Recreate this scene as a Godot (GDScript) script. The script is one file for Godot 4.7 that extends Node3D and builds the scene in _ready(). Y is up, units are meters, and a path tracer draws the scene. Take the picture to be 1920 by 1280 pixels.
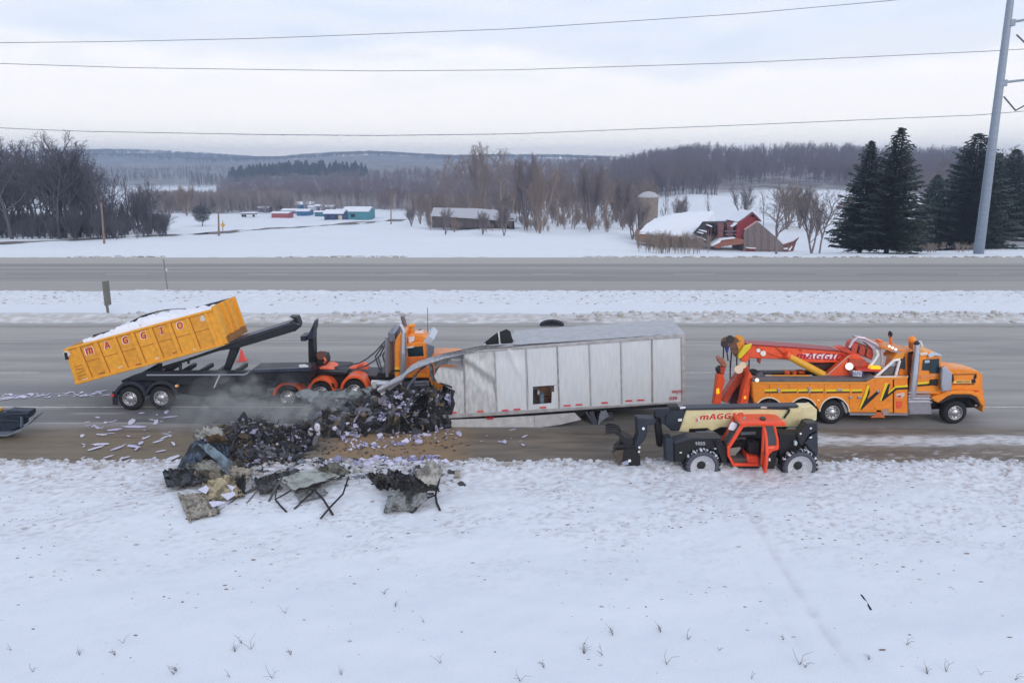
extends Node3D
# A winter highway seen from ten metres up: a burnt-out semi-trailer being cleared by a wrecker, a telehandler and a roll-off rig.

const F := 1350.0   # focal length for a frame 1920 wide
const EYE := 10.0   # camera height above the road, metres
var tilt := atan(322.0 / F)
var rng := RandomNumberGenerator.new()
var nz := FastNoiseLite.new()
var nf := FastNoiseLite.new()
var nw := FastNoiseLite.new()
var mats := {}
var org := Vector3.ZERO      # base point of the thing being built
var pz := 27.0               # distance of its near side
var ox := 0.0
var oy := 0.0
var sc := 1.0

# ---------- where things stand ----------
func ray(px: float, py: float) -> Vector3:
	var v := Vector3((px - 960.0) / F, (640.0 - py) / F, -1.0).rotated(Vector3.RIGHT, -tilt)
	return v / -v.z
func at(px: float, py: float, d: float) -> Vector3:
	return Vector3(0, EYE, 0) + ray(px, py) * d
func gp(px: float, py: float, h := 0.0) -> Vector3:
	var r := ray(px, py)
	return Vector3(0, EYE, 0) + r * ((h - EYE) / r.y)
func gd(py: float) -> float:
	return -gp(960, py).z
func tp(px: float, py: float) -> Vector3:
	var r := ray(px, py)
	var d := 85.0
	while d < 3500.0:
		var p := Vector3(0, EYE, 0) + r * d
		if p.y <= land(p.x, d):
			break
		d *= 1.004
	return Vector3(r.x * d, land(r.x * d, d), -d)
func crop(x: float, y: float, s: float) -> void:
	ox = x
	oy = y
	sc = s
func V(x: float, y: float, dz := 0.0) -> Vector3:
	return at(ox + x / sc, oy + y / sc, pz + dz) - org
func mlen(d: float) -> float:      # pixels of the crop to metres at the near plane
	return d / sc * pz * 1.04 / F

# ---------- the land beyond the road ----------
var DS := [84, 100, 125, 150, 180, 220, 270, 330, 420, 560, 800, 1100, 1600, 2400, 3600]
var UX := [-700, 0, 400, 800, 1100, 1300, 1500, 1700, 1920, 2700]
var ROWS := [
	[483, 472, 457, 447, 437, 428, 420, 411, 399, 386, 366, 345, 308, 292, 290],
	[483, 472, 457, 447, 437, 428, 420, 411, 399, 386, 366, 345, 308, 291, 289],
	[483, 472, 458, 449, 440, 431, 422, 412, 400, 388, 362, 338, 308, 292, 290],
	[483, 471, 458, 449, 441, 432, 422, 412, 400, 386, 352, 322, 304, 296, 295],
	[483, 472, 462, 454, 445, 434, 420, 406, 388, 364, 328, 304, 300, 298, 296],
	[483, 476, 473, 470, 458, 438, 412, 392, 370, 340, 300, 292, 296, 298, 296],
	[483, 477, 475, 473, 462, 435, 410, 390, 366, 338, 298, 292, 296, 298, 296],
	[483, 476, 471, 464, 452, 435, 414, 395, 372, 345, 304, 296, 297, 298, 296],
	[483, 474, 466, 458, 448, 434, 418, 400, 376, 350, 312, 300, 298, 298, 296],
	[483, 474, 466, 458, 448, 434, 418, 400, 376, 350, 312, 300, 298, 298, 296]]
var HT := []
func prepare_land() -> void:
	for r in ROWS:
		var row := []
		for i in DS.size():
			row.append(at(960, r[i], DS[i]).y if i > 0 else -0.05)
		HT.append(row)
func col(c: int, i: int, t: float) -> float:
	var r = HT[c]
	var a: float = r[maxi(i - 1, 0)]
	var b: float = r[i]
	var e: float = r[mini(i + 1, DS.size() - 1)]
	var g: float = r[mini(i + 2, DS.size() - 1)]
	return b + (e - b) * (t * t * (3.0 - 2.0 * t) * 0.35 + t * 0.65) + 0.0 * (a + g)
func land(x: float, d: float) -> float:
	if d <= 84.0:
		return -0.05
	var i := 0
	while i < DS.size() - 2 and d > DS[i + 1]:
		i += 1
	var t := clampf((d - DS[i]) / (DS[i + 1] - DS[i]), 0, 1)
	var u := clampf(960.0 + x / d * F, -699.0, 2699.0)
	var c := 0
	while c < UX.size() - 2 and u > UX[c + 1]:
		c += 1
	var s: float = (u - UX[c]) / (UX[c + 1] - UX[c])
	s = s * s * (3.0 - 2.0 * s)
	var h := lerpf(col(c, i, t), col(c + 1, i, t), s)
	var far := smoothstep(1300.0, 2100.0, d)
	if far > 0.0:
		h += far * (nz.get_noise_2d(x * 0.09, d * 0.02) * 8.0 + 7.0 * exp(-pow((x + 1330.0) / 260.0, 2.0)) + 6.0 * exp(-pow((x + 400.0) / 170.0, 2.0)) - 10.0 * exp(-pow((x + 760.0) / 180.0, 2.0)))
	return h + nz.get_noise_2d(x * 1.4, d * 1.4) * minf((d - 84.0) * 0.012, 1.2)

# ---------- materials ----------
var tex := {}
func noise_tex(key: String, freq: float, lo: float, hi: float, oct := 5, normal := false, strength := 4.0, kind := FastNoiseLite.TYPE_SIMPLEX_SMOOTH) -> Texture2D:
	if tex.has(key):
		return tex[key]
	var n := FastNoiseLite.new()
	n.noise_type = kind
	n.seed = key.length() * 7 + 3
	n.frequency = freq
	n.fractal_octaves = oct
	var t := NoiseTexture2D.new()
	t.width = 512
	t.height = 512
	t.seamless = true
	t.noise = n
	if normal:
		t.as_normal_map = true
		t.bump_strength = strength
	else:
		var g := Gradient.new()
		g.set_color(0, Color(lo, lo, lo))
		g.set_color(1, Color(hi, hi, hi))
		t.color_ramp = g
	tex[key] = t
	return t
func streak_tex(key: String, w: int, h: int, fx: float, fy: float, lo: float, hi: float, power := 1.0, sd := 5) -> Texture2D:
	if tex.has(key):
		return tex[key]
	var n := FastNoiseLite.new()
	n.seed = sd
	n.frequency = 1.0
	n.fractal_octaves = 4
	var im := Image.create(w, h, false, Image.FORMAT_RGB8)
	for y in h:
		for x in w:
			var a := TAU * x / w
			var v := n.get_noise_3d(cos(a) * fx, sin(a) * fx, y * fy)
			v = lo + (hi - lo) * pow(clampf(v * 0.9 + 0.5, 0, 1), power)
			im.set_pixel(x, y, Color(v, v, v))
	tex[key] = ImageTexture.create_from_image(im)
	return tex[key]
func mat(c: Color, rough := 0.55, metal := 0.0, dirt := 0.0, size := 0.6) -> StandardMaterial3D:
	var key := "%s_%s_%s_%s_%s" % [c.to_html(), rough, metal, dirt, size]
	if mats.has(key):
		return mats[key]
	var m := StandardMaterial3D.new()
	m.albedo_color = c
	m.roughness = rough
	m.metallic = metal
	if dirt > 0.0:
		m.albedo_texture = noise_tex("grime%d" % int(dirt * 100), 0.012, 1.0 - dirt, 1.0)
		m.uv1_triplanar = true
		m.uv1_scale = Vector3.ONE * size
		m.normal_enabled = true
		m.normal_texture = noise_tex("dents", 0.008, 0, 1, 3, true, 2.0)
		m.normal_scale = 0.35
		if metal < 0.45 and dirt < 0.35 and size >= 0.3 and c.get_luminance() > 0.35:      # a film of road salt and mud
			m.detail_enabled = true
			m.detail_blend_mode = BaseMaterial3D.BLEND_MODE_MIX
			m.detail_albedo = film()
			m.detail_mask = noise_tex("film", 0.02, 0.0, 0.10, 6)
	mats[key] = m
	return m
func film() -> Texture2D:
	if not tex.has("filmcolor"):
		var im := Image.create(8, 8, false, Image.FORMAT_RGBA8)
		im.fill(Color8(150, 144, 138))
		tex["filmcolor"] = ImageTexture.create_from_image(im)
	return tex["filmcolor"]
func rgb(r: int, g: int, b: int) -> Color:
	return Color8(r, g, b)
func vmat(rough := 0.85, nkey := "", nscale := 1.0, nsize := 1.0) -> StandardMaterial3D:
	var key := "v%s%s%s%s" % [rough, nkey, nscale, nsize]
	if mats.has(key):
		return mats[key]
	var m := StandardMaterial3D.new()
	m.vertex_color_use_as_albedo = true
	m.roughness = rough
	if nkey:
		m.normal_enabled = true
		m.normal_texture = tex[nkey]
		m.normal_scale = nscale
		m.uv1_scale = Vector3.ONE * nsize
	mats[key] = m
	return m

# ---------- objects ----------
var taken := {}
func numbered(called: String) -> String:
	var n: int = taken.get(called, 0)
	taken[called] = n + 1
	return called if n == 0 else "%s_%03d" % [called, n]
func tag(o: Node, label: String, category: String, group := "") -> Node:
	o.set_meta("label", label)
	o.set_meta("category", category)
	if group:
		o.set_meta("group", group)
	return o
func thing(called: String, label: String, category: String, where := Vector3.ZERO, group := "") -> Node3D:
	var o := Node3D.new()
	o.name = numbered(called)
	add_child(o)
	o.position = where
	tag(o, label, category, group)
	return o
func obj(called: String, shape: Variant, m: Material, parent: Node = null) -> MeshInstance3D:
	var o := MeshInstance3D.new()
	o.name = called if parent else numbered(called)
	if shape is SurfaceTool:
		shape.generate_normals()
		o.mesh = shape.commit()
	else:
		o.mesh = shape
	o.material_override = m
	(parent if parent else self).add_child(o, true)
	if parent:
		var c := 0
		for k in parent.get_children():
			if k != o and k.has_meta("base") and k.get_meta("base") == called:
				c += 1
		o.set_meta("base", called)
		if c:
			o.name = "%s_%03d" % [called, c]
	return o
func struct(called: String, shape: Variant, m: Material) -> MeshInstance3D:
	var o := obj(called, shape, m)
	o.set_meta("kind", "structure")
	return o
func copy(o: Node3D, called: String, where: Vector3, turn := 0.0, size := Vector3.ONE) -> Node3D:
	var c: Node3D = o.duplicate()
	c.name = numbered(called)
	add_child(c)
	c.position = where
	c.rotation = Vector3(0, turn, 0)
	c.scale = size
	return c
func many(called: String, mesh: Mesh, m: Material, where: Array, parent: Node = null, colors: Array = []) -> MultiMeshInstance3D:
	var mm := MultiMesh.new()
	mm.transform_format = MultiMesh.TRANSFORM_3D
	mm.use_colors = colors.size() > 0
	mm.mesh = mesh
	mm.instance_count = where.size()
	for i in where.size():
		mm.set_instance_transform(i, where[i])
		if colors.size():
			mm.set_instance_color(i, colors[i])
	var o := MultiMeshInstance3D.new()
	o.name = called if parent else numbered(called)
	o.multimesh = mm
	o.material_override = m
	o.set_meta("kind", "stuff")
	(parent if parent else self).add_child(o, true)
	return o

# ---------- shapes ----------
func flat() -> SurfaceTool:
	var st := SurfaceTool.new()
	st.begin(Mesh.PRIMITIVE_TRIANGLES)
	st.set_smooth_group(-1)
	return st
func soft() -> SurfaceTool:
	var st := SurfaceTool.new()
	st.begin(Mesh.PRIMITIVE_TRIANGLES)
	st.set_smooth_group(0)
	return st
func tri(st: SurfaceTool, a: Vector3, b: Vector3, c: Vector3) -> void:
	st.add_vertex(a)
	st.add_vertex(b)
	st.add_vertex(c)
func quad(st: SurfaceTool, a: Vector3, b: Vector3, c: Vector3, d: Vector3) -> void:
	tri(st, a, b, c)
	tri(st, a, c, d)
func box(st: SurfaceTool, c: Vector3, s: Vector3, b := Basis.IDENTITY, bev := 0.0) -> void:
	var h := s * 0.5
	if bev > 0.0:
		var pts := PackedVector2Array([Vector2(-h.x, -h.y), Vector2(h.x, -h.y), Vector2(h.x, h.y), Vector2(-h.x, h.y)])
		prism(st, pts, h.z, -h.z, bev, Transform3D(b, c))
		return
	var p := []
	for k in 8:
		p.append(c + b * Vector3(h.x if k & 1 else -h.x, h.y if k & 2 else -h.y, h.z if k & 4 else -h.z))
	for f in [[0, 1, 3, 2], [5, 4, 6, 7], [4, 0, 2, 6], [1, 5, 7, 3], [2, 3, 7, 6], [4, 5, 1, 0]]:
		quad(st, p[f[0]], p[f[1]], p[f[2]], p[f[3]])
func inset(pts: PackedVector2Array, b: float) -> PackedVector2Array:
	var area := 0.0
	var n := pts.size()
	for i in n:
		area += pts[i].cross(pts[(i + 1) % n])
	var sgn := 1.0 if area > 0 else -1.0
	var out := PackedVector2Array()
	for i in n:
		var e1 := (pts[i] - pts[(i + n - 1) % n]).normalized()
		var e2 := (pts[(i + 1) % n] - pts[i]).normalized()
		var n1 := Vector2(-e1.y, e1.x) * sgn
		var n2 := Vector2(-e2.y, e2.x) * sgn
		var k := (n1 + n2) / maxf(1.0 + n1.dot(n2), 0.35)
		out.append(pts[i] + k * b)
	return out
func prism(st: SurfaceTool, pts: PackedVector2Array, z0: float, z1: float, bev := 0.0, tf := Transform3D.IDENTITY) -> void:
	var cap := inset(pts, bev) if bev > 0.0 else pts
	var idx := Geometry2D.triangulate_polygon(cap)
	if idx.is_empty():
		cap = pts
		idx = Geometry2D.triangulate_polygon(pts)
		if idx.is_empty():
			print("bad polygon ", pts.size(), " ", pts[0])
	var f := func(v: Vector2, z: float) -> Vector3: return tf * Vector3(v.x, v.y, z)
	for i in range(0, idx.size(), 3):
		tri(st, f.call(cap[idx[i]], z0), f.call(cap[idx[i + 1]], z0), f.call(cap[idx[i + 2]], z0))
		tri(st, f.call(pts[idx[i]], z1), f.call(pts[idx[i + 2]], z1), f.call(pts[idx[i + 1]], z1))
	var n := pts.size()
	for i in n:
		var j := (i + 1) % n
		if bev > 0.0:
			quad(st, f.call(cap[i], z0), f.call(cap[j], z0), f.call(pts[j], z0 - bev), f.call(pts[i], z0 - bev))
		quad(st, f.call(pts[i], z0 - bev), f.call(pts[j], z0 - bev), f.call(pts[j], z1), f.call(pts[i], z1))
func poly(a: Array, dz := 0.0) -> PackedVector2Array:
	var out := PackedVector2Array()
	for i in range(0, a.size(), 2):
		var v := V(a[i], a[i + 1], dz)
		out.append(Vector2(v.x, v.y))
	return out
func ext(st: SurfaceTool, a: Array, dz0: float, dz1: float, bev := 0.015) -> void:   # an outline on the plane dz0 behind the near side, carried back to dz1
	prism(st, poly(a, dz0), -dz0, -dz1, bev)
func E(a: Array, dz0: float, dz1: float, bev := 0.015) -> SurfaceTool:
	var st := flat()
	ext(st, a, dz0, dz1, bev)
	return st
func ring(c: Vector3, u: Vector3, v: Vector3, r: float, n: int) -> PackedVector3Array:
	var out := PackedVector3Array()
	for k in n:
		var a := TAU * k / n
		out.append(c + (u * cos(a) + v * sin(a)) * r)
	return out
func tube(st: SurfaceTool, pts: Array, r: Variant, n := 8, caps := true) -> void:
	var last: PackedVector3Array
	var u := Vector3.ZERO
	for i in pts.size():
		var d: Vector3 = (pts[mini(i + 1, pts.size() - 1)] - pts[maxi(i - 1, 0)]).normalized()
		if u == Vector3.ZERO:
			u = d.cross(Vector3.UP if absf(d.y) < 0.9 else Vector3.RIGHT).normalized()
		u = (u - d * u.dot(d)).normalized()
		var rr: float = r[i] if r is Array else r
		var now := ring(pts[i], u, d.cross(u), rr, n)
		if i > 0:
			for k in n:
				var j := (k + 1) % n
				quad(st, last[k], now[k], now[j], last[j])
		if caps and (i == 0 or i == pts.size() - 1):
			for k in n:
				if i == 0:
					tri(st, pts[i], now[k], now[(k + 1) % n])
				else:
					tri(st, pts[i], now[(k + 1) % n], now[k])
		last = now
func T(pts: Array, r: Variant, n := 8) -> SurfaceTool:
	var st := flat()
	tube(st, pts, r, n)
	return st
func lathe(st: SurfaceTool, c: Vector3, prof: Array, n := 24, b := Basis.IDENTITY) -> void:   # profile [radius, along z]
	for i in prof.size() - 1:
		for k in n:
			var a0 := TAU * k / n
			var a1 := TAU * (k + 1) / n
			var f := func(p, a: float) -> Vector3: return c + b * Vector3(cos(a) * p[0], sin(a) * p[0], p[1])
			quad(st, f.call(prof[i], a0), f.call(prof[i + 1], a0), f.call(prof[i + 1], a1), f.call(prof[i], a1))
func arc(cx: float, cy: float, r: float, a0: float, a1: float, n: int, ry := 0.0) -> Array:   # degrees, clockwise from the right as y runs down
	var out := []
	for k in n + 1:
		var a := deg_to_rad(lerpf(a0, a1, float(k) / n))
		out.append(cx + cos(a) * r)
		out.append(cy + sin(a) * (ry if ry > 0 else r))
	return out
func blob(r: float, jag: float, sd: int, n := 8) -> ArrayMesh:
	var st := soft()
	var f := func(i: int, k: int) -> Vector3:
		var th := PI * i / n
		var ph := TAU * (k % (n * 2)) / (n * 2)
		var v := Vector3(sin(th) * cos(ph), cos(th), sin(th) * sin(ph))
		return v * r * (1.0 + jag * nf.get_noise_3d(v.x * 9.0 + sd * 31.0, v.y * 9.0, v.z * 9.0))
	for i in n:
		for k in n * 2:
			quad(st, f.call(i, k), f.call(i + 1, k), f.call(i + 1, k + 1), f.call(i, k + 1))
	st.generate_normals()
	return st.commit()
func grid(nx: int, ny: int, f: Callable, color: Variant = null, smooth := true) -> ArrayMesh:   # f(s, t) -> Vector3 for s, t in 0..1
	var v := PackedVector3Array()
	var c := PackedColorArray()
	var uv := PackedVector2Array()
	var nn := PackedVector3Array()
	var ix := PackedInt32Array()
	for j in ny + 1:
		for i in nx + 1:
			var p: Vector3 = f.call(float(i) / nx, float(j) / ny)
			v.append(p)
			uv.append(Vector2(p.x, p.z))
			if color != null:
				c.append(color.call(p))
	for j in ny + 1:
		for i in nx + 1:
			var a := v[j * (nx + 1) + mini(i + 1, nx)] - v[j * (nx + 1) + maxi(i - 1, 0)]
			var b := v[mini(j + 1, ny) * (nx + 1) + i] - v[maxi(j - 1, 0) * (nx + 1) + i]
			nn.append(a.cross(b).normalized())
	for j in ny:
		for i in nx:
			var k := j * (nx + 1) + i
			ix.append_array([k, k + nx + 1, k + nx + 2, k, k + nx + 2, k + 1])
	var arr := []
	arr.resize(Mesh.ARRAY_MAX)
	arr[Mesh.ARRAY_VERTEX] = v
	arr[Mesh.ARRAY_NORMAL] = nn
	arr[Mesh.ARRAY_TEX_UV] = uv
	if color != null:
		arr[Mesh.ARRAY_COLOR] = c
	arr[Mesh.ARRAY_INDEX] = ix
	var m := ArrayMesh.new()
	m.add_surface_from_arrays(Mesh.PRIMITIVE_TRIANGLES, arr)
	return m
func text(called: String, s: String, size: float, m: Material, parent: Node, where: Vector3, turn := Vector3.ZERO, squeeze := Vector3.ONE, depth := 0.006, slant := 0.0) -> MeshInstance3D:
	var t := TextMesh.new()
	var f := SystemFont.new()
	f.font_names = PackedStringArray(["Droid Sans"])
	f.font_weight = 700
	t.font = f
	t.text = s
	t.font_size = 64
	t.pixel_size = size / 64.0
	t.depth = depth
	t.curve_step = 2.0
	var o := obj(called, t, m, parent)
	o.transform = Transform3D(Basis.from_euler(turn) * Basis(Vector3(1, 0, 0), Vector3(slant, 1, 0), Vector3(0, 0, 1)).scaled_local(squeeze), where)
	return o

func _ready() -> void:
	rng.seed = 77
	nz.seed = 4
	nz.frequency = 0.02
	nz.fractal_octaves = 4
	nf.seed = 9
	nf.frequency = 0.35
	nf.fractal_octaves = 4
	nw.seed = 21
	nw.frequency = 1.0
	nw.fractal_octaves = 3
	# camera
	var cam := Camera3D.new()
	cam.name = "camera"
	cam.position = Vector3(0, EYE, 0)
	cam.rotation.x = -tilt
	cam.fov = rad_to_deg(2.0 * atan(640.0 / F))
	cam.near = 0.2
	cam.far = 9000.0
	add_child(cam)
	cam.current = true
	# sky and exposure
	var env := Environment.new()
	env.background_mode = Environment.BG_SKY
	env.sky = Sky.new()
	var pan := PanoramaSkyMaterial.new()
	pan.panorama = overcast()
	env.sky.sky_material = pan
	env.background_energy_multiplier = 1.0
	env.tonemap_mode = Environment.TONE_MAPPER_LINEAR
	env.tonemap_exposure = 1.04
	env.fog_enabled = true
	env.fog_mode = Environment.FOG_MODE_EXPONENTIAL
	env.fog_density = 0.00046
	env.fog_light_color = Color(0.78, 0.87, 1.0)
	env.volumetric_fog_enabled = true
	env.volumetric_fog_density = 0.0
	env.sdfgi_enabled = true
	env.ssao_enabled = true
	env.ssil_enabled = true
	var we := WorldEnvironment.new()
	we.name = "world"
	we.environment = env
	add_child(we)
	# a weak sun behind the overcast
	var sun := DirectionalLight3D.new()
	sun.name = "sun"
	sun.light_energy = 0.34
	sun.light_angular_distance = 22.0
	sun.light_color = Color(1.0, 0.95, 0.9)
	sun.rotation_degrees = Vector3(-26, 24, 0)
	sun.shadow_enabled = true
	add_child(sun)
	prepare_land()
	noise_tex("snowgrain", 0.03, 0, 1, 5, true, 5.0)
	noise_tex("gravel", 0.06, 0, 1, 5, true, 6.0)
	build_ground()
	build_woods()
	build_farm()
	build_lines()
	build_roadside()
	build_rolloff()
	build_tractor()
	build_semi()
	build_debris()
	build_wrecker()
	build_telehandler()
	build_smoke()

func overcast() -> ImageTexture:
	var w := 1024
	var h := 512
	var im := Image.create(w, h, false, Image.FORMAT_RGBF)
	var n := FastNoiseLite.new()
	n.seed = 12
	n.frequency = 1.0
	n.fractal_octaves = 5
	for y in h:
		var el := 90.0 - 180.0 * (y + 0.5) / h
		for x in w:
			var az := TAU * x / w
			var dir := Vector3(cos(az) * cos(deg_to_rad(el)), sin(deg_to_rad(el)), sin(az) * cos(deg_to_rad(el)))
			var band := n.get_noise_3d(dir.x * 2.2, dir.y * 14.0, dir.z * 2.2)
			var fine := n.get_noise_3d(dir.x * 6.0 + 40.0, dir.y * 46.0, dir.z * 6.0)
			var wave := el + band * 4.0
			var up := clampf(el / 45.0, 0, 1)
			var c := Color(1.50, 1.44, 1.34).lerp(Color(1.18, 1.16, 1.15), smoothstep(1.5, 6.0, el))
			c = c.lerp(Color(0.86, 0.94, 1.07), smoothstep(6.8, 9.8, wave))
			c = c.lerp(Color(0.93, 0.955, 1.03), clampf(fine * 1.5 + 0.12, 0, 0.8) * smoothstep(5.0, 8.0, el))
			c = c.lerp(Color(0.76, 0.855, 1.02), clampf(-fine * 1.3 - band * 0.4, 0, 0.55) * smoothstep(6.0, 9.0, el))
			c = c.lerp(Color(0.85, 0.88, 0.98), smoothstep(11.5, 15.0, wave) * 0.6)
			c = c.lerp(Color(0.70, 0.78, 0.95), up * up * 0.9)
			if el < 0.0:
				c = Color(0.62, 0.68, 0.80)
			im.set_pixel(x, y, c)
	return ImageTexture.create_from_image(im)

# ---------- ground, roads, snow ----------
func snow_h(x: float, d: float) -> float:      # the near verge
	var e := d_edge(x) - d
	var rise := smoothstep(-0.1, 0.5, e)
	var churn := smoothstep(9.0, 1.5, e)
	var h := rise * 0.10 + rise * (0.10 * exp(-pow((e - 0.9) / 0.8, 2.0)))
	h += rise * churn * (nf.get_noise_2d(x * 3.0, d * 4.0) * 0.045 + absf(nf.get_noise_2d(x * 9.0 + 50.0, d * 11.0)) * 0.05)
	h += nz.get_noise_2d(x * 9.0, d * 12.0) * 0.10 * rise
	for t in [[7.6, 21.9, 0.5], [9.7, 22.0, 0.6]]:
		pass
	h -= rut(x, d) * 0.06
	return h - (1.0 - rise) * 0.06
func d_edge(x: float) -> float:
	return 23.75 + nf.get_noise_2d(x * 2.0, 3.0) * 0.35 + nw.get_noise_2d(x * 2.0, 8.0) * 0.10
func rut(x: float, d: float) -> float:
	var c := 6.9 + (21.0 - d) * 0.02 + sin(d * 0.35) * 0.12
	var a := exp(-pow((x - c) / 0.10, 2.0)) + 0.25 * exp(-pow((x - c + 0.75) / 0.09, 2.0))
	return a * smoothstep(12.0, 14.0, d) * smoothstep(22.0, 19.0, d) * clampf(0.5 + nf.get_noise_2d(1.0, d * 3.0), 0, 1)
func snow_c(p: Vector3) -> Color:
	var d := -p.z
	var e := d_edge(p.x) - d
	var c := Color(0.68, 0.725, 0.79)
	var churn := smoothstep(10.0, 1.0, e)
	var s := nf.get_noise_2d(p.x * 8.0, d * 13.0) * 0.65 + nw.get_noise_2d(p.x * 3.0, d * 5.0) * 0.5
	var patch := clampf(nz.get_noise_2d(p.x * 18.0, d * 26.0) * 1.4 + 0.55, 0, 1)
	c = c.lerp(Color(0.36, 0.30, 0.31), clampf((s - 0.03) * 3.0, 0, 0.8) * churn * patch)
	c = c.lerp(Color(0.47, 0.45, 0.47), clampf(smoothstep(4.5, 0.0, e) * (0.42 + s * 1.3), 0, 0.8))
	var ash := 0.0
	for q in [[-8.9, 22.3, 2.6, 1.5], [-5.6, 22.4, 2.2, 1.1], [-3.2, 22.2, 1.3, 1.0], [-7.0, 23.4, 5.0, 0.5]]:
		ash = maxf(ash, exp(-pow((p.x - q[0]) / q[2], 2.0) - pow((d - q[1]) / q[3], 2.0)))
	c = c.lerp(Color(0.30, 0.29, 0.29), clampf(ash * (0.62 + s * 1.2), 0, 0.85))
	c = c.lerp(Color(0.16, 0.12, 0.09), smoothstep(0.28, 0.0, e))
	c = c.lerp(Color(0.55, 0.54, 0.60), clampf(rut(p.x, d), 0, 0.5))
	return c
func mud_c(p: Vector3) -> Color:
	var d := -p.z
	var s := nf.get_noise_2d(p.x * 0.7, d * 5.0)
	var g := nw.get_noise_2d(p.x * 1.3, d * 6.0)
	var c := Color(0.125, 0.105, 0.085).lerp(Color(0.21, 0.175, 0.135), clampf(0.5 + s * 1.1 + g * 0.3, 0, 1))
	var u := 960.0 + p.x / (d * 1.06) * F
	# ochre soil under the wreck
	c = c.lerp(Color(0.30, 0.19, 0.095), clampf(smoothstep(-7.3, -6.2, p.x) * smoothstep(-1.0, -2.6, p.x) * (0.75 + g), 0, 0.9))
	c = c.lerp(Color(0.19, 0.155, 0.10), clampf(smoothstep(-8.0, -12.0, p.x) * smoothstep(26.8, 26.0, d) * (0.6 + g), 0, 0.8))
	# packed snow between the tyre tracks at the right
	var st := exp(-pow((d - 25.75 - s * 0.3) / 0.42, 2.0)) * smoothstep(8.2, 9.6, p.x)
	c = c.lerp(Color(0.60, 0.61, 0.64), clampf(st * (1.25 + g * 1.6), 0, 1))
	c = c.lerp(Color(0.5, 0.5, 0.52), clampf((nw.get_noise_2d(p.x * 1.8 + 30.0, d * 7.0) - 0.28) * 3.0, 0, 0.7) * smoothstep(7.0, 10.0, p.x) * smoothstep(25.2, 24.4, d))
	c = c.lerp(Color(0.26, 0.25, 0.25), smoothstep(26.6, 27.6, d))
	if u < 0.0:
		pass
	return c
func road_c(p: Vector3) -> Color:
	var d := -p.z
	var s := nf.get_noise_2d(p.x * 0.12, d * 1.5)
	var g := nf.get_noise_2d(p.x * 0.5 + 90.0, d * 4.0)
	var c := Color(0.245, 0.237, 0.23).lerp(Color(0.345, 0.33, 0.312), clampf(0.5 + s * 0.9 + g * 0.5, 0, 1))
	c = c.lerp(Color(0.37, 0.355, 0.335), smoothstep(42.0, 45.0, d) * 0.6)
	# wet and sooty lanes beside the fire
	var soot := smoothstep(-1.0, -6.0, p.x) * smoothstep(-25.0, -12.0, p.x) * smoothstep(37.0, 32.0, d)
	c = c.lerp(Color(0.085, 0.088, 0.10), clampf(soot * (0.9 + g * 0.6), 0, 0.85))
	c = c.lerp(Color(0.15, 0.15, 0.16), clampf(smoothstep(-14.0, -18.0, p.x) * smoothstep(34.5, 32.5, d) * 0.6, 0, 1))
	c = c.lerp(Color(0.52, 0.53, 0.56), clampf((nf.get_noise_2d(p.x * 0.3 + 9.0, d * 9.0) - 0.36) * 5.0, 0, 0.55) * smoothstep(31.0, 28.5, d))
	c = c.lerp(Color(0.16, 0.15, 0.145), exp(-pow((d - 46.2 + nf.get_noise_2d(p.x, 1.0) * 0.2) / 0.3, 2.0)) * 0.55)
	return c
func far_road_c(p: Vector3) -> Color:
	var d := -p.z
	var s := nf.get_noise_2d(p.x * 0.03, d * 1.1)
	var g := nf.get_noise_2d(p.x * 0.4 + 90.0, d * 3.0)
	var c := Color(0.23, 0.219, 0.218).lerp(Color(0.295, 0.28, 0.272), clampf(0.5 + s * 1.4 + g * 0.25, 0, 1))
	c = c.lerp(Color(0.39, 0.37, 0.345), smoothstep(78.4, 79.0, d) * 0.9)
	c = c.lerp(Color(0.36, 0.34, 0.32), smoothstep(66.0, 64.6, d) * 0.7)
	return c
func median_h(x: float, d: float) -> float:
	var a := smoothstep(46.6, 48.2, d + nf.get_noise_2d(x * 0.8, 5.0) * 0.35) * smoothstep(60.6, 59.6, d)
	var ridge := exp(-pow((d - 48.6) / 0.9, 2.0)) * 0.28
	var churn := smoothstep(48.0, 48.6, d) * smoothstep(51.0, 49.5, d) * 0.35 + smoothstep(53.5, 54.5, d)
	return a * (0.09 + ridge + churn * (nf.get_noise_2d(x * 3.0, d * 3.0) * 0.10 + absf(nf.get_noise_2d(x * 6.0, d * 6.0 + 40.0)) * 0.16) + nz.get_noise_2d(x * 6.0, d * 6.0) * 0.12) - 0.07 * (1.0 - a)
func median_c(p: Vector3) -> Color:
	var d := -p.z
	var c := Color(0.68, 0.72, 0.78)
	var s := nf.get_noise_2d(p.x * 3.0, d * 6.0)
	c = c.lerp(Color(0.42, 0.40, 0.38), clampf(smoothstep(50.0, 48.0, d + s) * (0.75 + s), 0, 0.9))
	c = c.lerp(Color(0.55, 0.52, 0.52), clampf((s - 0.1) * 1.6, 0, 0.45) * smoothstep(53.0, 55.0, d))
	return c
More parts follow.
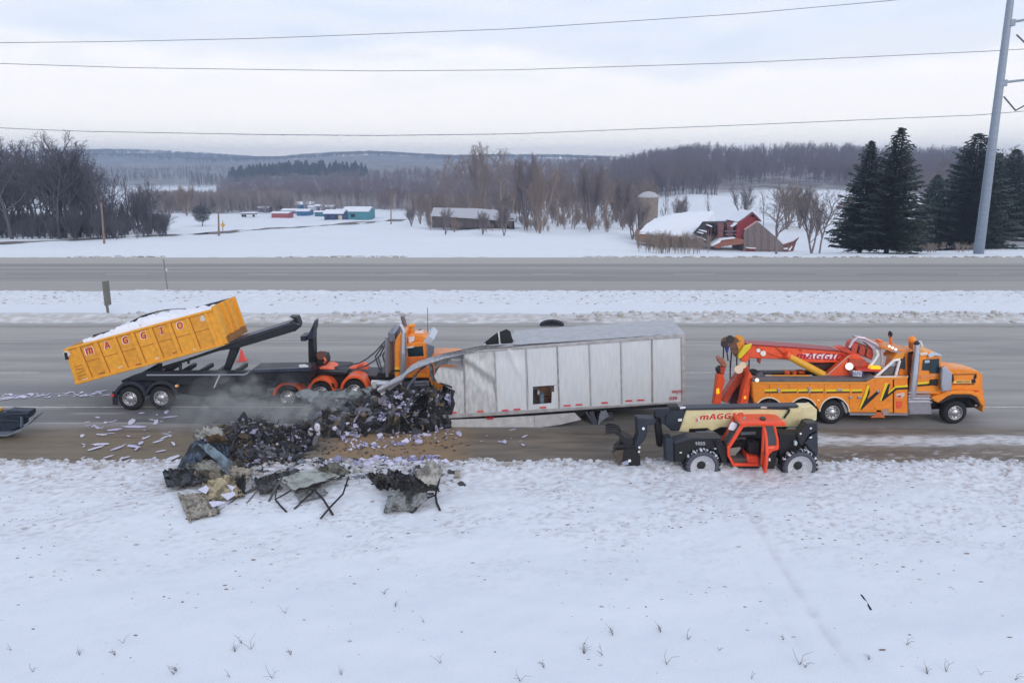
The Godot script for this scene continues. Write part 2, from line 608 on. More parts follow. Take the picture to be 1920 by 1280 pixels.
func land_c(p: Vector3) -> Color:
	var d := -p.z
	var c := Color(0.72, 0.76, 0.815)
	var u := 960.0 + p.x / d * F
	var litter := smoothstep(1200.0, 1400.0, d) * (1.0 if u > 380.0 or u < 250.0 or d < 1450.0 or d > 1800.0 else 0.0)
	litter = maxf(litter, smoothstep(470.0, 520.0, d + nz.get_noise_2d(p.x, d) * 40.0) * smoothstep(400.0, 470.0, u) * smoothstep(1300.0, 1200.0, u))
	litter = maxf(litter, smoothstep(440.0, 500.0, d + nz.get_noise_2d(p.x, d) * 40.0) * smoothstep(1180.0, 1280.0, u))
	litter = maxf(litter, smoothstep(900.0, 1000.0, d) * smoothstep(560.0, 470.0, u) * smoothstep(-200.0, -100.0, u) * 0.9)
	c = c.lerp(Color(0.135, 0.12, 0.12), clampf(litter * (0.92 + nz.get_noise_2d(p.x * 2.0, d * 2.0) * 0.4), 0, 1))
	if d < 92.0:
		c = c.lerp(Color(0.35, 0.33, 0.32), clampf((nw.get_noise_2d(p.x * 0.5, d * 1.2) - 0.1) * 2.0, 0, 0.6) * smoothstep(90.0, 85.0, d))
	return c
func lay(called: String, d0: float, d1: float, half: float, nx: int, ny: int, h: Callable, c: Callable, m: Material) -> MeshInstance3D:
	var f := func(s: float, t: float) -> Vector3:
		var x := lerpf(-half, half, s)
		var d := lerpf(d0, d1, t)
		return Vector3(x, h.call(x, d), -d)
	return struct(called, grid(nx, ny, f, c), m)
func build_ground() -> void:
	var f := func(s: float, t: float) -> Vector3:
		var d := -30.0 + 110.0 * (t / 0.12) if t < 0.12 else 80.0 * pow(36.0, (t - 0.12) / 0.88)
		var x := lerpf(-1.35, 1.35, s) * maxf(d, 70.0)
		return Vector3(x, land(x, d) - (0.35 if d < 83.0 else 0.0), -d)
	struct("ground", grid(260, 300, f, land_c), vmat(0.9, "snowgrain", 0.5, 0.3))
	lay("far_road", 60.0, 84.3, 130, 520, 70, func(_x, _d): return 0.0, far_road_c, vmat(0.8, "gravel", 0.35, 0.5))
	lay("median_snow", 46.4, 60.8, 75, 620, 110, median_h, median_c, vmat(0.9, "snowgrain", 0.8, 0.6))
	lay("near_road", 27.0, 48.0, 60, 420, 160, func(_x, _d): return 0.0, road_c, vmat(0.75, "gravel", 0.4, 0.7))
	lay("muddy_shoulder", 23.0, 27.55, 45, 700, 60, func(x, d): return 0.012 + smoothstep(27.5, 27.0, d) * (nf.get_noise_2d(x * 1.2, d * 6.0) * 0.035) - 0.03 * smoothstep(26.8, 24.5, d), mud_c, vmat(0.6, "gravel", 1.0, 0.9))
	lay("snow_verge", 5.0, 24.3, 32, 620, 230, snow_h, snow_c, vmat(0.88, "snowgrain", 0.7, 1.3))
	# painted lines, worn and salted
	var paint := mat(rgb(222, 220, 216), 0.8, 0, 0.3, 0.8)
	var line := func(x0: float, x1: float, d: float, wd: float) -> MeshInstance3D:
		var st := flat()
		quad(st, Vector3(x0, 0.004, -d - wd), Vector3(x1, 0.004, -d - wd), Vector3(x1, 0.004, -d), Vector3(x0, 0.004, -d))
		return struct("road_marking", st, paint)
	line.call(-60.0, 60.0, gd(764), 0.13)
	var dd := gd(699)
	for k in 8:
		line.call(-40.0 + k * 12.0, -36.0 + k * 12.0, dd, 0.11)
	line.call(-60.0, 60.0, gd(641), 0.06)
	for y in [502.5, 529]:
		line.call(-120.0, 120.0, gd(y), 0.16)
	for k in 16:
		line.call(-110.0 + k * 14.0, -106.0 + k * 14.0, gd(514), 0.16)
	# dry stubble and clods on the snow: nobody could count them
	var clod := blob(1.0, 0.8, 3, 3)
	var where := []
	var cols := []
	for k in 6500:
		var d := lerpf(10.5, 23.4, pow(rng.randf(), 0.36))
		var x := rng.randf_range(-26, 26)
		if nz.get_noise_2d(x * 16.0, d * 26.0) + rng.randf() * 0.5 < 0.25:
			continue
		var s := 0.007 + 0.018 * pow(rng.randf(), 2.6) * (1.9 if rng.randf() < 0.05 else 1.0)
		where.append(Transform3D(Basis.from_euler(Vector3(0, rng.randf() * TAU, 0)).scaled(Vector3(s * rng.randf_range(1, 3.6), s * 0.6, s)), Vector3(x, snow_h(x, d) + s * 0.2, -d)))
		cols.append(Color(0.16, 0.12, 0.11).lerp(Color(0.5, 0.44, 0.46), rng.randf()))
	for k in 2600:
		var d := rng.randf_range(53.5, 60.0)
		var x := rng.randf_range(-52, 52)
		if nz.get_noise_2d(x * 5.0, d * 16.0) + rng.randf() * 0.4 < 0.2:
			continue
		var s := 0.02 + 0.06 * pow(rng.randf(), 2.5)
		where.append(Transform3D(Basis.from_euler(Vector3(0, rng.randf() * TAU, 0)).scaled(Vector3(s * rng.randf_range(1, 3.0), s * 0.6, s)), Vector3(x, median_h(x, d) + s * 0.2, -d)))
		cols.append(Color(0.26, 0.22, 0.21).lerp(Color(0.5, 0.46, 0.47), rng.randf()))
	var cm := vmat(0.95)
	many("dirt_clods", clod, cm, where, null, cols)
	var lump := blob(1.0, 0.6, 8, 4)
	where = []
	cols = []
	for k in 1900:
		var x := rng.randf_range(-30, 30)
		var e := absf(rng.randfn(0.0, 0.55))
		var d := d_edge(x) - 0.15 - e
		var s := 0.015 + 0.07 * pow(rng.randf(), 2.5)
		where.append(Transform3D(Basis.from_euler(Vector3(rng.randf(), rng.randf() * TAU, 0)).scaled(Vector3(s * 1.5, s, s)), Vector3(x, snow_h(x, d) + s * 0.25, -d)))
		cols.append(Color(0.62, 0.65, 0.70).lerp(Color(0.32, 0.29, 0.28), rng.randf()))
	for k in 1500:
		var x := rng.randf_range(-55, 55)
		var d := 48.3 + rng.randfn(0, 0.5)
		if nz.get_noise_2d(x * 3.0, 4.0) < -0.05:
			continue
		var s := 0.03 + 0.12 * pow(rng.randf(), 2.5)
		where.append(Transform3D(Basis.from_euler(Vector3(rng.randf(), rng.randf() * TAU, 0)).scaled(Vector3(s * 1.5, s, s)), Vector3(x, median_h(x, d) + s * 0.3, -d)))
		cols.append(Color(0.62, 0.63, 0.66).lerp(Color(0.38, 0.36, 0.34), rng.randf()))
	many("snow_lumps", lump, cm, where, null, cols)
	where = []
	cols = []
	for k in 700:      # dirt kicked up along the far edge of the far road
		var x := rng.randf_range(-110, 90)
		if nz.get_noise_2d(x * 1.5, 7.0) < -0.05:
			continue
		var d := 84.8 + absf(rng.randfn(0, 0.8))
		var s := rng.randf_range(0.05, 0.22)
		where.append(Transform3D(Basis.from_euler(Vector3(0, rng.randf() * TAU, 0)).scaled(Vector3(s * 2.0, s * 0.8, s)), Vector3(x, land(x, d) + s * 0.2, -d)))
		cols.append(Color(0.25, 0.23, 0.22).lerp(Color(0.6, 0.6, 0.6), rng.randf()))
	many("roadside_clods", clod, cm, where, null, cols)
	# weeds standing out of the snow in front
	var wm := mat(rgb(92, 80, 76), 0.9)
	var variants := []
	for k in 4:
		var st := flat()
		for j in rng.randi_range(3, 7):
			var a := rng.randf() * TAU
			var lean := rng.randf_range(0.15, 0.8)
			var l := rng.randf_range(0.08, 0.26)
			var p0 := Vector3.ZERO
			var p1 := p0 + Vector3(cos(a) * lean, 1.0, sin(a) * lean) * l * 0.6
			var p2 := p1 + Vector3(cos(a + 0.7) * lean * 1.6, 0.5, sin(a + 0.7) * lean * 1.6) * l * 0.6
			tube(st, [p0, p1, p2], [0.0045, 0.0036, 0.002], 3, false)
			if rng.randf() < 0.7:
				tube(st, [p1, p1 + Vector3(rng.randf_range(-1, 1), 0.5, rng.randf_range(-1, 1)) * l * 0.5], [0.003, 0.002], 3, false)
		st.generate_normals()
		variants.append(st.commit())
	var spots := [[60, 1255], [148, 1225], [20, 1215], [230, 1205], [215, 1228], [440, 1220], [452, 1205], [470, 1215], [545, 1225], [640, 1262], [795, 1167], [535, 1150], [325, 1262], [330, 1255], [430, 1265], [510, 1268], [1020, 1250], [1095, 1225], [1130, 1228], [1250, 1245], [1290, 1195], [1240, 1180], [1410, 1270], [1500, 1245], [1510, 1250], [1740, 1262], [1775, 1258], [1840, 1262], [1470, 1195], [1630, 1235], [1700, 1210], [825, 1240], [720, 1110], [1150, 1190], [1905, 1270], [975, 1275], [1350, 1215], [740, 1135]]
	for k in spots.size():
		var p := gp(spots[k][0], spots[k][1], 0.12)
		var o := obj("dry_weed", variants[k % 4], wm)
		o.position = Vector3(p.x, snow_h(p.x, -p.z) - 0.01, p.z)
		o.rotation.y = rng.randf() * TAU
		o.scale = Vector3.ONE * rng.randf_range(0.7, 1.25)
		tag(o, "thin dry weed stalks poking up through the foreground snow", "weed", "dry weeds in the foreground snow")
	# the narrow dark hole in the snow at the lower right
	var st := flat()
	var a := gp(1616, 1112, 0.14)
	var b := gp(1634, 1140, 0.14)
	tube(st, [Vector3(a.x, snow_h(a.x, -a.z) + 0.0, a.z), (a + b) * 0.5 + Vector3(0.02, -0.10, 0), Vector3(b.x, snow_h(b.x, -b.z), b.z)], [0.02, 0.06, 0.025], 7)
	tag(obj("dark_stick", st, mat(rgb(20, 20, 24), 0.9)), "short black stick half sunk in the snow rut, lower right", "stick")

# ---------- trees ----------
class Bark:
	var v := PackedVector3Array()
	var n := PackedVector3Array()
	func limb(pts: Array, r0: float, r1: float, k: int) -> void:
		var last: PackedVector3Array
		var lastn: PackedVector3Array
		for i in pts.size():
			var d: Vector3 = (pts[mini(i + 1, pts.size() - 1)] - pts[maxi(i - 1, 0)]).normalized()
			var u := d.cross(Vector3(0.3, 0.1, 0.95)).normalized()
			var w := d.cross(u)
			var r := lerpf(r0, r1, float(i) / (pts.size() - 1))
			var now := PackedVector3Array()
			var nn := PackedVector3Array()
			for j in k:
				var a := TAU * j / k
				var q := u * cos(a) + w * sin(a)
				now.append(pts[i] + q * r)
				nn.append(q)
			if i > 0:
				for j in k:
					var j2 := (j + 1) % k
					v.append_array([last[j], now[j], now[j2], last[j], now[j2], last[j2]])
					n.append_array([lastn[j], nn[j], nn[j2], lastn[j], nn[j2], lastn[j2]])
			last = now
			lastn = nn
	func mesh() -> ArrayMesh:
		var arr := []
		arr.resize(Mesh.ARRAY_MAX)
		arr[Mesh.ARRAY_VERTEX] = v
		arr[Mesh.ARRAY_NORMAL] = n
		var m := ArrayMesh.new()
		m.add_surface_from_arrays(Mesh.PRIMITIVE_TRIANGLES, arr)
		return m
func grow(b: Bark, p: Vector3, d: Vector3, l: float, r: float, lvl: int, most: int, how: Dictionary) -> void:
	var pts := [p]
	var dirs := [d]
	var k := 4 if lvl < 2 else 3 if lvl < 3 else 2
	for i in k:
		d = (d + Vector3(rng.randfn(0, 1), rng.randfn(0, 1), rng.randfn(0, 1)) * (0.10 + 0.05 * lvl) + Vector3.UP * how.up * 0.22).normalized()
		p = p + d * l / k
		pts.append(p)
		dirs.append(d)
	b.limb(pts, r, r * (0.45 if lvl < most else 0.3), 6 if lvl == 0 else 4 if lvl == 1 else 3)
	if lvl >= most:
		return
	var kids: int = how.kids[lvl]
	for i in kids:
		var f := lerpf(how.bare if lvl == 0 else 0.2, 1.0, (i + rng.randf()) / kids)
		var s := minf(f * k, k - 0.01)
		var q: Vector3 = pts[int(s)].lerp(pts[int(s) + 1], s - int(s))
		var axis: Vector3 = dirs[int(s)]
		var a := rng.randf() * TAU + i * 2.4
		var u := axis.cross(Vector3(0.31, 0.2, 0.93)).normalized()
		var side := u * cos(a) + axis.cross(u) * sin(a)
		var open: float = how.open * rng.randf_range(0.7, 1.3)
		var nd: Vector3 = (axis * cos(open) + side * sin(open) + Vector3.UP * how.up * 0.3).normalized()
		var nl: float = l * how.ratio * lerpf(1.15, 0.55, f if lvl == 0 else f * 0.7) * rng.randf_range(0.75, 1.2)
		grow(b, q, nd, nl, maxf(r * lerpf(0.62, 0.32, f), how.twig), lvl + 1, most, how)
func bare(how: Dictionary, most: int, stems := 1) -> ArrayMesh:
	var b := Bark.new()
	for s in stems:
		var d := Vector3(0, 1, 0)
		if stems > 1:
			var a := TAU * s / stems + rng.randf()
			d = Vector3(cos(a) * 0.32, 1, sin(a) * 0.32).normalized()
		grow(b, Vector3(0, -0.2, 0), d, how.trunk, how.r, 0, most, how)
	return b.mesh()
func spruce_mesh(h: float, spread: float, ragged: float) -> Array:
	var b := Bark.new()
	b.limb([Vector3(0, -0.5, 0), Vector3(0, h * 0.5, 0), Vector3(0, h * 0.99, 0)], h * 0.016, 0.02, 7)
	var trunk := b.mesh()
	var v := PackedVector3Array()
	var n := PackedVector3Array()
	var cl := PackedColorArray()
	var rows := 44
	for i in rows:
		var f := float(i) / (rows - 1)
		var y := lerpf(h * 0.07, h * 0.985, f)
		var reach := spread * pow(1.0 - f, 0.85) * (1.0 if f > 0.1 else 0.8) + 0.15
		var count := int(lerpf(15, 6, f))
		for k in count:
			var a := TAU * k / count + i * 1.9 + rng.randf() * 0.7
			var len := reach * rng.randf_range(1.0 - ragged, 1.0 + ragged * 0.35)
			var out := Vector3(cos(a), 0, sin(a))
			var side := Vector3(-sin(a), 0, cos(a))
			var droop := lerpf(-0.34, 0.75, f * f) + rng.randfn(0, 0.07)
			var tint := rng.randf_range(0.6, 1.25)
			var segs := maxi(3, int(len / 0.27))
			for s in segs:
				var t := float(s + 1) / segs
				var c := Vector3(0, y, 0) + out * len * t + Vector3.UP * len * (droop * t + 0.22 * t * t)
				var w := len * 0.36 * (1.0 - t * 0.7) + 0.16
				for g in 3:
					var sgn := [-1.0, 1.0, rng.randf_range(-0.4, 0.4)][g] as float
					var tip := c + side * sgn * w * rng.randf_range(0.7, 1.3) + out * rng.randf_range(0.1, 0.4) - Vector3.UP * rng.randf_range(0.05, 0.30) * (1.0 + w)
					var c0 := c - out * rng.randf_range(0.2, 0.42)
					var c1 := c + out * rng.randf_range(0.05, 0.16) + Vector3.UP * 0.04
					var nn := (Vector3.UP + out * 0.6 + side * sgn * 0.5).normalized()
					if (tip - c0).cross(c1 - c0).dot(nn) > 0:
						v.append_array([c0, c1, tip])
					else:
						v.append_array([c1, c0, tip])
					n.append_array([nn, nn, nn])
					var q := Color(0.030, 0.048, 0.040) * tint
					cl.append_array([q, q, q])
	var arr := []
	arr.resize(Mesh.ARRAY_MAX)
	arr[Mesh.ARRAY_VERTEX] = v
	arr[Mesh.ARRAY_NORMAL] = n
	arr[Mesh.ARRAY_COLOR] = cl
	var m := ArrayMesh.new()
	m.add_surface_from_arrays(Mesh.PRIMITIVE_TRIANGLES, arr)
	return [trunk, m]
func tall(p: Vector3, py: float) -> float:      # metres from p up to the picture row py
	var r := ray(960, py)
	return EYE + r.y * -p.z - p.y

func build_woods() -> void:
	var dark := mat(rgb(86, 84, 92), 0.95)
	var brown := mat(rgb(138, 122, 114), 0.95)
	var grey := mat(rgb(124, 114, 116), 0.95)
	var pale := mat(rgb(160, 152, 150), 0.95)
	var oak := {"up": 0.25, "kids": [11, 6, 5, 4], "bare": 0.28, "open": 0.75, "ratio": 0.52, "trunk": 14.0, "r": 0.28, "twig": 0.022}
	var elm := {"up": 0.75, "kids": [9, 6, 5, 4], "bare": 0.18, "open": 0.5, "ratio": 0.55, "trunk": 11.0, "r": 0.22, "twig": 0.02}
	var pole := {"up": 0.9, "kids": [16, 5, 4], "bare": 0.25, "open": 0.55, "ratio": 0.30, "trunk": 15.0, "r": 0.15, "twig": 0.022}
	var scrub := {"up": 0.6, "kids": [6, 5, 4], "bare": 0.1, "open": 0.55, "ratio": 0.6, "trunk": 3.2, "r": 0.05, "twig": 0.014}
	var big := []
	for k in 3:
		big.append(bare(oak, 4))
	var vase := []
	for k in 3:
		vase.append(bare(elm, 4, 3 + k))
	var thin := []
	for k in 3:
		thin.append(bare(pole, 3))
	var bush := []
	for k in 3:
		bush.append(bare(scrub, 3, 5))
	var heights := {}
	for m in big + vase + thin + bush:
		heights[m] = m.get_aabb().end.y
	# far woods: each reads as one mass
	var masses := [
		["birch_wood_at_the_valley_edge", 285, 560, 425, 540, 620, 12.0, thin + vase, mat(rgb(150, 138, 136), 0.95)],
		# name, pixel columns, distances, count, metres, meshes, material
		["woodland_on_the_hillside", 430, 1270, 470, 1000, 4200, 13.0, thin + big, mat(rgb(128, 110, 112), 0.95)],
		["woodland_in_the_valley", 300, 860, 430, 560, 900, 10.0, thin, pale],
		["woodland_on_the_ridge", 1140, 1790, 440, 860, 3000, 17.0, thin + big, mat(rgb(116, 104, 110), 0.95)],
		["woodland_behind_the_spruces", 1600, 2700, 440, 800, 2200, 14.0, thin + big, mat(rgb(116, 104, 110), 0.95)],
		["woodland_across_the_valley", -600, 520, 900, 1350, 4200, 13.0, thin, mat(rgb(92, 84, 90), 0.95)],
	]
	for w in masses:
		var by := {}
		for k in w[5]:
			var d := lerpf(w[3], w[4], pow(rng.randf(), 1.2))
			var px := rng.randf_range(w[1], w[2])
			var x := (px - 960.0) / F * d * 1.02
			if nz.get_noise_2d(x * 0.5, d * 0.5) < -0.22 and w[0] != "birch_wood_at_the_valley_edge":
				continue
			if w[0] == "woodland_on_the_ridge" and d < 520.0 and px > 1330.0:
				continue
			if w[0] == "woodland_on_the_hillside" and d < 540.0 and px > 440.0 and px < 720.0:
				continue
			if w[0] == "woodland_across_the_valley" and d < 1050.0 and px > 240.0 and px < 380.0:
				continue
			var m = w[7][rng.randi() % w[7].size()]
			var s: float = w[6] * rng.randf_range(0.65, 1.2) / heights[m]
			if not by.has(m):
				by[m] = []
			by[m].append(Transform3D(Basis.from_euler(Vector3(0, rng.randf() * TAU, 0)).scaled(Vector3.ONE * s), Vector3(x, land(x, d) - 0.3, -d)))
		for m in by:
			many(w[0], m, w[8], by[m])
	# the pines on the skyline
	var sp := spruce_mesh(14.0, 3.2, 0.3)
	var where := []
	for k in 150:
		var d := rng.randf_range(1000, 1120)
		var px := rng.randf_range(452, 640)
		if px > 560 and rng.randf() < 0.3:
			px = rng.randf_range(640, 700)
		var x := (px - 960.0) / F * d * 1.02
		where.append(Transform3D(Basis.from_euler(Vector3(0, rng.randf() * TAU, 0)).scaled(Vector3(1.5, 1.15, 1.5) * rng.randf_range(0.75, 1.25)), Vector3(x, land(x, d) + 6.0 * smoothstep(450, 540, px) * smoothstep(700, 560, px), -d)))
	many("pines_on_the_skyline", sp[1], vmat(0.9), where)
	# far ridge trees
	where = []
	for k in 1500:
		var d := rng.randf_range(2000, 2500)
		var x := rng.randf_range(-1500, 300)
		where.append(Transform3D(Basis.from_euler(Vector3(0, rng.randf() * TAU, 0)).scaled(Vector3(1.5, 0.8, 1.5)), Vector3(x, land(x, d) - 0.3 + 0.0, -d)))
	many("woodland_on_the_far_ridge", big[0], mat(rgb(80, 76, 84), 0.95), where)
	# single trees
	var proto := {}
	var plant := func(called: String, label: String, group: String, m: Mesh, material: Material, px: float, py: float, top: float, wide := 1.0) -> void:
		var p := tp(px, py)
		var s := tall(p, top) / m.get_aabb().end.y
		var key := str(m.get_instance_id()) + str(material.get_instance_id())
		var o: Node3D
		if not proto.has(key):
			o = obj(called, m, material)
			proto[key] = o
			o.position = p
			o.scale = Vector3(s * wide, s, s * wide)
			o.rotation.y = rng.randf() * TAU
		else:
			o = copy(proto[key], called, p, rng.randf() * TAU, Vector3(s * wide, s, s * wide))
		tag(o, label, "tree", group)
	# the dark wood on the left
	plant.call("bare_tree", "tallest bare tree of the dark left wood, broad rounded crown against the sky", "", big[1], dark, 122, 446, 238, 1.25)
	plant.call("bare_tree", "tall bare tree at the photo's left edge, crown top beside the power line", "", big[2], dark, 22, 448, 234, 1.1)
	for k in 60:
		var px := rng.randf_range(-40, 225)
		plant.call("bare_tree", "slender dark bare tree standing among the dense wood on the left", "bare trees of the dark wood on the left", [big[0], thin[0], big[2], thin[1]][k % 4], dark, px, rng.randf_range(436, 448), rng.randf_range(248, 315) + maxf(px - 150, 0) * 0.6, 1.05)
	for k in 18:
		plant.call("bare_tree", "thin low bare tree at the thinning right side of the left wood", "low bare trees at the wood's right side", [thin[2], big[0], vase[0]][k % 3], dark, rng.randf_range(190, 305), rng.randf_range(428, 440), rng.randf_range(325, 380))
	for k in 24:
		plant.call("bare_tree", "dark bare tree of the wood running on past the photo's left edge", "bare trees beyond the left edge", [big[0], thin[0], big[2]][k % 3], dark, rng.randf_range(-420, -30), rng.randf_range(436, 448), rng.randf_range(250, 320), 1.05)
	where = []
	for k in 480:
		var px := rng.randf_range(-420, 312)
		var p := tp(px, rng.randf_range(427, 449) - maxf(px - 220, 0) * 0.04)
		where.append(Transform3D(Basis.from_euler(Vector3(0, rng.randf() * TAU, 0)).scaled(Vector3.ONE * (0.35 + 1.1 * pow(rng.randf(), 1.6))), p))
	many("undergrowth_of_the_left_wood", bush[0], dark, where)
	plant.call("round_tree", "small round dense tree standing alone in the snowy field left of the farm", "", rounded(), mat(rgb(74, 78, 78), 0.95), 379, 424, 381)
	plant.call("bare_tree", "pale brown willow-like bare tree at the valley edge behind the round tree", "", vase[1], mat(rgb(140, 122, 112), 0.95), 350, 405, 342, 1.2)
	plant.call("bare_tree", "smaller brown bare tree left of the willow-like tree in the valley", "", vase[0], mat(rgb(120, 106, 104), 0.95), 318, 408, 362, 1.3)
	# the brown trees along the middle
	var row := [[872, 402, 268, big[2], 1.3], [905, 408, 262, vase[0], 0.8], [940, 404, 272, big[0], 1.2], [985, 418, 283, vase[2], 0.9], [1012, 438, 300, vase[0], 0.9], [1045, 425, 310, big[1], 1.2], [1105, 430, 302, vase[2], 0.95], [1072, 428, 318, thin[0], 1.0], [1140, 428, 312, big[2], 1.3], [1186, 450, 372, vase[0], 1.5], [850, 398, 285, big[1], 1.2], [830, 398, 290, thin[1], 1.2], [1165, 425, 325, vase[2], 0.9], [960, 420, 300, thin[2], 1.2]]
	var told := ["wide bare tree rising in front of the ruined shed's left half", "tallest bare tree behind the middle of the ruined shed", "bare tree behind the right half of the ruined shed", "bare tree directly right of the ruined shed's brushy end", "many-stemmed bare tree standing nearest the road in the middle", "bare tree just right of the many-stemmed tree nearest the road", "dark forked bare tree with spreading trunks between shed and silo", "straight thin bare tree left of the dark forked tree", "bare tree right of the dark forked tree, short of the silo", "low wide-spreading bare tree leaning at the foot of the silo", "bare tree over the left end of the ruined shed", "thin straight bare tree left of the ruined shed", "bare brown tree behind the low spreading tree by the silo", "thin bare tree over the ruined shed's broken end"]
	for k in row.size():
		plant.call("bare_tree", told[k], "brown bare trees along the middle", row[k][3], brown if k % 3 else grey, row[k][0], row[k][1], row[k][2], row[k][4])
	where = []
	for k in 150:
		var p := tp(rng.randf_range(800, 1190), rng.randf_range(405, 436))
		where.append(Transform3D(Basis.from_euler(Vector3(0, rng.randf() * TAU, 0)).scaled(Vector3.ONE * rng.randf_range(0.5, 1.1)), p))
	many("brush_along_the_middle", bush[1], brown, where)
	where = []
	for k in 230:
		var px := rng.randf_range(790, 1215)
		var d := rng.randf_range(270, 430)
		var x := (px - 960.0) / F * d * 1.02
		where.append(Transform3D(Basis.from_euler(Vector3(0, rng.randf() * TAU, 0)).scaled(Vector3.ONE * rng.randf_range(0.6, 1.1) * 0.85), Vector3(x, land(x, d), -d)))
	many("thicket_along_the_middle", vase[0], brown, where.slice(0, 70))
	for k in range(70, where.size()):
		where[k] = where[k].scaled_local(Vector3.ONE * 0.72 * heights[vase[0]] / heights[big[k % 2]])
	many("thicket_along_the_middle", big[0], brown, where.slice(70, 150))
	many("thicket_along_the_middle", big[2], grey, where.slice(150))
	# by the barn and the spruces
	plant.call("bare_tree", "bare tree with a curving limb standing before the barn's grey gable", "", big[1], grey, 1456, 476, 345, 1.2)
	plant.call("bare_tree", "bare forked tree between the barn's broken end and the spruces", "", vase[0], grey, 1522, 475, 352, 1.1)
	plant.call("bare_tree", "slim bare tree close against the left spruce's lower branches", "", big[0], grey, 1537, 475, 352, 1.0)
	plant.call("bare_tree", "bare tree on the snowy slope behind the barn's peak", "", vase[1], mat(rgb(140, 128, 118), 0.95), 1475, 430, 335, 1.3)
	plant.call("bare_tree", "small bare tree beside the utility pole by the farm lane", "", vase[2], grey, 771, 424, 386, 1.2)
	plant.call("bare_tree", "tall bare tree rising behind the two spruce groups", "", big[2], grey, 1728, 440, 290, 1.3)
	plant.call("bare_tree", "bare tree at the photo's right edge above the parked silver car", "", big[0], grey, 1915, 452, 268, 1.2)
	var farm := [[1246, 440, 352, thin[0], "thin bare tree just right of the silo's cap"], [1275, 432, 362, vase[1], "low bare tree on the slope above the low barn wing"], [1328, 425, 352, thin[2], "slim bare tree on the slope left of the barn's peak"], [1392, 420, 340, vase[0], "bare tree on the slope straight above the barn's peak"], [1432, 424, 348, thin[1], "slim bare tree on the slope right of the barn's peak"], [1500, 428, 345, vase[2], "many-stemmed bare tree on the slope above the barn's broken end"], [835, 440, 385, vase[0], "small bare tree in front of the ruined shed's left end"], [945, 442, 380, vase[2], "small many-stemmed bare tree in front of the ruined shed's broken end"], [905, 440, 392, vase[1], "low bare tree in front of the ruined shed's middle"]]
	for q in farm:
		plant.call("bare_tree", q[4], "", q[3], grey, q[0], q[1], q[2], 1.1)
	var hz := [[1612, 474, 262, 10.0, "left spruce with long sweeping lower branches beside the bare trees"], [1662, 475, 237, 10.6, "tallest spruce with a ragged top, right of the sweeping spruce"], [1742, 462, 326, 12.0, "shorter dark spruce between the tallest spruce and the pointed one"], [1806, 466, 248, 12.5, "broad pointed spruce left of the steel pole"], [1880, 458, 278, 12.0, "broad dark spruce behind and right of the steel pole"], [1850, 455, 285, 11.0, "dark spruce directly behind the steel pole"]]
	var models := [spruce_mesh(20.0, 5.2, 0.5), spruce_mesh(20.0, 5.2, 0.55), spruce_mesh(20.0, 6.4, 0.35)]
	var bark := mat(rgb(70, 60, 56), 0.95)
	for k in hz.size():
		var a = hz[k]
		var m = models[[0, 1, 2, 2, 2, 2][k]]
		var p := tp(a[0], a[1])
		var t := thing("spruce_tree", a[4], "tree", p, "spruces beside the steel pole")
		var s := tall(p, a[2]) / 20.0
		obj("trunk", m[0], bark, t)
		obj("crown", m[1], vmat(0.9), t)
		t.scale = Vector3(s * a[3] / 8.4, s, s * a[3] / 8.4)
		t.rotation.y = k * 1.7
	where = []
	for k in 170:      # dry reeds before the barn
		var p := tp(rng.randf_range(1195, 1345), rng.randf_range(455, 476))
		where.append(Transform3D(Basis.from_euler(Vector3(0, rng.randf() * TAU, 0)).scaled(Vector3(0.5, 1, 0.5) * rng.randf_range(0.4, 0.8)), p))
	for k in 60:
		var p := tp(rng.randf_range(1700, 1830), rng.randf_range(462, 474))
		where.append(Transform3D(Basis.from_euler(Vector3(0, rng.randf() * TAU, 0)).scaled(Vector3.ONE * rng.randf_range(0.2, 0.4)), p))
	many("dry_brush", bush[2], mat(rgb(150, 136, 126), 0.95), where)
func rounded() -> ArrayMesh:
	var b := Bark.new()
	grow(b, Vector3(0, -0.2, 0), Vector3.UP, 2.2, 0.25, 0, 0, {"up": 0.5})
	for k in 1500:
		var v := Vector3(rng.randfn(0, 1), rng.randfn(0, 1), rng.randfn(0, 1)).normalized()
		var p := Vector3(0, 4.6, 0) + Vector3(v.x * 3.0, v.y * 2.9, v.z * 3.0) * pow(rng.randf(), 0.4)
		b.limb([p, p + (v + Vector3(rng.randfn(0, 0.5), rng.randfn(0, 0.5), rng.randfn(0, 0.5))) * 0.55], 0.07, 0.02, 3)
	return b.mesh()

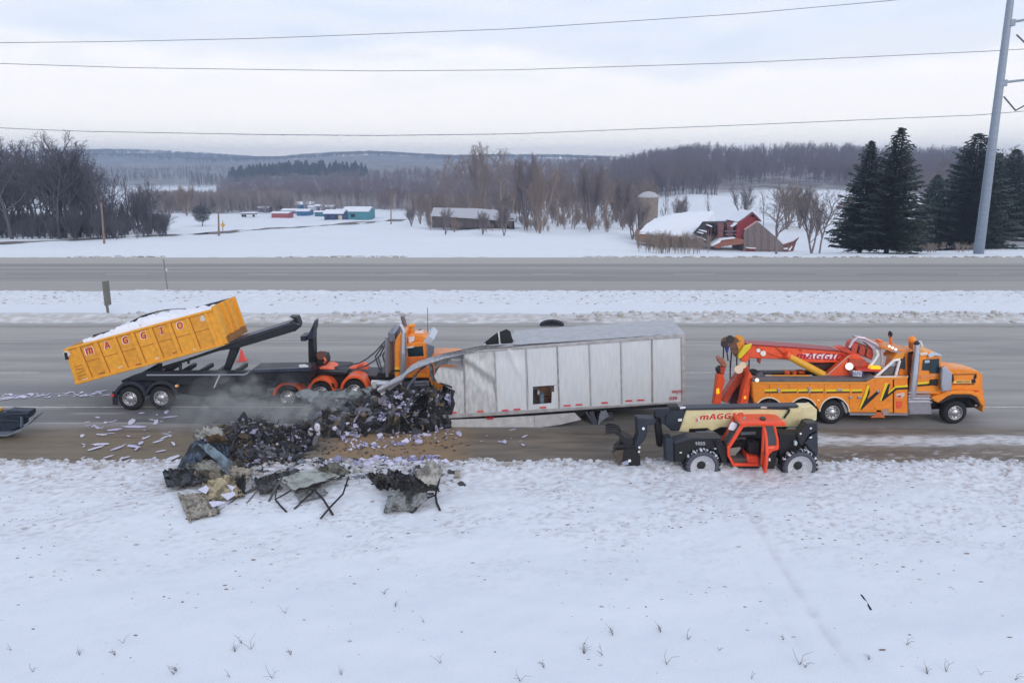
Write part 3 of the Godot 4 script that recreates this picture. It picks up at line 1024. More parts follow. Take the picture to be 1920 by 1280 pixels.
# ---------- buildings ----------
func plane_at(p: Vector3) -> void:
	org = p
	pz = -p.z
func build_farm() -> void:
	var snow := mat(rgb(226, 230, 238), 0.9)
	# country road across the field
	var ctr := [[-60, 459], [0, 457], [200, 447], [420, 436], [480, 431], [560, 426], [650, 420], [730, 414], [800, 411], [860, 408]]
	var st := flat()
	for i in ctr.size() - 1:
		for s in 6:
			var q := []
			for f in [s / 6.0, (s + 1) / 6.0]:
				var px := lerpf(ctr[i][0], ctr[i + 1][0], f)
				var py := lerpf(ctr[i][1], ctr[i + 1][1], f)
				var p := tp(px, py)
				var w := 3.6
				for e in [-w, w]:
					var d: float = -p.z + e
					q.append(Vector3(p.x, land(p.x, d) + 0.10, -d))
			quad(st, q[0], q[1], q[3], q[2])
	struct("country_road", st, mat(rgb(128, 120, 118), 0.9, 0, 0.3, 0.05))
	var glass := mat(rgb(40, 46, 56), 0.2)
	# the cluster of farm buildings; a wall outline in picture columns, base row, wall and roof heights in rows
	var list := [
		["steel_shed", "long teal metal shed, rightmost of the farm cluster", 642, 691, 411, 14, 12, 16.0, rgb(70, 150, 165), 1],
		["farm_house", "low house with dark blue porch front beside the teal shed", 608, 643, 413, 12, 10, 10.0, rgb(46, 72, 120), 2],
		["steel_shed", "bright blue shed at the back of the farm cluster, snow on its roof", 550, 586, 393, 9, 8, 12.0, rgb(30, 110, 170), 0],
		["steel_shed", "lower blue shed in front of the bright blue shed", 556, 579, 405, 8, 5, 9.0, rgb(24, 106, 160), 0],
		["farm_shed", "low red-walled shed at the left front of the farm cluster", 509, 541, 408, 8, 3, 8.0, rgb(170, 80, 84), 0],
		["farm_shed", "grey shed at the left end of the farm cluster", 484, 504, 398, 8, 4, 7.0, rgb(110, 108, 130), 1],
		["farm_house", "grey house behind the porch-fronted house, left one of two", 589, 603, 397, 10, 4, 8.0, rgb(128, 124, 140), 2],
		["farm_house", "grey house behind the porch-fronted house, right one of two", 604, 624, 395, 7, 4, 8.0, rgb(116, 112, 130), 2],
		["white_shed", "narrow white shed in the middle of the farm cluster", 578, 588, 400, 12, 2, 6.0, rgb(196, 198, 208), 1],
		["farm_shed", "small teal shed left of the porch-fronted house", 590, 607, 406, 8, 2, 6.0, rgb(56, 120, 140), 0],
		["farm_shed", "grey-brown shed behind the red-walled shed", 528, 554, 402, 7, 4, 8.0, rgb(120, 116, 136), 0]]
	for a in list:
		var l := tp(a[2], a[4])
		var rr := at(a[3], a[4], -l.z)
		var w := rr.x - l.x
		var s: float = w / (a[3] - a[2])
		var wh: float = a[5] * s
		var rh: float = a[6] * s
		var dp: float = a[7]
		var t := thing(a[0], a[1], "building" if a[0] != "farm_house" else "house", Vector3((l.x + rr.x) / 2, l.y, l.z), "farm buildings in the valley")
		var wall := flat()
		prism(wall, PackedVector2Array([Vector2(-w / 2, -1.5), Vector2(w / 2, -1.5), Vector2(w / 2, wh), Vector2(-w / 2, wh)]), 0, -dp)
		for e in [-w / 2 + 0.01, w / 2 - 0.01]:
			tri(wall, Vector3(e, wh, 0), Vector3(e, wh, -dp), Vector3(e, wh + rh * 0.5, -dp / 2))
		obj("wall", wall, mat(a[8], 0.7, 0, 0.2, 0.3), t)
		var roof := flat()
		var o := 0.4
		var peak := wh + rh * 0.55
		for g in [[0.35, 0.0], [0.0, 0.0]]:
			quad(roof, Vector3(-w / 2 - o, wh + g[0], o), Vector3(w / 2 + o, wh + g[0], o), Vector3(w / 2 + o, peak + g[0], -dp / 2), Vector3(-w / 2 - o, peak + g[0], -dp / 2))
			quad(roof, Vector3(-w / 2 - o, peak + g[0], -dp / 2), Vector3(w / 2 + o, peak + g[0], -dp / 2), Vector3(w / 2 + o, wh + g[0], -dp - o), Vector3(-w / 2 - o, wh + g[0], -dp - o))
		quad(roof, Vector3(-w / 2 - o, wh, o), Vector3(w / 2 + o, wh, o), Vector3(w / 2 + o, wh + 0.35, o), Vector3(-w / 2 - o, wh + 0.35, o))
		obj("roof", roof, snow, t)
		for k in a[9]:
			var win := flat()
			box(win, Vector3(w * (k + 0.6) / (a[9] + 0.5) - w / 2, wh * 0.5, 0.04), Vector3(w * 0.16, wh * 0.42, 0.1))
			obj("window", win, glass, t)
		if a[0] == "farm_house" or a[0] == "white_shed":
			var door := flat()
			box(door, Vector3(w * 0.36, wh * 0.38, 0.05), Vector3(minf(w * 0.2, 2.2), wh * 0.75, 0.12))
			obj("door", door, mat(rgb(190, 178, 160), 0.7), t)
	# a wagon and a snowed-up machine left of the cluster
	var wp := tp(467, 407)
	var t := thing("farm_wagon", "snow-covered flat farm wagon parked left of the farm buildings", "wagon", wp)
	var bed := flat()
	box(bed, Vector3(0, 1.4, 0), Vector3(7.5, 0.35, 3))
	obj("bed", bed, mat(rgb(90, 70, 84), 0.8), t)
	var lying := flat()
	box(lying, Vector3(0.2, 1.95, 0), Vector3(6.8, 0.6, 2.7), Basis.IDENTITY, 0.2)
	obj("snow_cover", lying, snow, t)
	for x in [-2.8, -1.6, 2.6]:
		var wl := flat()
		lathe(wl, Vector3(x, 0.6, 1.4), [[0.0, 0.0], [0.6, 0.0], [0.6, -0.4], [0.0, -0.4]], 10)
		obj("wheel", wl, mat(rgb(48, 42, 50), 0.9), t)
	var hoop := flat()
	tube(hoop, [Vector3(3.5, 1.5, 0), Vector3(3.5, 4.0, 0)], 0.12, 5)
	obj("post", hoop, mat(rgb(90, 80, 90), 0.9), t)
	# the ruined grey shed
	crop(780, 250, 4)
	plane_at(tp(885, 430))
	t = thing("ruined_shed", "long weathered grey shed with sagging snowy roof among bare trees", "shed", org)
	var board := mat(rgb(112, 104, 104), 0.9, 0, 0.5, 1.2)
	var i := 0
	var x := 120.0
	while x < 450.0:
		if x < 235.0 or x > 300.0:
			obj("wall_board", E([x, 612 + (x - 120) * 0.05, x + 19, 613 + (x - 120) * 0.05, x + 19, 712, x, 706], rng.randf() * 0.06, 0.2, 0.0), board if i % 3 else mat(rgb(96, 90, 92), 0.9, 0, 0.4, 1.2), t)
		x += 20.0
		i += 1
	obj("dark_interior", E([122, 616, 736, 640, 736, 735, 122, 702], 4.0, 9.0, 0.0), mat(rgb(46, 44, 50), 0.95), t)
	obj("broken_front", E([452, 636, 560, 646, 735, 640, 742, 740, 600, 748, 470, 735], 0.5, 3.5, 0.0), mat(rgb(62, 58, 64), 0.95, 0, 0.5, 0.8), t)
	var roofm := flat()
	var zz := 9.0
	var l0 := [V(112, 612, -0.5), V(450, 632, -0.5), V(640, 648, -0.5), V(745, 650, -0.5)]
	var l1 := [V(130, 556, zz), V(450, 562, zz), V(640, 578, zz), V(760, 610, zz)]
	for k in 3:
		quad(roofm, l0[k], l0[k + 1], l1[k + 1], l1[k])
		quad(roofm, l0[k] - Vector3(0, 0.35, 0), l0[k + 1] - Vector3(0, 0.35, 0), l0[k + 1], l0[k])
		quad(roofm, l1[k], l1[k + 1], l1[k + 1] + Vector3(0, -3, -7), l1[k] + Vector3(0, -3, -7))
	obj("roof", roofm, mat(rgb(212, 214, 222), 0.9, 0, 0.35, 0.4), t)
	# silo
	var sp := tp(1213, 449)
	t = thing("silo", "round concrete silo with a snowy domed cap left of the barn", "silo", sp)
	var hh := tall(sp, 369)
	var up := Basis.from_euler(Vector3(-PI / 2, 0, 0))
	var tower := flat()
	var rad := 17.5 / F * -sp.z * 1.02
	var prof := []
	for k in 15:
		prof.append([rad, hh * k / 15.0 - 1.0 * (1.0 - k / 15.0)])
		prof.append([rad * 1.012, hh * (k + 0.9) / 15.0])
	lathe(tower, Vector3.ZERO, prof, 28, up)
	obj("tower", tower, mat(rgb(158, 146, 136), 0.9, 0, 0.3, 0.25), t)
	var dome := soft()
	lathe(dome, Vector3(0, hh, 0), [[rad * 1.06, -0.1], [rad * 1.06, 0.15], [rad * 0.92, 0.55], [rad * 0.6, 1.1], [rad * 0.25, 1.35], [0.0, 1.4]], 28, up)
	obj("domed_cap", dome, mat(rgb(205, 206, 212), 0.9, 0, 0.3, 0.8), t)
	# the red barn, half fallen
	crop(1300, 380, 8.727)
	plane_at(at(1405, 473, 150.0))
	t = thing("red_barn", "collapsing red and grey barn with a peaked gable, right of the silo", "barn", org)
	var gwall := mat(rgb(150, 136, 134), 0.9, 0, 0.35, 0.5)
	var red := mat(rgb(168, 62, 70), 0.85, 0, 0.3, 0.4)
	var tan := mat(rgb(176, 112, 92), 0.9, 0, 0.3, 0.5)
	var faded := mat(rgb(150, 100, 100), 0.9, 0, 0.4, 0.5)
	var black := mat(rgb(48, 38, 44), 0.95)
	obj("grey_gable", E([1050, 300, 1200, 425, 1340, 545, 1480, 690, 1475, 815, 1090, 805, 1080, 835, 815, 835, 830, 700, 830, 520, 850, 450], 0, 8.0, 0.0), gwall, t)
	for k in 17:      # upright boards of the gable
		var xx := 838.0 + k * 38.0
		var top := 520.0 if xx < 850 else maxf(310.0 + absf(xx - 1050.0) * (0.85 if xx > 1050 else 0.75), 312.0) + 12.0
		obj("gable_board", E([xx, top, xx + 34, top + (30 if xx > 1050 else -20), xx + 34, 800, xx, 800], -0.06 - rng.randf() * 0.05, 0.0, 0.0), [gwall, mat(rgb(140, 128, 128), 0.9, 0, 0.4, 0.5), mat(rgb(158, 140, 136), 0.9, 0, 0.4, 0.5)][k % 3], t)
	obj("red_wall", E([978, 160, 1108, 285, 1050, 300, 850, 430, 830, 520, 830, 645, 690, 660, 722, 335, 820, 272], 0.8, 9.0, 0.0), red, t)
	var roofst := flat()
	for g in [[[978, 148, 815, 270, 725, 325], 0.0], [[978, 148, 1060, 225, 1118, 292], 0.0]]:
		var a: Array = g[0]
		for k in 2:
			var p0 := V(a[k * 2], a[k * 2 + 1], 0.0)
			var p1 := V(a[k * 2 + 2], a[k * 2 + 3], 0.0)
			for off in [Vector3.ZERO, Vector3(0, -0.25, 0)]:
				quad(roofst, p0 + off, p1 + off, p1 + off + Vector3(0, 0, -8), p0 + off + Vector3(0, 0, -8))
			quad(roofst, p0, p1, p1 + Vector3(0, -0.25, 0), p0 + Vector3(0, -0.25, 0))
	obj("gable_roof", roofst, mat(rgb(150, 96, 104), 0.85), t)
	var cover := flat()
	for k in 2:
		var a := V([972, 815, 725][k], [146, 268, 323][k], -0.1) + Vector3(0, 0.12, 0)
		var b2 := V([972, 815, 725][k + 1], [146, 268, 323][k + 1], -0.1) + Vector3(0, 0.12, 0)
		quad(cover, a, b2, b2 + Vector3(0, 0, -8), a + Vector3(0, 0, -8))
	obj("roof_snow", cover, snow, t)
	obj("gable_trim", E([1045, 292, 1060, 308, 850, 450, 836, 432], -0.2, 0.5, 0.0), mat(rgb(186, 150, 150), 0.9), t)
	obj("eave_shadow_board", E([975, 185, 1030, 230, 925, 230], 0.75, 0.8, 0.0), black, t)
	obj("doorway", E([868, 742, 1012, 748, 1012, 832, 868, 832], -0.16, 0.0, 0.0), mat(rgb(112, 52, 50), 0.9), t)
	obj("doorway_snow", E([865, 728, 1030, 738, 1030, 752, 940, 750, 865, 740], -0.4, 0.0, 0.0), snow, t)
	obj("dark_interior", E([255, 332, 722, 325, 690, 560, 450, 610, 210, 660, 95, 520, 190, 420], 3.0, 8.0, 0.0), black, t)
	for k in 42:      # the broken boards of the fallen side
		var bx := rng.randf_range(120, 690)
		var by := lerpf(340, 480, maxf(0.0, 1.0 - (bx - 100) / 260.0)) + rng.randf() * 60.0
		var hl := rng.randf_range(60, 170)
		var lean := rng.randfn(0, 16)
		obj("broken_board", E([bx, by, bx + 15, by, bx + 15 + lean, minf(by + hl, 640), bx + lean, minf(by + hl, 640)], rng.randf_range(1.0, 2.6), 2.9, 0.0), [faded, black, mat(rgb(104, 90, 98), 0.9), mat(rgb(70, 58, 68), 0.9)][rng.randi() % 4], t)
	for b in [[410, 335, 505, 335, 490, 580, 405, 600], [560, 325, 650, 325, 645, 555, 560, 570]]:
		obj("standing_boards", E(b, 0.9, 2.0, 0.0), faded, t)
	for b in [[30, 575, 150, 625, 150, 640, 30, 590], [80, 548, 210, 602, 205, 616, 80, 562], [130, 445, 225, 465, 225, 482, 130, 462], [250, 355, 315, 382, 310, 400, 250, 374], [630, 385, 720, 325, 722, 345, 640, 398], [100, 480, 170, 495, 168, 510, 100, 496]]:
		obj("snowy_beam", E(b, -0.4, 1.5, 0.0), snow, t)
	for b in [[515, 460, 720, 455, 720, 468, 515, 475], [520, 515, 720, 510, 720, 522, 520, 528]]:
		obj("rail", E(b, 0.6, 0.9, 0.0), mat(rgb(120, 112, 124), 0.9), t)
	obj("lean_to_wall", E([380, 742, 300, 700, 455, 612, 690, 575, 830, 600, 825, 672, 500, 712, 395, 745], -0.1, 1.5, 0.0), tan, t)
	obj("lean_to_snow", E([290, 698, 450, 588, 688, 566, 690, 582, 460, 612, 440, 650, 320, 706], -0.6, 2.5, 0.0), snow, t)
	obj("fallen_roof_edge", E([1460, 690, 1650, 630, 1740, 565, 1690, 640, 1640, 790, 1500, 810, 1462, 800], 0.3, 1.0, 0.0), mat(rgb(140, 96, 90), 0.9, 0, 0.4, 0.6), t)
	for b in [[1480, 740, 1560, 735, 1540, 765, 1485, 762], [1560, 770, 1620, 700, 1625, 725, 1580, 790]]:
		obj("snow_patch", E(b, 0.2, 0.3, 0.0), snow, t)
	obj("fallen_roof_snow", E([1340, 560, 1480, 690, 1640, 630, 1735, 560, 1640, 600, 1500, 650], 0.6, 6.0, 0.0), snow, t)
	# the long snowy roof running from the silo to the barn
	crop(1160, 250, 4.3636)
	plane_at(at(1270, 458, 156.0))
	t = thing("low_barn_wing", "long low barn wing under a smooth snowy roof, between silo and red barn", "barn", org)
	obj("orange_wall", E([175, 808, 400, 828, 392, 905, 170, 890], 0, 6.0, 0.0), mat(rgb(178, 128, 108), 0.9, 0, 0.3, 0.4), t)
	obj("grey_wall", E([400, 828, 500, 845, 700, 880, 690, 925, 395, 912], 0.15, 6.0, 0.0), mat(rgb(136, 124, 118), 0.9, 0, 0.3, 0.4), t)
	obj("small_window", E([246, 818, 257, 818, 257, 838, 246, 838], -0.06, 0.0, 0.0), black, t)
	var low := [[168, 806], [400, 824], [510, 846], [620, 870], [672, 882]]
	var high := [[320, 690], [480, 650], [620, 640], [780, 640], [800, 735]]
	var f := func(s: float, tt: float) -> Vector3:
		var q := minf(s * 4.0, 3.999)
		var a0 := int(q)
		var lo := V(lerpf(low[a0][0], low[a0 + 1][0], q - a0), lerpf(low[a0][1], low[a0 + 1][1], q - a0), -0.6)
		var hi := V(lerpf(high[a0][0], high[a0 + 1][0], q - a0), lerpf(high[a0][1], high[a0 + 1][1], q - a0), 15.0)
		return lo.lerp(hi, tt) + Vector3(0, sin(tt * PI) * 0.5 + nf.get_noise_2d(s * 20.0, tt * 20.0) * 0.25, 0)
	obj("snowy_roof", grid(30, 14, f), snow, t)
	var eave := flat()
	for k in 4:
		var a := V(low[k][0], low[k][1], -0.6)
		var b := V(low[k + 1][0], low[k + 1][1], -0.6)
		quad(eave, a, b, b - Vector3(0, 0.4, 0), a - Vector3(0, 0.4, 0))
	obj("snowy_eave", eave, snow, t)
	# cars
	car("silver_car", "silver car parked in the snow at the photo's right edge", tp(1912, 463), rgb(150, 152, 158), -0.2, 1.0)
	car("red_car", "red car half hidden behind the spruces", tp(1716, 440), rgb(176, 50, 60), 0.1, 1.3)
func car(called: String, label: String, p: Vector3, c: Color, turn: float, size: float) -> void:
	var t := thing(called, label, "car", p)
	t.rotation.y = turn
	t.scale = Vector3.ONE * size
	var body := flat()
	prism(body, PackedVector2Array([Vector2(-2.2, 0.35), Vector2(2.2, 0.35), Vector2(2.25, 0.8), Vector2(1.9, 0.95), Vector2(1.0, 1.0), Vector2(-1.9, 1.0), Vector2(-2.2, 0.9)]), 0.88, -0.88, 0.08)
	obj("body", body, mat(c, 0.3), t)
	var cab := flat()
	prism(cab, PackedVector2Array([Vector2(-1.8, 1.0), Vector2(1.1, 1.0), Vector2(0.4, 1.5), Vector2(-1.3, 1.52)]), 0.78, -0.78, 0.1)
	obj("cabin_glass", cab, mat(rgb(30, 34, 40), 0.15), t)
	var top := flat()
	box(top, Vector3(-0.45, 1.55, 0), Vector3(1.7, 0.07, 1.4), Basis.IDENTITY, 0.02)
	obj("roof", top, mat(c, 0.3), t)
	for x in [-1.35, 1.35]:
		for z in [0.9, -0.7]:
			var w := flat()
			lathe(w, Vector3(x, 0.33, z), [[0.0, 0.0], [0.2, 0.0], [0.22, -0.02], [0.33, -0.02], [0.33, -0.2], [0.0, -0.2]], 14)
			obj("wheel", w, mat(rgb(26, 26, 28), 0.85), t)

# ---------- pole and wires ----------
func build_lines() -> void:
	var steel := mat(rgb(150, 162, 178), 0.5, 0.2, 0.12, 0.3)
	var base := tp(1835, 476)
	plane_at(base)
	crop(0, 0, 1)
	var t := thing("transmission_pole", "tall tapering grey steel transmission pole at the right", "pole", base)
	var p0 := V(1835, 479)
	var p1 := V(1912, -130)
	var st := soft()
	tube(st, [p0, p0.lerp(p1, 0.4), p0.lerp(p1, 0.79), p1], [0.66, 0.53, 0.42, 0.36], 12)
	obj("shaft", st, steel, t)
	for a in [[1899, 41, 2010, 22], [1884, 154, 2000, 141], [1868, 262, 1868, 262]]:
		if a[0] == a[2]:
			continue
		obj("arm", T([V(a[0], a[1]), V((a[0] + a[2]) / 2.0, (a[1] + a[3]) / 2.0), V(a[2], a[3])], [0.17, 0.14, 0.10], 8), steel, t)
		obj("collar", T([V(a[0] - 4, a[1] + 8), V(a[0] - 3, a[1] - 4)], 0.56, 12), steel, t)
	var dark := mat(rgb(96, 100, 116), 0.6)
	for a in [[1907, 65, 1935, 92, 1965, 70], [1883, 181, 1905, 207, 1940, 188]]:
		obj("insulator", T([V(a[0], a[1]), V(a[2], a[3])], 0.10, 6), dark, t)
		obj("insulator", T([V(a[2], a[3]), V(a[4], a[5])], 0.10, 6), dark, t)
	var wire := mat(rgb(70, 70, 80), 0.7)
	for w in [["topmost power line crossing the sky", [-500, 92, 0, 80, 200, 78, 480, 72, 960, 54, 1400, 25, 1680, 0, 2000, -34]], ["middle power line crossing the sky", [-500, 96, 0, 119, 250, 127, 700, 133, 960, 131, 1400, 117, 1870, 95, 1936, 91]], ["lowest power line crossing the sky just above the treetops", [-500, 216, 50, 242, 150, 246, 480, 252, 700, 254, 960, 251, 1400, 234, 1700, 221, 1850, 215, 1905, 209, 2300, 190]]]:
		var pts := []
		var cv := Curve3D.new()
		for k in range(0, w[1].size(), 2):
			cv.add_point(at(w[1][k], w[1][k + 1], pz))
		for k in cv.point_count:
			var a := cv.get_point_position(maxi(k - 1, 0))
			var b := cv.get_point_position(mini(k + 1, cv.point_count - 1))
			var here := cv.get_point_position(k)
			cv.set_point_in(k, (a - here) * 0.16)
			cv.set_point_out(k, (b - here) * 0.16)
		for k in 61:
			pts.append(cv.sample_baked(cv.get_baked_length() * k / 60.0))
		var ws := soft()
		tube(ws, pts, 0.036, 5)
		tag(obj("power_line", ws, wire), w[0], "wire", "power lines")
		if w[0].begins_with("lowest"):
			var where := []
			for k in 120:
				var q: Vector3 = cv.sample_baked(cv.get_baked_length() * lerpf(0.335, 0.53, rng.randf()))
				where.append(Transform3D(Basis.from_euler(Vector3(0, 0, rng.randf())).scaled(Vector3(1, 1, 1) * rng.randf_range(0.03, 0.07)), q + Vector3(0, -0.06 * rng.randf(), 0)))
			many("frost_on_the_wire", blob(1.0, 0.3, 2, 3), wire, where)
	# wooden poles by the country road
	var wood := mat(rgb(128, 108, 98), 0.9)
	for a in [[195, 457, 189, 379, "weathered wooden utility pole leaning by the dark left wood", 0.17], [410, 442, 409, 398, "short wooden post beside the yellow road sign", 0.22], [733, 421, 733, 364, "wooden utility pole with a crossarm right of the teal shed", 0.22], [318, 398, 317, 345, "thin wooden utility pole beside the willow-like tree in the valley", 0.14]]:
		var p := tp(a[0], a[1])
		plane_at(p)
		var o := thing("utility_pole", a[4], "pole", p)
		obj("shaft", T([V(a[0], a[1] + 2), V(a[2], a[3])], [a[5] * 1.1, a[5] * 0.75], 7), wood, o)
		if a[0] == 733:
			obj("crossarm", T([V(726, 368), V(740, 368)], 0.12, 5), wood, o)
		elif a[0] == 195:
			obj("bracket", T([V(191, 390), V(187, 385)], 0.08, 5), wood, o)
	var sp := tp(417, 434)
	plane_at(sp)
	var sg := thing("road_sign", "small yellow road sign on a post by the country road", "sign", sp)
	obj("post", T([V(417, 435), V(417, 414)], 0.09, 6), wood, sg)
	obj("sign_plate", E([412.5, 422, 417.5, 416.5, 422, 422, 417.5, 427], -0.2, -0.14, 0.01), mat(rgb(222, 168, 70), 0.6), sg)

func build_roadside() -> void:
	crop(0, 0, 1)
	# the edge-on sign in the median
	var p := gp(200, 592, 0.1)
	plane_at(p)
	var t := thing("roadside_sign", "grey roadside sign seen edge-on from the side, in the median snow at left", "sign", p)
	obj("post", E([195, 560, 199, 560, 204, 593, 200, 593], 0, 0.10, 0.01), mat(rgb(122, 116, 110), 0.8, 0, 0.2), t)
	obj("sign_board", E([190, 528, 196, 528, 201, 573, 195, 573], -0.25, 0.25, 0.01), mat(rgb(120, 118, 112), 0.7, 0, 0.2), t)
	p = gp(313, 547, 0.0)
	plane_at(p)
	t = thing("delineator_post", "thin marker post at the far edge of the median snow", "post", p)
	obj("shaft", T([V(314, 548), V(306, 486)], 0.045, 6), mat(rgb(120, 114, 112), 0.8), t)
	obj("reflector", E([309.5, 503, 312.5, 503, 313, 509, 310, 509], -0.07, -0.04, 0.0), mat(rgb(190, 190, 200), 0.4), t)
	# dark bump behind the trailer and the long grey tarp behind the dumpster
	p = gp(1035, 611, 0.0)
	plane_at(p)
	t = thing("spare_tyre", "dark round tyre standing in the roadside snow behind the trailer roof", "tyre", p)
	crop(980, 595, 10)
	var ty := soft()
	lathe(ty, Vector3(0, 0.25, 0), [[0.0, -0.02], [0.7, 0.0], [0.95, 0.12], [1.25, 0.05], [1.3, -0.15], [1.25, -0.4], [0.9, -0.5], [0.7, -0.4]], 26)
	t.scale = Vector3(0.62, 0.26, 0.7)
	obj("tread", ty, mat(rgb(40, 42, 54), 0.8), t)
	# traffic cone standing on the road behind the roll-off trailer
	p = gp(454, 676, 0.0)
	t = thing("traffic_cone", "orange traffic cone standing on the road behind the roll-off trailer", "cone", p)
	var st := soft()
	lathe(st, Vector3(0, 0.04, 0), [[0.20, 0.0], [0.03, 0.62], [0.0, 0.62]], 18, Basis.from_euler(Vector3(-PI / 2, 0, 0)))
	obj("cone_body", st, mat(rgb(240, 84, 74), 0.5), t)
	st = flat()
	box(st, Vector3(0, 0.02, 0), Vector3(0.46, 0.04, 0.46), Basis.IDENTITY, 0.01)
	obj("foot", st, mat(rgb(236, 80, 66), 0.5), t)
	# the loader bucket at the left edge
	crop(0, 740, 5.647)
	p = gp(25, 818, 0.0)
	plane_at(p)
	t = thing("loader_bucket", "dark blue-grey loader bucket reaching in at the photo's left edge", "bucket", p)
	var steel := mat(rgb(52, 64, 80), 0.55, 0.3, 0.3, 0.8)
	obj("back_shell", E([-420, 200, 40, 190, 70, 165, 300, 178, 300, 225, 270, 260, 230, 230, 220, 330, 60, 420, -420, 430], 0.0, 0.42, 0.03), steel, t)
	obj("side_wall", E([205, 235, 225, 230, 225, 345, 205, 350], -0.10, 0.0, 0.02), mat(rgb(96, 112, 132), 0.5, 0.3), t)
	obj("top_rib", E([40, 204, 290, 196, 290, 212, 40, 224], -0.12, 0.0, 0.02), mat(rgb(40, 48, 62), 0.6, 0.2), t)
	obj("lower_rib", E([-420, 250, 180, 262, 200, 290, -420, 290], -0.10, 0.0, 0.02), mat(rgb(40, 50, 64), 0.6, 0.2), t)
	var lip := flat()
	for q in [[350, 245, 210, 370, 70, 425, -420, 432]]:
		for k in 3:
			var a := V(q[k * 2], q[k * 2 + 1], -0.35)
			var b := V(q[k * 2 + 2], q[k * 2 + 3], -0.35)
			quad(lip, a, b, b + Vector3(0, 0.04, -0.7), a + Vector3(0, 0.04, -0.7))
			quad(lip, a, b, b - Vector3(0, 0.05, 0), a - Vector3(0, 0.05, 0))
	obj("cutting_edge", lip, mat(rgb(150, 160, 174), 0.45, 0.4, 0.2), t)
	obj("yellow_arm", E([-300, 150, -14, 150, -10, 170, -14, 185, -300, 186], 0.1, 0.3, 0.02), mat(rgb(200, 160, 60), 0.5), t)

# ---------- wheels ----------
var cached := {}
func wheel(parent: Node, c: Vector3, r: float, w: float, style := "truck", turn := 0.0) -> void:
	var key := "%s%.3f%.3f" % [style, r, w]
	if not cached.has(key):
		var ty := soft()
		var n := 36
		if style == "truck":
			lathe(ty, Vector3.ZERO, [[r * 0.55, -0.03], [r * 0.60, 0.0], [r * 0.74, 0.015], [r * 0.88, 0.0], [r * 0.965, -0.035], [r, -0.06], [r, -0.10], [r * 0.975, -0.105], [r * 0.975, -0.12], [r, -0.125], [r, -w + 0.06], [r * 0.96, -w + 0.03], [r * 0.85, -w], [r * 0.5, -w]], n)
		else:
			lathe(ty, Vector3.ZERO, [[r * 0.66, -0.06], [r * 0.69, 0.0], [r * 0.80, 0.02], [r * 0.90, -0.01], [r * 0.935, -0.06], [r * 0.94, -w + 0.06], [r * 0.9, -w], [r * 0.5, -w]], n)
		ty.generate_normals()
		var lug := flat()
		if style == "loader":
			for k in 22:
				var a := TAU * k / 22.0
				for s in [0, 1]:
					var aa := a + (PI / 22.0 if s else 0.0)
					var b := Basis(Vector3(0, 0, 1), aa) * Basis(Vector3(1, 0, 0), 0.5 if s else -0.5)
					box(lug, Basis(Vector3(0, 0, 1), aa) * Vector3(r * 0.955, 0, -0.11 - s * (w - 0.22)), Vector3(r * 0.10, r * 0.115, w * 0.48), b)
			lug.generate_normals()
		var rim := soft()
		if style == "truck":
			lathe(rim, Vector3.ZERO, [[r * 0.60, 0.004], [r * 0.57, 0.02], [r * 0.545, 0.004], [r * 0.52, -0.06], [r * 0.50, -0.085], [r * 0.34, -0.075], [r * 0.30, -0.04], [r * 0.285, 0.01], [r * 0.24, 0.012], [r * 0.20, 0.03], [0.0, 0.045]], n)
		else:
			lathe(rim, Vector3.ZERO, [[r * 0.69, -0.02], [r * 0.66, 0.0], [r * 0.63, -0.03], [r * 0.60, -0.07], [r * 0.44, -0.14], [r * 0.26, -0.20], [r * 0.24, -0.20]], n)
		rim.generate_normals()
		var dark := flat()
		var nuts := flat()
		if style == "truck":
			for k in 10:
				var a := TAU * k / 10.0
				lathe(dark, Vector3(cos(a) * r * 0.425, sin(a) * r * 0.425, -0.079), [[r * 0.062, 0.0], [r * 0.055, 0.006], [0.0, 0.006]], 10)
				a += PI / 10.0
				lathe(nuts, Vector3(cos(a) * r * 0.335, sin(a) * r * 0.335, -0.07), [[r * 0.034, 0.0], [r * 0.03, 0.035], [0.0, 0.04]], 6)
		else:
			lathe(dark, Vector3(0, 0, -0.20), [[r * 0.25, 0.0], [r * 0.22, 0.03], [r * 0.10, 0.05], [0.0, 0.05]], 20)
			for k in 10:
				var a := TAU * k / 10.0
				lathe(nuts, Vector3(cos(a) * r * 0.33, sin(a) * r * 0.33, -0.185), [[r * 0.03, 0.0], [r * 0.028, 0.03], [0.0, 0.035]], 6)
		dark.generate_normals()
		nuts.generate_normals()
		cached[key] = [ty.commit(), lug.commit() if style == "loader" else null, rim.commit(), dark.commit(), nuts.commit()]
	var m = cached[key]
	var o := Node3D.new()
	o.name = "wheel"
	parent.add_child(o, true)
	var cnt := 0
	for k in parent.get_children():
		if k != o and k.has_meta("wheel"):
			cnt += 1
	o.set_meta("wheel", 1)
	if cnt:
		o.name = "wheel_%03d" % cnt
	o.position = c
	o.rotation.z = turn
	var rubber := mat(rgb(38, 38, 42), 0.85, 0, 0.3, 1.5)
	var chrome := mat(rgb(190, 190, 194), 0.32, 0.8)
	var loader := mat(rgb(220, 223, 230), 0.65, 0.0, 0.25, 1.2)
	var walls := mat(rgb(96, 98, 112), 0.8, 0, 0.4, 1.6)
	obj("tyre", m[0], walls if style == "loader" else rubber, o)
	if m[1]:
		obj("tread", m[1], rubber, o)
	obj("rim", m[2], chrome if style == "truck" else loader, o)
	obj("hub" if style == "loader" else "hand_holes", m[3], mat(rgb(30, 30, 33), 0.7), o)
	obj("wheel_nuts", m[4], chrome if style == "truck" else loader, o)

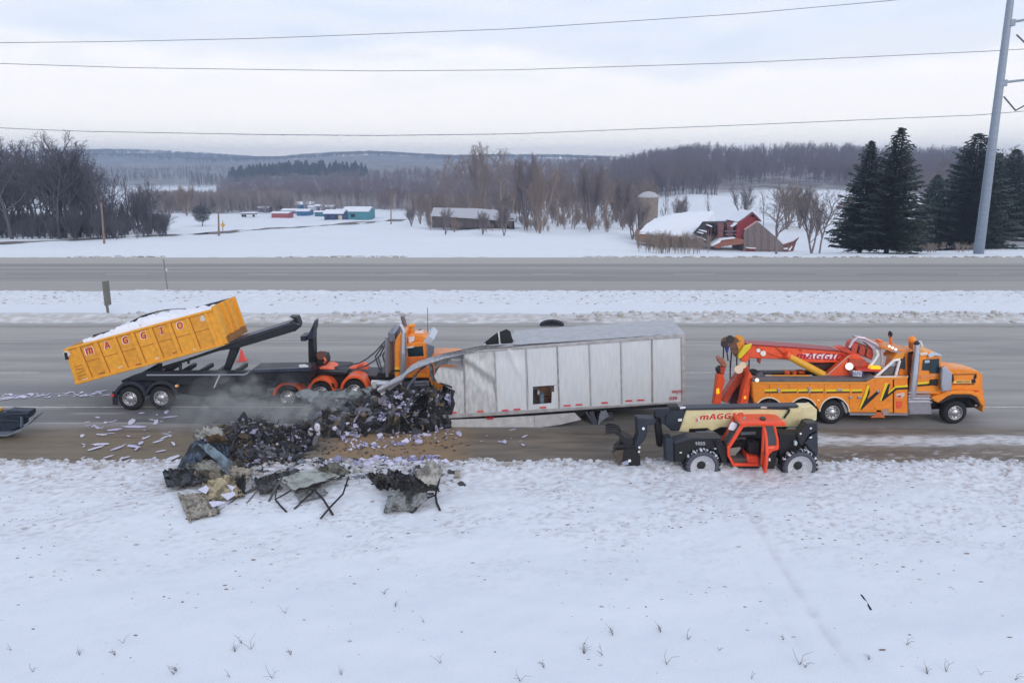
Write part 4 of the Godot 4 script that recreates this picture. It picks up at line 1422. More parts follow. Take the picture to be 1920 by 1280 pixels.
# ---------- roll-off trailer, its container and the snow in it ----------
func build_rolloff() -> void:
	crop(80, 540, 3.84)
	var p := gp(275, 770, 0.0)
	plane_at(p)
	var black := mat(rgb(34, 36, 46), 0.45, 0.1, 0.35, 0.7)
	var coal := mat(rgb(24, 25, 32), 0.5, 0.1, 0.3, 0.7)
	var bluish := mat(rgb(60, 66, 88), 0.4, 0.2, 0.25, 0.7)
	var t := thing("rolloff_trailer", "black roll-off trailer with a raised hoist frame, two axles and dual wheels", "trailer", p)
	obj("main_rail", E([620, 640, 740, 600, 1470, 598, 1500, 612, 1920, 600, 1925, 690, 1580, 668, 1500, 690, 1180, 700, 900, 690, 760, 665, 640, 668], 0.12, 0.30, 0.02), black, t)
	obj("main_rail", E([740, 600, 1470, 598, 1920, 600, 1925, 680, 1180, 690, 760, 660], 2.0, 2.2, 0.02), coal, t)
	for x in [700, 830, 960, 1090, 1220, 1350, 1480, 1620, 1760, 1900]:
		obj("cross_member", E([x, 612, x + 26, 612, x + 26, 640, x, 640], 0.31, 1.99, 0.0), coal, t)
	obj("deck_edge", E([745, 622, 1440, 620, 1465, 612, 1480, 598, 1487, 598, 1470, 620, 1445, 628, 745, 631], 0.06, 0.11, 0.004), mat(rgb(160, 164, 176), 0.45, 0.4), t)
	obj("side_skirt", E([930, 640, 1560, 640, 1600, 680, 1600, 770, 1480, 790, 1100, 780, 960, 760], 0.5, 0.8, 0.02), coal, t)
	# raised middle well and gooseneck deck
	obj("front_deck", E([1490, 610, 1515, 580, 1925, 574, 1925, 660, 1590, 650, 1500, 620], 0.35, 1.3, 0.03), black, t)
	obj("front_deck_rail", E([1510, 590, 1925, 574, 1925, 600, 1500, 612], 0.05, 0.30, 0.02), bluish, t)
	obj("lock_bar", E([1840, 556, 1880, 552, 1910, 562, 1905, 570, 1850, 572], 0.0, 0.08, 0.01), mat(rgb(220, 222, 228), 0.4, 0.3), t)
	# hoist frame
	for z in [[0.55, 0.75], [1.75, 1.95]]:
		obj("hoist_rail", E([560, 668, 640, 632, 1010, 520, 1300, 420, 1770, 262, 1800, 250, 1845, 268, 1830, 300, 1790, 318, 1420, 428, 1270, 452, 1000, 540, 650, 664, 580, 690], z[0], z[1], 0.02), black, t)
	obj("hoist_plate", E([1310, 396, 1770, 252, 1774, 262, 1320, 408], 0.76, 1.74, 0.0), bluish, t)
	obj("hook", E([1740, 272, 1800, 245, 1806, 226, 1772, 206, 1826, 208, 1846, 262, 1838, 292, 1812, 314, 1770, 312], 1.0, 1.5, 0.03), black, t)
	obj("hoist_leg", E([1345, 436, 1412, 424, 1405, 450, 1335, 610, 1282, 612, 1300, 580], 0.7, 0.9, 0.02), black, t)
	obj("hoist_leg", E([1345, 436, 1412, 424, 1405, 450, 1335, 610, 1282, 612, 1300, 580], 1.6, 1.8, 0.02), coal, t)
	obj("lift_cylinder", T([V(990, 600, 1.25), V(990, 530, 1.25)], 0.07, 10), mat(rgb(150, 154, 162), 0.3, 0.6), t)
	obj("prop_bar", T([V(1276, 622, 0.1), V(1232, 716, 0.0)], 0.035, 8), mat(rgb(190, 190, 186), 0.4, 0.4), t)
	obj("latch", T([V(1048, 522, 0.3), V(1048, 544, 0.3)], 0.05, 6), coal, t)
	# running gear
	for c in [[625, 797, 88], [850, 792, 88]]:
		for z in [0.0, 0.36, 1.75, 2.1]:
			wheel(t, V(c[0], c[1], z) , mlen(c[2]), 0.30)
		var a := arc(c[0], c[1], 122, 192, 352, 18)
		var b := arc(c[0], c[1], 100, 352, 192, 18)
		obj("fender", E(a + b, -0.06, 0.72, 0.015), mat(rgb(46, 50, 62), 0.5, 0.1, 0.25, 0.7), t)
	obj("axle_frame", E([560, 690, 940, 680, 940, 740, 560, 760], 0.75, 1.7, 0.0), coal, t)
	obj("mud_flap", E([498, 745, 540, 742, 534, 842, 502, 840], 0.05, 0.08, 0.0), mat(rgb(30, 32, 40), 0.8), t)
	obj("tail_light", E([488, 766, 508, 766, 508, 782, 488, 782], -0.02, 0.04, 0.005), mat(rgb(214, 60, 60), 0.3), t)
	obj("marker_light", E([948, 700, 966, 698, 970, 712, 952, 714], -0.02, 0.10, 0.006), mat(rgb(255, 190, 130), 0.3), t)
	# container, built level and then tipped with the hoist
	var bl := V(232, 692, 0.25)
	var br := V(1306, 407, 0.25)
	var tl := V(162, 437, 0.25)
	var ang := atan2(br.y - bl.y, br.x - bl.x)
	var len := (br - bl).length()
	var c := thing("dumpster", "open yellow ribbed dumpster tipped up on the roll-off trailer, heaped with snow", "dumpster", p + bl)
	c.rotation.z = ang
	var hgt: float = (tl - bl).rotated(Vector3(0, 0, 1), -ang).y
	var lean: float = (tl - bl).rotated(Vector3(0, 0, 1), -ang).x
	var wid := 2.35
	var yel := mat(rgb(248, 174, 42), 0.5, 0.0, 0.13, 0.5)
	var yel2 := mat(rgb(240, 166, 40), 0.5, 0.0, 0.16, 0.5)
	var rib := mat(rgb(246, 172, 42), 0.5, 0.0, 0.13, 0.6)
	var us := [0.0, 0.105, 0.225, 0.348, 0.468, 0.588, 0.710, 0.832, 0.955, 1.0]
	for k in us.size() - 1:
		var u0: float = us[k] * len
		var u1: float = us[k + 1] * len
		var st := flat()
		var l0 := lean if k == 0 else 0.0
		prism(st, PackedVector2Array([Vector2(u0, 0.02), Vector2(u1, 0.02), Vector2(u1, hgt - 0.05), Vector2(u0 + l0, hgt - 0.05)]), -0.05, -0.10, 0.0)
		obj("side_panel", st, [yel, yel2][k % 2], c)
	for k in us.size() - 1:
		if k == 0:
			continue
		var st := flat()
		box(st, Vector3(us[k] * len, hgt * 0.5, -0.02), Vector3(0.17, hgt - 0.14, 0.10), Basis.IDENTITY, 0.03)
		obj("rib", st, rib, c)
		if k < us.size() - 2:
			st = flat()
			box(st, Vector3((us[k] + us[k + 1]) * 0.5 * len, hgt * 0.52, -0.044), Vector3((us[k + 1] - us[k]) * len - 0.19, 0.03, 0.02))
			obj("seam", st, mat(rgb(176, 112, 40), 0.7), c)
			st = flat()
			box(st, Vector3(us[k] * len + 0.10, hgt * 0.5, -0.045), Vector3(0.016, hgt - 0.2, 0.012))
			obj("rust_line", st, mat(rgb(140, 84, 44), 0.8), c)
	var st := flat()
	box(st, Vector3(len * 0.5 + lean * 0.5, hgt - 0.03, -0.03), Vector3(len - lean, 0.10, 0.14), Basis.IDENTITY, 0.025)
	obj("top_rail", st, rib, c)
	st = flat()
	box(st, Vector3(len * 0.5, 0.03, -0.02), Vector3(len, 0.12, 0.12), Basis.IDENTITY, 0.025)
	obj("bottom_rail", st, rib, c)
	st = flat()
	box(st, Vector3(len * 0.5, 0.0, -wid * 0.5), Vector3(len, 0.06, wid - 0.2))
	obj("floor", st, coal, c)
	st = flat()
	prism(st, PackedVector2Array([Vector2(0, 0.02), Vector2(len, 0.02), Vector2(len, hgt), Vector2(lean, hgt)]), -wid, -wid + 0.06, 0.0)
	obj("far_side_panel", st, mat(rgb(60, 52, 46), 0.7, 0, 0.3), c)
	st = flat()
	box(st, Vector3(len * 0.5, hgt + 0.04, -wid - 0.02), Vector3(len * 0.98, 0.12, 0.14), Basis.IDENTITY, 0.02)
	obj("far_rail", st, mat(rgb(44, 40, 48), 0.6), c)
	# front end wall (faces right) with two stout posts
	st = flat()
	box(st, Vector3(len + 0.02, hgt * 0.5 + 0.06, -wid * 0.5), Vector3(0.07, hgt + 0.10, wid - 0.1), Basis.IDENTITY, 0.01)
	obj("end_wall", st, yel, c)
	for z in [-0.12, -0.95, -1.5, -wid + 0.1]:
		st = flat()
		box(st, Vector3(len + 0.10, hgt * 0.5 + 0.06, z), Vector3(0.14, hgt + 0.12, 0.16), Basis.IDENTITY, 0.02)
		obj("end_post", st, rib, c)
	st = flat()
	box(st, Vector3(len + 0.10, 0.16, -wid * 0.5), Vector3(0.16, 0.3, wid - 0.1), Basis.IDENTITY, 0.02)
	obj("end_sill", st, mat(rgb(170, 110, 44), 0.7, 0, 0.3), c)
	# tailgate end, battered
	st = flat()
	prism(st, PackedVector2Array([Vector2(0.0, 0.0), Vector2(0.16, 0.0), Vector2(lean + 0.16, hgt + 0.05), Vector2(lean - 0.12, hgt - 0.02), Vector2(lean - 0.16, hgt * 0.82), Vector2(lean * 0.6 - 0.03, hgt * 0.7)]), 0.0, -wid, 0.03)
	obj("tailgate", st, rib, c)
	for k in 5:
		st = flat()
		box(st, Vector3(lean * (0.18 + 0.09 * k) + 0.30 + 0.05 * (k % 2), hgt * (0.10 + 0.09 * k), -0.035), Vector3(0.40, 0.02, 0.02), Basis(Vector3(0, 0, 1), 0.15 * (k % 3) - 0.1))
		obj("scrape", st, mat(rgb(140, 92, 46), 0.8), c)
	for k in 7:
		st = flat()
		box(st, Vector3(len * (0.07 + 0.125 * k), 0.12 + 0.05 * (k % 3), -0.038), Vector3(0.30 + 0.1 * (k % 2), 0.05, 0.012), Basis(Vector3(0, 0, 1), 0.1 * (k % 3) - 0.08))
		obj("worn_patch", st, [mat(rgb(226, 214, 190), 0.7), mat(rgb(150, 98, 52), 0.8)][k % 2], c)
	st = flat()
	box(st, Vector3(lean - 0.02, hgt - 0.22, 0.01), Vector3(0.22, 0.24, 0.05), Basis(Vector3(0, 0, 1), 0.3))
	obj("torn_corner", st, mat(rgb(206, 204, 206), 0.6), c)
	st = flat()
	box(st, Vector3(lean - 0.07, hgt - 0.30, 0.03), Vector3(0.12, 0.30, 0.06), Basis(Vector3(0, 0, 1), -0.2))
	obj("hinge", st, coal, c)
	st = flat()
	prism(st, PackedVector2Array([Vector2(len * 0.905, hgt * 0.78), Vector2(len * 0.945, hgt * 0.74), Vector2(len * 0.95, hgt * 0.9), Vector2(len * 0.92, hgt * 0.92)]), -0.042, -0.049, 0.0)
	obj("bare_patch", st, mat(rgb(206, 200, 192), 0.6), c)
	var red := mat(rgb(176, 22, 62), 0.5)
	var white := mat(rgb(236, 228, 222), 0.5)
	var word := "mAGGIO"
	for k in 6:
		var u: float = (us[k + 1] + us[k + 2]) * 0.5 * len
		var big: float = 1.25 if k == 0 else 1.0
		text("lettering", word[k], 0.40, white, c, Vector3(u, hgt * 0.80, -0.048), Vector3.ZERO, Vector3(1.22, 1.14 * big, 1), 0.006, 0.12)
		text("lettering", word[k], 0.40, red, c, Vector3(u + 0.01, hgt * 0.80, -0.040), Vector3.ZERO, Vector3(1.0, 1.0 * big, 1), 0.006, 0.12)
	# snow load
	var f := func(s: float, tt: float) -> Vector3:
		var u := lerpf(0.10, 0.985, s) * len
		var z := lerpf(-0.14, -wid + 0.10, tt)
		var edge := minf(minf(s, 1.0 - s) * 10.0, minf(tt, 1.0 - tt) * 7.0)
		var h := 0.16 + 0.26 * exp(-pow((s - 0.45) / 0.32, 2.0)) + nf.get_noise_2d(u * 5.0, z * 5.0) * 0.16 + absf(nf.get_noise_2d(u * 9.0 + 9.0, z * 9.0)) * 0.10
		return Vector3(u, hgt - 0.30 + h * clampf(edge, 0, 1) + 0.12, z)
	var snowpile := thing("snow_load", "heap of white snow filling the tipped yellow dumpster", "snow", p + bl)
	snowpile.rotation.z = ang
	obj("heap", grid(70, 26, f), mat(rgb(228, 230, 238), 0.9), snowpile)
	var lumps := [[0.14, 0.10, 0.16], [0.30, 0.22, 0.13], [0.37, 0.18, 0.16], [0.52, 0.3, 0.2], [0.60, 0.24, 0.15], [0.84, 0.16, 0.12], [0.45, 0.3, 0.14]]
	for k in lumps.size():
		var o := obj("snow_chunk", blob(1.0, 0.5, k, 7), mat(rgb(228, 230, 238), 0.9), snowpile)
		o.position = Vector3(lumps[k][0] * len, hgt - 0.02 + lumps[k][1] * 0.5, -0.55 - 0.2 * (k % 3))
		o.scale = Vector3(1.7, 0.8, 1.2) * lumps[k][2]
	# long grey sheet lying behind the dumpster
	var g := thing("grey_sheet", "long sagging grey sheet draped behind the dumpster's far rail", "tarp", p + bl)
	g.rotation.z = ang
	f = func(s: float, tt: float) -> Vector3:
		return Vector3(lerpf(0.20, 0.68, s) * len, hgt + 0.12 + 0.26 * sin(s * PI) * (1.0 - tt * 0.5) + nf.get_noise_2d(s * 8.0, tt * 8.0) * 0.05, -wid - 0.12 - tt * 0.9 * sin(s * PI) - 0.02)
	obj("sheet", grid(40, 10, f), mat(rgb(112, 112, 122), 0.7, 0, 0.2), g)

# ---------- the roll-off's tractor ----------
func build_tractor() -> void:
	crop(440, 570, 4.3636)
	var p := gp(650, 760, 0.0)
	p.z -= 0.35
	plane_at(p)
	var black := mat(rgb(26, 27, 34), 0.5, 0.1, 0.3, 0.7)
	var navy := mat(rgb(52, 56, 78), 0.45, 0.2, 0.25, 0.7)
	var org_paint := mat(rgb(250, 146, 28), 0.4, 0.0, 0.12, 0.5)
	var fend := mat(rgb(244, 98, 42), 0.4, 0.0, 0.12, 0.7)
	var chrome := mat(rgb(200, 200, 206), 0.28, 0.8)
	var t := thing("tractor_truck", "orange long-nosed tractor truck with three orange-fendered axles behind the wreck", "truck", p)
	obj("chassis_rail", E([210, 610, 640, 590, 1160, 600, 1850, 610, 1850, 680, 1120, 690, 240, 680], 0.55, 0.75, 0.0), black, t)
	obj("chassis_rail", E([210, 610, 1160, 600, 1850, 610, 1850, 680, 240, 680], 1.75, 1.95, 0.0), black, t)
	obj("tail_plate", E([215, 640, 300, 635, 320, 615, 390, 612, 330, 660, 310, 690, 250, 694, 222, 670], 0.2, 2.3, 0.01), mat(rgb(120, 128, 136), 0.4, 0.5), t)
	obj("side_shield", E([300, 620, 640, 560, 660, 555, 900, 560, 1160, 600, 1160, 690, 1080, 690, 860, 690, 600, 690, 320, 660], 0.62, 1.6, 0.0), black, t)
	obj("deck", E([640, 545, 700, 548, 880, 556, 908, 566, 900, 578, 800, 585, 640, 575], 0.35, 2.1, 0.02), black, t)
	obj("deck_plate", E([900, 574, 1160, 586, 1160, 600, 900, 590], 0.62, 2.0, 0.0), mat(rgb(70, 68, 74), 0.6, 0.2), t)
	# hook post
	obj("hook_post", E([598, 290, 640, 285, 645, 420, 660, 420, 662, 520, 650, 548, 605, 545, 600, 420], 0.9, 1.5, 0.03), black, t)
	obj("post_blade", E([590, 270, 640, 165, 648, 140, 650, 190, 636, 240, 638, 285, 596, 290], 0.85, 1.55, 0.02), navy, t)
	obj("post_stop", E([534, 265, 582, 263, 582, 303, 538, 304], 0.8, 1.6, 0.02), navy, t)
	obj("winch", E([660, 440, 690, 420, 735, 430, 748, 470, 742, 520, 680, 522, 664, 500], 0.9, 1.7, 0.05), mat(rgb(40, 34, 38), 0.6), t)
	obj("winch_drum", T([V(704, 420, 0.8), V(704, 420, 1.7)], 0.20, 14), mat(rgb(92, 52, 40), 0.7), t)
	obj("winch_hose", T([V(730, 440, 0.8), V(742, 462, 0.7), V(732, 480, 0.75)], 0.05, 7), mat(rgb(226, 110, 70), 0.5), t)
	# fenders and wheels
	for c in [[432, 752, 128, 118], [703, 722, 118, 122], [976, 704, 118, 124]]:
		for z in [0.0, 0.36, 1.75, 2.1]:
			wheel(t, V(c[0], c[1] + 12, z), mlen(100), 0.30)
		var a := arc(c[0], c[1] + 4, c[2], 184, 352, 20, c[3])
		var b := arc(c[0], c[1] + 4, c[2] - 24, 352, 184, 20, c[3] - 24)
		obj("fender", E(a + b, -0.08, 0.74, 0.025), fend, t)
	obj("fender_bracket", E([790, 640, 812, 655, 820, 690, 800, 680], -0.10, -0.08, 0.0), black, t)
	# hoses and stacks behind the cab
	var pipe := mat(rgb(150, 150, 160), 0.35, 0.5)
	for k in 4:
		var x := 1238.0 + k * 20.0
		obj("air_pipe", T([V(x + 6, 270 + k * 10, 0.4 + 0.35 * k), V(x, 400, 0.4 + 0.35 * k), V(x + 10, 592, 0.4 + 0.35 * k)], 0.075, 9), pipe, t)
	var hose := mat(rgb(74, 74, 88), 0.6)
	for a in [[1245, 285, 1150, 390, 1020, 482, 800, 520], [1240, 300, 1190, 420, 1080, 500, 1000, 530], [1240, 320, 1175, 440, 1200, 520, 1200, 590], [1210, 340, 1150, 430, 1190, 540, 1185, 590], [1260, 330, 1210, 420, 1230, 480, 1240, 520], [880, 556, 960, 565, 1010, 556, 1050, 548]]:
		var z := 0.5 + rng.randf() * 1.2
		obj("hanging_hose", T([V(a[0], a[1], z), V((a[0] + a[2]) / 2.0 - 4, (a[1] + a[3]) / 2.0 + 5, z), V(a[2], a[3], z), V((a[4] + a[2]) / 2.0, (a[5] + a[3]) / 2.0 + 7, z), V(a[4], a[5], z), V(a[6], a[7], z)], 0.035, 7), hose, t)
	obj("hose_rack", E([1250, 240, 1262, 228, 1275, 240, 1310, 236, 1312, 300, 1270, 310, 1256, 290], 0.4, 2.0, 0.02), mat(rgb(120, 122, 136), 0.4, 0.4), t)
	obj("hose_rack_foot", E([1180, 560, 1310, 575, 1310, 606, 1170, 606], 0.5, 2.0, 0.02), black, t)
	# sleeper and cab
	obj("sleeper", E([1306, 340, 1322, 280, 1348, 240, 1400, 232, 1400, 606, 1308, 606], 0.0, 1.3, 0.05), org_paint, t)
	obj("sleeper_stripe", E([1308, 538, 1398, 538, 1398, 552, 1308, 552], -0.01, 0.0, 0.0), black, t)
	obj("sleeper_stripe_light", E([1308, 515, 1398, 515, 1398, 536, 1308, 536], -0.01, 0.0, 0.0), mat(rgb(240, 180, 40), 0.5), t)
	obj("exhaust_stack", T([V(1378, 600, -0.12), V(1382, 400, -0.12), V(1384, 230, -0.12), V(1362, 178, -0.12), V(1348, 170, -0.12)], [0.15, 0.15, 0.10, 0.09, 0.09], 14), chrome, t)
	obj("exhaust_stack", T([V(1394, 330, 2.2), V(1392, 180, 2.2), V(1372, 98, 2.2)], 0.10, 12), mat(rgb(130, 118, 124), 0.35, 0.5), t)
	obj("cab", E([1400, 330, 1430, 318, 1530, 308, 1556, 325, 1568, 420, 1588, 470, 1588, 606, 1400, 606], 0.12, 1.3, 0.05), org_paint, t)
	obj("cab_roof", E([1402, 262, 1440, 250, 1520, 250, 1576, 280, 1540, 306, 1404, 318], 0.30, 1.3, 0.05), org_paint, t)
	obj("side_window", E([1414, 364, 1470, 350, 1538, 344, 1546, 424, 1420, 430], 0.10, 0.13, 0.0), mat(rgb(26, 44, 54), 0.12), t)
	obj("window_visor", E([1402, 356, 1466, 344, 1462, 356, 1404, 364], 0.02, 0.12, 0.0), mat(rgb(214, 212, 212), 0.5), t)
	obj("door_panel", E([1406, 438, 1556, 432, 1572, 500, 1576, 560, 1406, 560], 0.09, 0.12, 0.01), mat(rgb(222, 116, 46), 0.35, 0, 0.12), t)
	obj("beacon", E([1420, 170, 1470, 168, 1472, 190, 1420, 190], 1.0, 1.3, 0.02), mat(rgb(226, 150, 40), 0.3), t)
	obj("beacon_post", T([V(1446, 190, 1.15), V(1446, 222, 1.15)], 0.12, 8), mat(rgb(214, 150, 60), 0.4), t)
	obj("roof_horn", T([V(1475, 236, 0.6), V(1545, 232, 0.6)], [0.07, 0.13], 12), mat(rgb(232, 206, 196), 0.3, 0.4), t)
	obj("roof_horn", T([V(1480, 260, 0.9), V(1550, 252, 0.9)], [0.07, 0.13], 12), mat(rgb(232, 206, 196), 0.3, 0.4), t)
	obj("roof_lamp", T([V(1520, 222, 0.8), V(1520, 206, 0.8)], 0.09, 10), mat(rgb(96, 40, 40), 0.4), t)
	obj("air_deflector", E([1422, 270, 1470, 262, 1468, 300, 1424, 322], 0.2, 0.24, 0.0), mat(rgb(222, 224, 228), 0.4), t)
	obj("sun_visor", E([1540, 300, 1592, 258, 1630, 290, 1606, 322, 1560, 330], 0.3, 2.1, 0.01), mat(rgb(196, 204, 216), 0.35, 0.3), t)
	obj("mirror", E([1576, 330, 1632, 344, 1628, 400, 1600, 440, 1575, 440], -0.05, 0.0, 0.01), mat(rgb(120, 134, 150), 0.3, 0.5), t)
	obj("aerial", T([V(1580, 250, 1.2), V(1577, 28, 1.2)], 0.012, 5), black, t)
	obj("hood", E([1588, 430, 1620, 412, 1700, 410, 1830, 414, 1852, 425, 1852, 610, 1588, 606], 0.35, 1.5, 0.08), mat(rgb(236, 140, 66), 0.35, 0, 0.12, 0.5), t)
	obj("front_fender", E([1590, 606, 1700, 590, 1850, 590, 1850, 640, 1720, 650, 1668, 724, 1606, 660], -0.02, 0.8, 0.03), org_paint, t)
	wheel(t, V(1790, 735, 0.1), mlen(100), 0.32)
	wheel(t, V(1790, 735, 2.0), mlen(100), 0.32)
	# tanks and steps
	obj("fuel_tank", T([V(1120, 656, 0.25), V(1350, 660, 0.25)], 0.20, 16), chrome, t)
	for x in [1122, 1330]:
		obj("tank_strap", E([x, 632, x + 34, 632, x + 34, 692, x, 692], 0.0, 0.1, 0.01), mat(rgb(230, 230, 234), 0.4, 0.3), t)
	obj("side_box", E([1360, 640, 1588, 632, 1588, 720, 1360, 724], 0.1, 0.7, 0.02), mat(rgb(96, 98, 110), 0.4, 0.4), t)
	for y in [636, 658]:
		obj("step", E([1470, y, 1592, y - 4, 1592, y + 10, 1470, y + 12], -0.02, 0.1, 0.004), mat(rgb(180, 182, 192), 0.35, 0.6), t)
	# flattened orange cones on its deck
	var k := 0
	for a in [[930, 530, 1010, 490, 1040, 492, 990, 532], [985, 535, 1050, 488, 1084, 506, 1085, 536]]:
		plane_at(p)
		var o := obj("orange_bag", E(a, 0.9 + 0.1 * k, 1.3 + 0.1 * k, 0.04), mat(rgb(250, 118, 84), 0.6))
		o.position = p
		tag(o, ["orange cone lying on the truck deck, left one of the pair", "orange cone lying on the truck deck, right one of the pair"][k], "cone", "orange cones lying on the truck deck")
		o.name = numbered("fallen_cone")
		k += 1
	var bag := obj("orange_wrap", E([672, 546, 690, 520, 720, 510, 770, 514, 800, 526, 830, 550, 740, 556], 0.7, 1.6, 0.06), mat(rgb(240, 116, 84), 0.6))
	bag.position = p
	tag(bag, "smooth orange hose wrap lying at the foot of the black hook post", "wrap")

# ---------- the burnt semi-trailer ----------
func build_semi() -> void:
	crop(760, 570, 3.4286)
	var p := Vector3(1.8, 0.0, -27.1)
	plane_at(p)
	var t := thing("semi_trailer", "white box semi-trailer with a burnt, torn left end, settled on its skirt", "trailer", p)
	var wall := mat(rgb(210, 214, 219), 0.45, 0.0, 0.07, 0.3)
	wall.uv1_scale = Vector3(1.0, 0.14, 1.0)
	wall.detail_enabled = false
	var singed := mat(rgb(208, 210, 212), 0.5, 0.0, 0.22, 0.45)
	singed.detail_enabled = false
	singed.uv1_scale = Vector3(0.8, 0.25, 0.8)
	var rail := mat(rgb(190, 188, 190), 0.4, 0.25, 0.2, 0.4)
	var soot := mat(rgb(52, 52, 60), 0.8, 0.1, 0.4, 0.8)
	var dark := mat(rgb(20, 20, 24), 0.9)
	var W := 2.6
	# side panels, seam to seam
	var xs := [385, 590, 787, 990, 1194, 1393, 1590, 1780]
	var tx := [375, 572, 776, 976, 1182, 1386, 1586, 1776]
	var topy := func(x: float) -> float: return lerpf(306.0, 212.0, (x - 380.0) / (1776.0 - 380.0)) if x > 380.0 else lerpf(306.0, 345.0, (380.0 - x) / 200.0)
	var boty := func(x: float) -> float: return lerpf(722.0, 628.0, (x - 130.0) / (1780.0 - 130.0))
	for k in 7:
		var a: float = xs[k] + 4.0
		var b: float = xs[k + 1] - 4.0
		var ta: float = tx[k] + 4.0
		var tb: float = tx[k + 1] - 4.0
		if k == 2:
			# the panel with the hole cut in it
			for q in [[ta, topy.call(ta), tb, topy.call(tb), b, 519, 820, 530, a, 531], [a, 531, 820, 530, 820, 646, a, 648], [957, 518, b, 519, b, 640, 940, 636, 942, 566, 957, 564], [a, 648, 820, 646, 942, 636, b, 640, b, boty.call(b), a, boty.call(a)]]:
				obj("side_panel", E(q, 0.0, 0.03, 0.0), wall, t)
			continue
		var f := func(s: float, tt: float) -> Vector3:
			var top := lerpf(ta, tb, s)
			var bot := lerpf(a, b, s)
			var x := lerpf(bot, top, tt)
			var y := lerpf(boty.call(bot), topy.call(top), tt)
			var bulge := 0.035 * sin(s * PI) * sin(tt * PI)
			if k == 0:      # creased by the heat
				bulge += 0.10 * exp(-pow((tt - 0.92 + s * 0.35) / 0.07, 2.0)) - 0.13 * exp(-pow((tt - 0.80 + s * 0.42) / 0.10, 2.0))
			if k == 1:
				bulge += 0.06 * exp(-pow((s - 0.45 - (1.0 - tt) * 0.8) / 0.10, 2.0)) * smoothstep(0.45, 0.7, tt) - 0.03 * exp(-pow((tt - 0.85) / 0.1, 2.0))
			return V(x, y, 0.0) + Vector3(0, 0, bulge)
		obj("side_panel", grid(18, 26, f), singed if k < 1 else wall, t)
	for k in 8:
		obj("seam_post", E([xs[k] - 5, boty.call(xs[k]), xs[k] + 5, boty.call(xs[k]), tx[k] + 5, topy.call(tx[k]), tx[k] - 5, topy.call(tx[k])], -0.025, 0.02, 0.008), rail if k % 3 else mat(rgb(178, 174, 176), 0.4, 0.25, 0.3, 0.4), t)
	# the torn first panel
	var f0 := func(s: float, tt: float) -> Vector3:
		var lo := [300.0, 690.0]
		var left := [Vector2(300, 700), Vector2(300, 532), Vector2(206, 500), Vector2(188, 452), Vector2(215, 405), Vector2(262, 388)]
		var q := minf(tt * 5.0, 4.999)
		var l: Vector2 = left[int(q)].lerp(left[int(q) + 1], q - int(q))
		var r := Vector2(lerpf(382, 372, tt), lerpf(708, 400, tt))
		var v := l.lerp(r, s)
		var out := 0.16 * (1.0 - s) * smoothstep(0.2, 0.6, tt) + 0.03 * sin(s * 9.0 + tt * 4.0) * (1.0 - s)
		if tt > 0.9:
			out += (tt - 0.9) * 1.5
		return V(v.x, v.y, 0.0) + Vector3(0, 0, out)
	obj("torn_panel", grid(16, 30, f0), singed, t)
	var f1 := func(s: float, tt: float) -> Vector3:
		var a := [Vector2(180, 372), Vector2(240, 352), Vector2(310, 334), Vector2(374, 322)]
		var b := [Vector2(190, 488), Vector2(212, 402), Vector2(270, 386), Vector2(376, 412)]
		var q := minf(s * 3.0, 2.999)
		var v: Vector2 = a[int(q)].lerp(a[int(q) + 1], q - int(q)).lerp(b[int(q)].lerp(b[int(q) + 1], q - int(q)), tt)
		return V(v.x, v.y, 0.02) + Vector3(0, 0, -0.25 * sin(tt * PI) + 0.05 * sin(s * 12.0))
	obj("buckled_panel", grid(24, 12, f1), mat(rgb(176, 178, 184), 0.4, 0.2, 0.25, 0.8), t)
	obj("charred_fringe", E([112, 700, 150, 668, 172, 690, 196, 650, 214, 684, 240, 660, 262, 690, 300, 676, 300, 712, 250, 708, 226, 722, 196, 712, 170, 728, 140, 716, 118, 730], -0.08, -0.02, 0.0), soot, t)
	obj("charred_fringe", E([292, 532, 306, 528, 318, 560, 308, 600, 320, 640, 306, 690, 292, 690], -0.04, 0.0, 0.0), soot, t)
	obj("charred_edge", E([188, 452, 200, 420, 214, 404, 206, 440, 202, 480, 212, 500, 300, 530, 300, 540, 205, 508, 190, 490], -0.10, 0.0, 0.0), mat(rgb(70, 62, 60), 0.9, 0, 0.5, 1.2), t)
	# rails
	obj("top_rail", E([372, 318, 380, 302, 1790, 190, 1800, 190, 1800, 214, 1776, 216], -0.04, 0.10, 0.015), rail, t)
	obj("bottom_rail", E([112, 730, 140, 716, 1780, 624, 1800, 622, 1800, 636, 1400, 662, 700, 710, 118, 745], -0.04, 0.12, 0.015), rail, t)
	obj("corner_post", E([1778, 205, 1800, 200, 1803, 626, 1778, 630], -0.05, 0.20, 0.015), mat(rgb(200, 194, 194), 0.4, 0.25, 0.2, 0.4), t)
	# roof and far side
	var roofp := [V(690, 262, 0.02), V(1800, 188, 0.02)]
	var f2 := func(s: float, tt: float) -> Vector3:
		var q: Vector3 = roofp[0].lerp(roofp[1], s)
		var l := 0.25 * sin(tt * 9.0) * (1.0 - s) * 0.4 if s < 0.03 else 0.0
		return q + Vector3(l, 0.03 * sin(tt * PI) + 0.008 * cos(s * 60.0), -W * tt)
	obj("roof", grid(60, 8, f2), mat(rgb(178, 180, 186), 0.5, 0.05, 0.12, 0.3), t)
	obj("far_wall", E([690, 262, 1790, 195, 1790, 628, 690, 690], W - 0.06, W, 0.0), wall, t)
	obj("front_wall", E([1775, 205, 1795, 203, 1795, 628, 1775, 630], 0.2, W - 0.06, 0.0), wall, t)
	obj("floor", E([300, 700, 1790, 612, 1790, 624, 300, 714], 0.10, W - 0.06, 0.0), mat(rgb(110, 86, 66), 0.85, 0, 0.3), t)
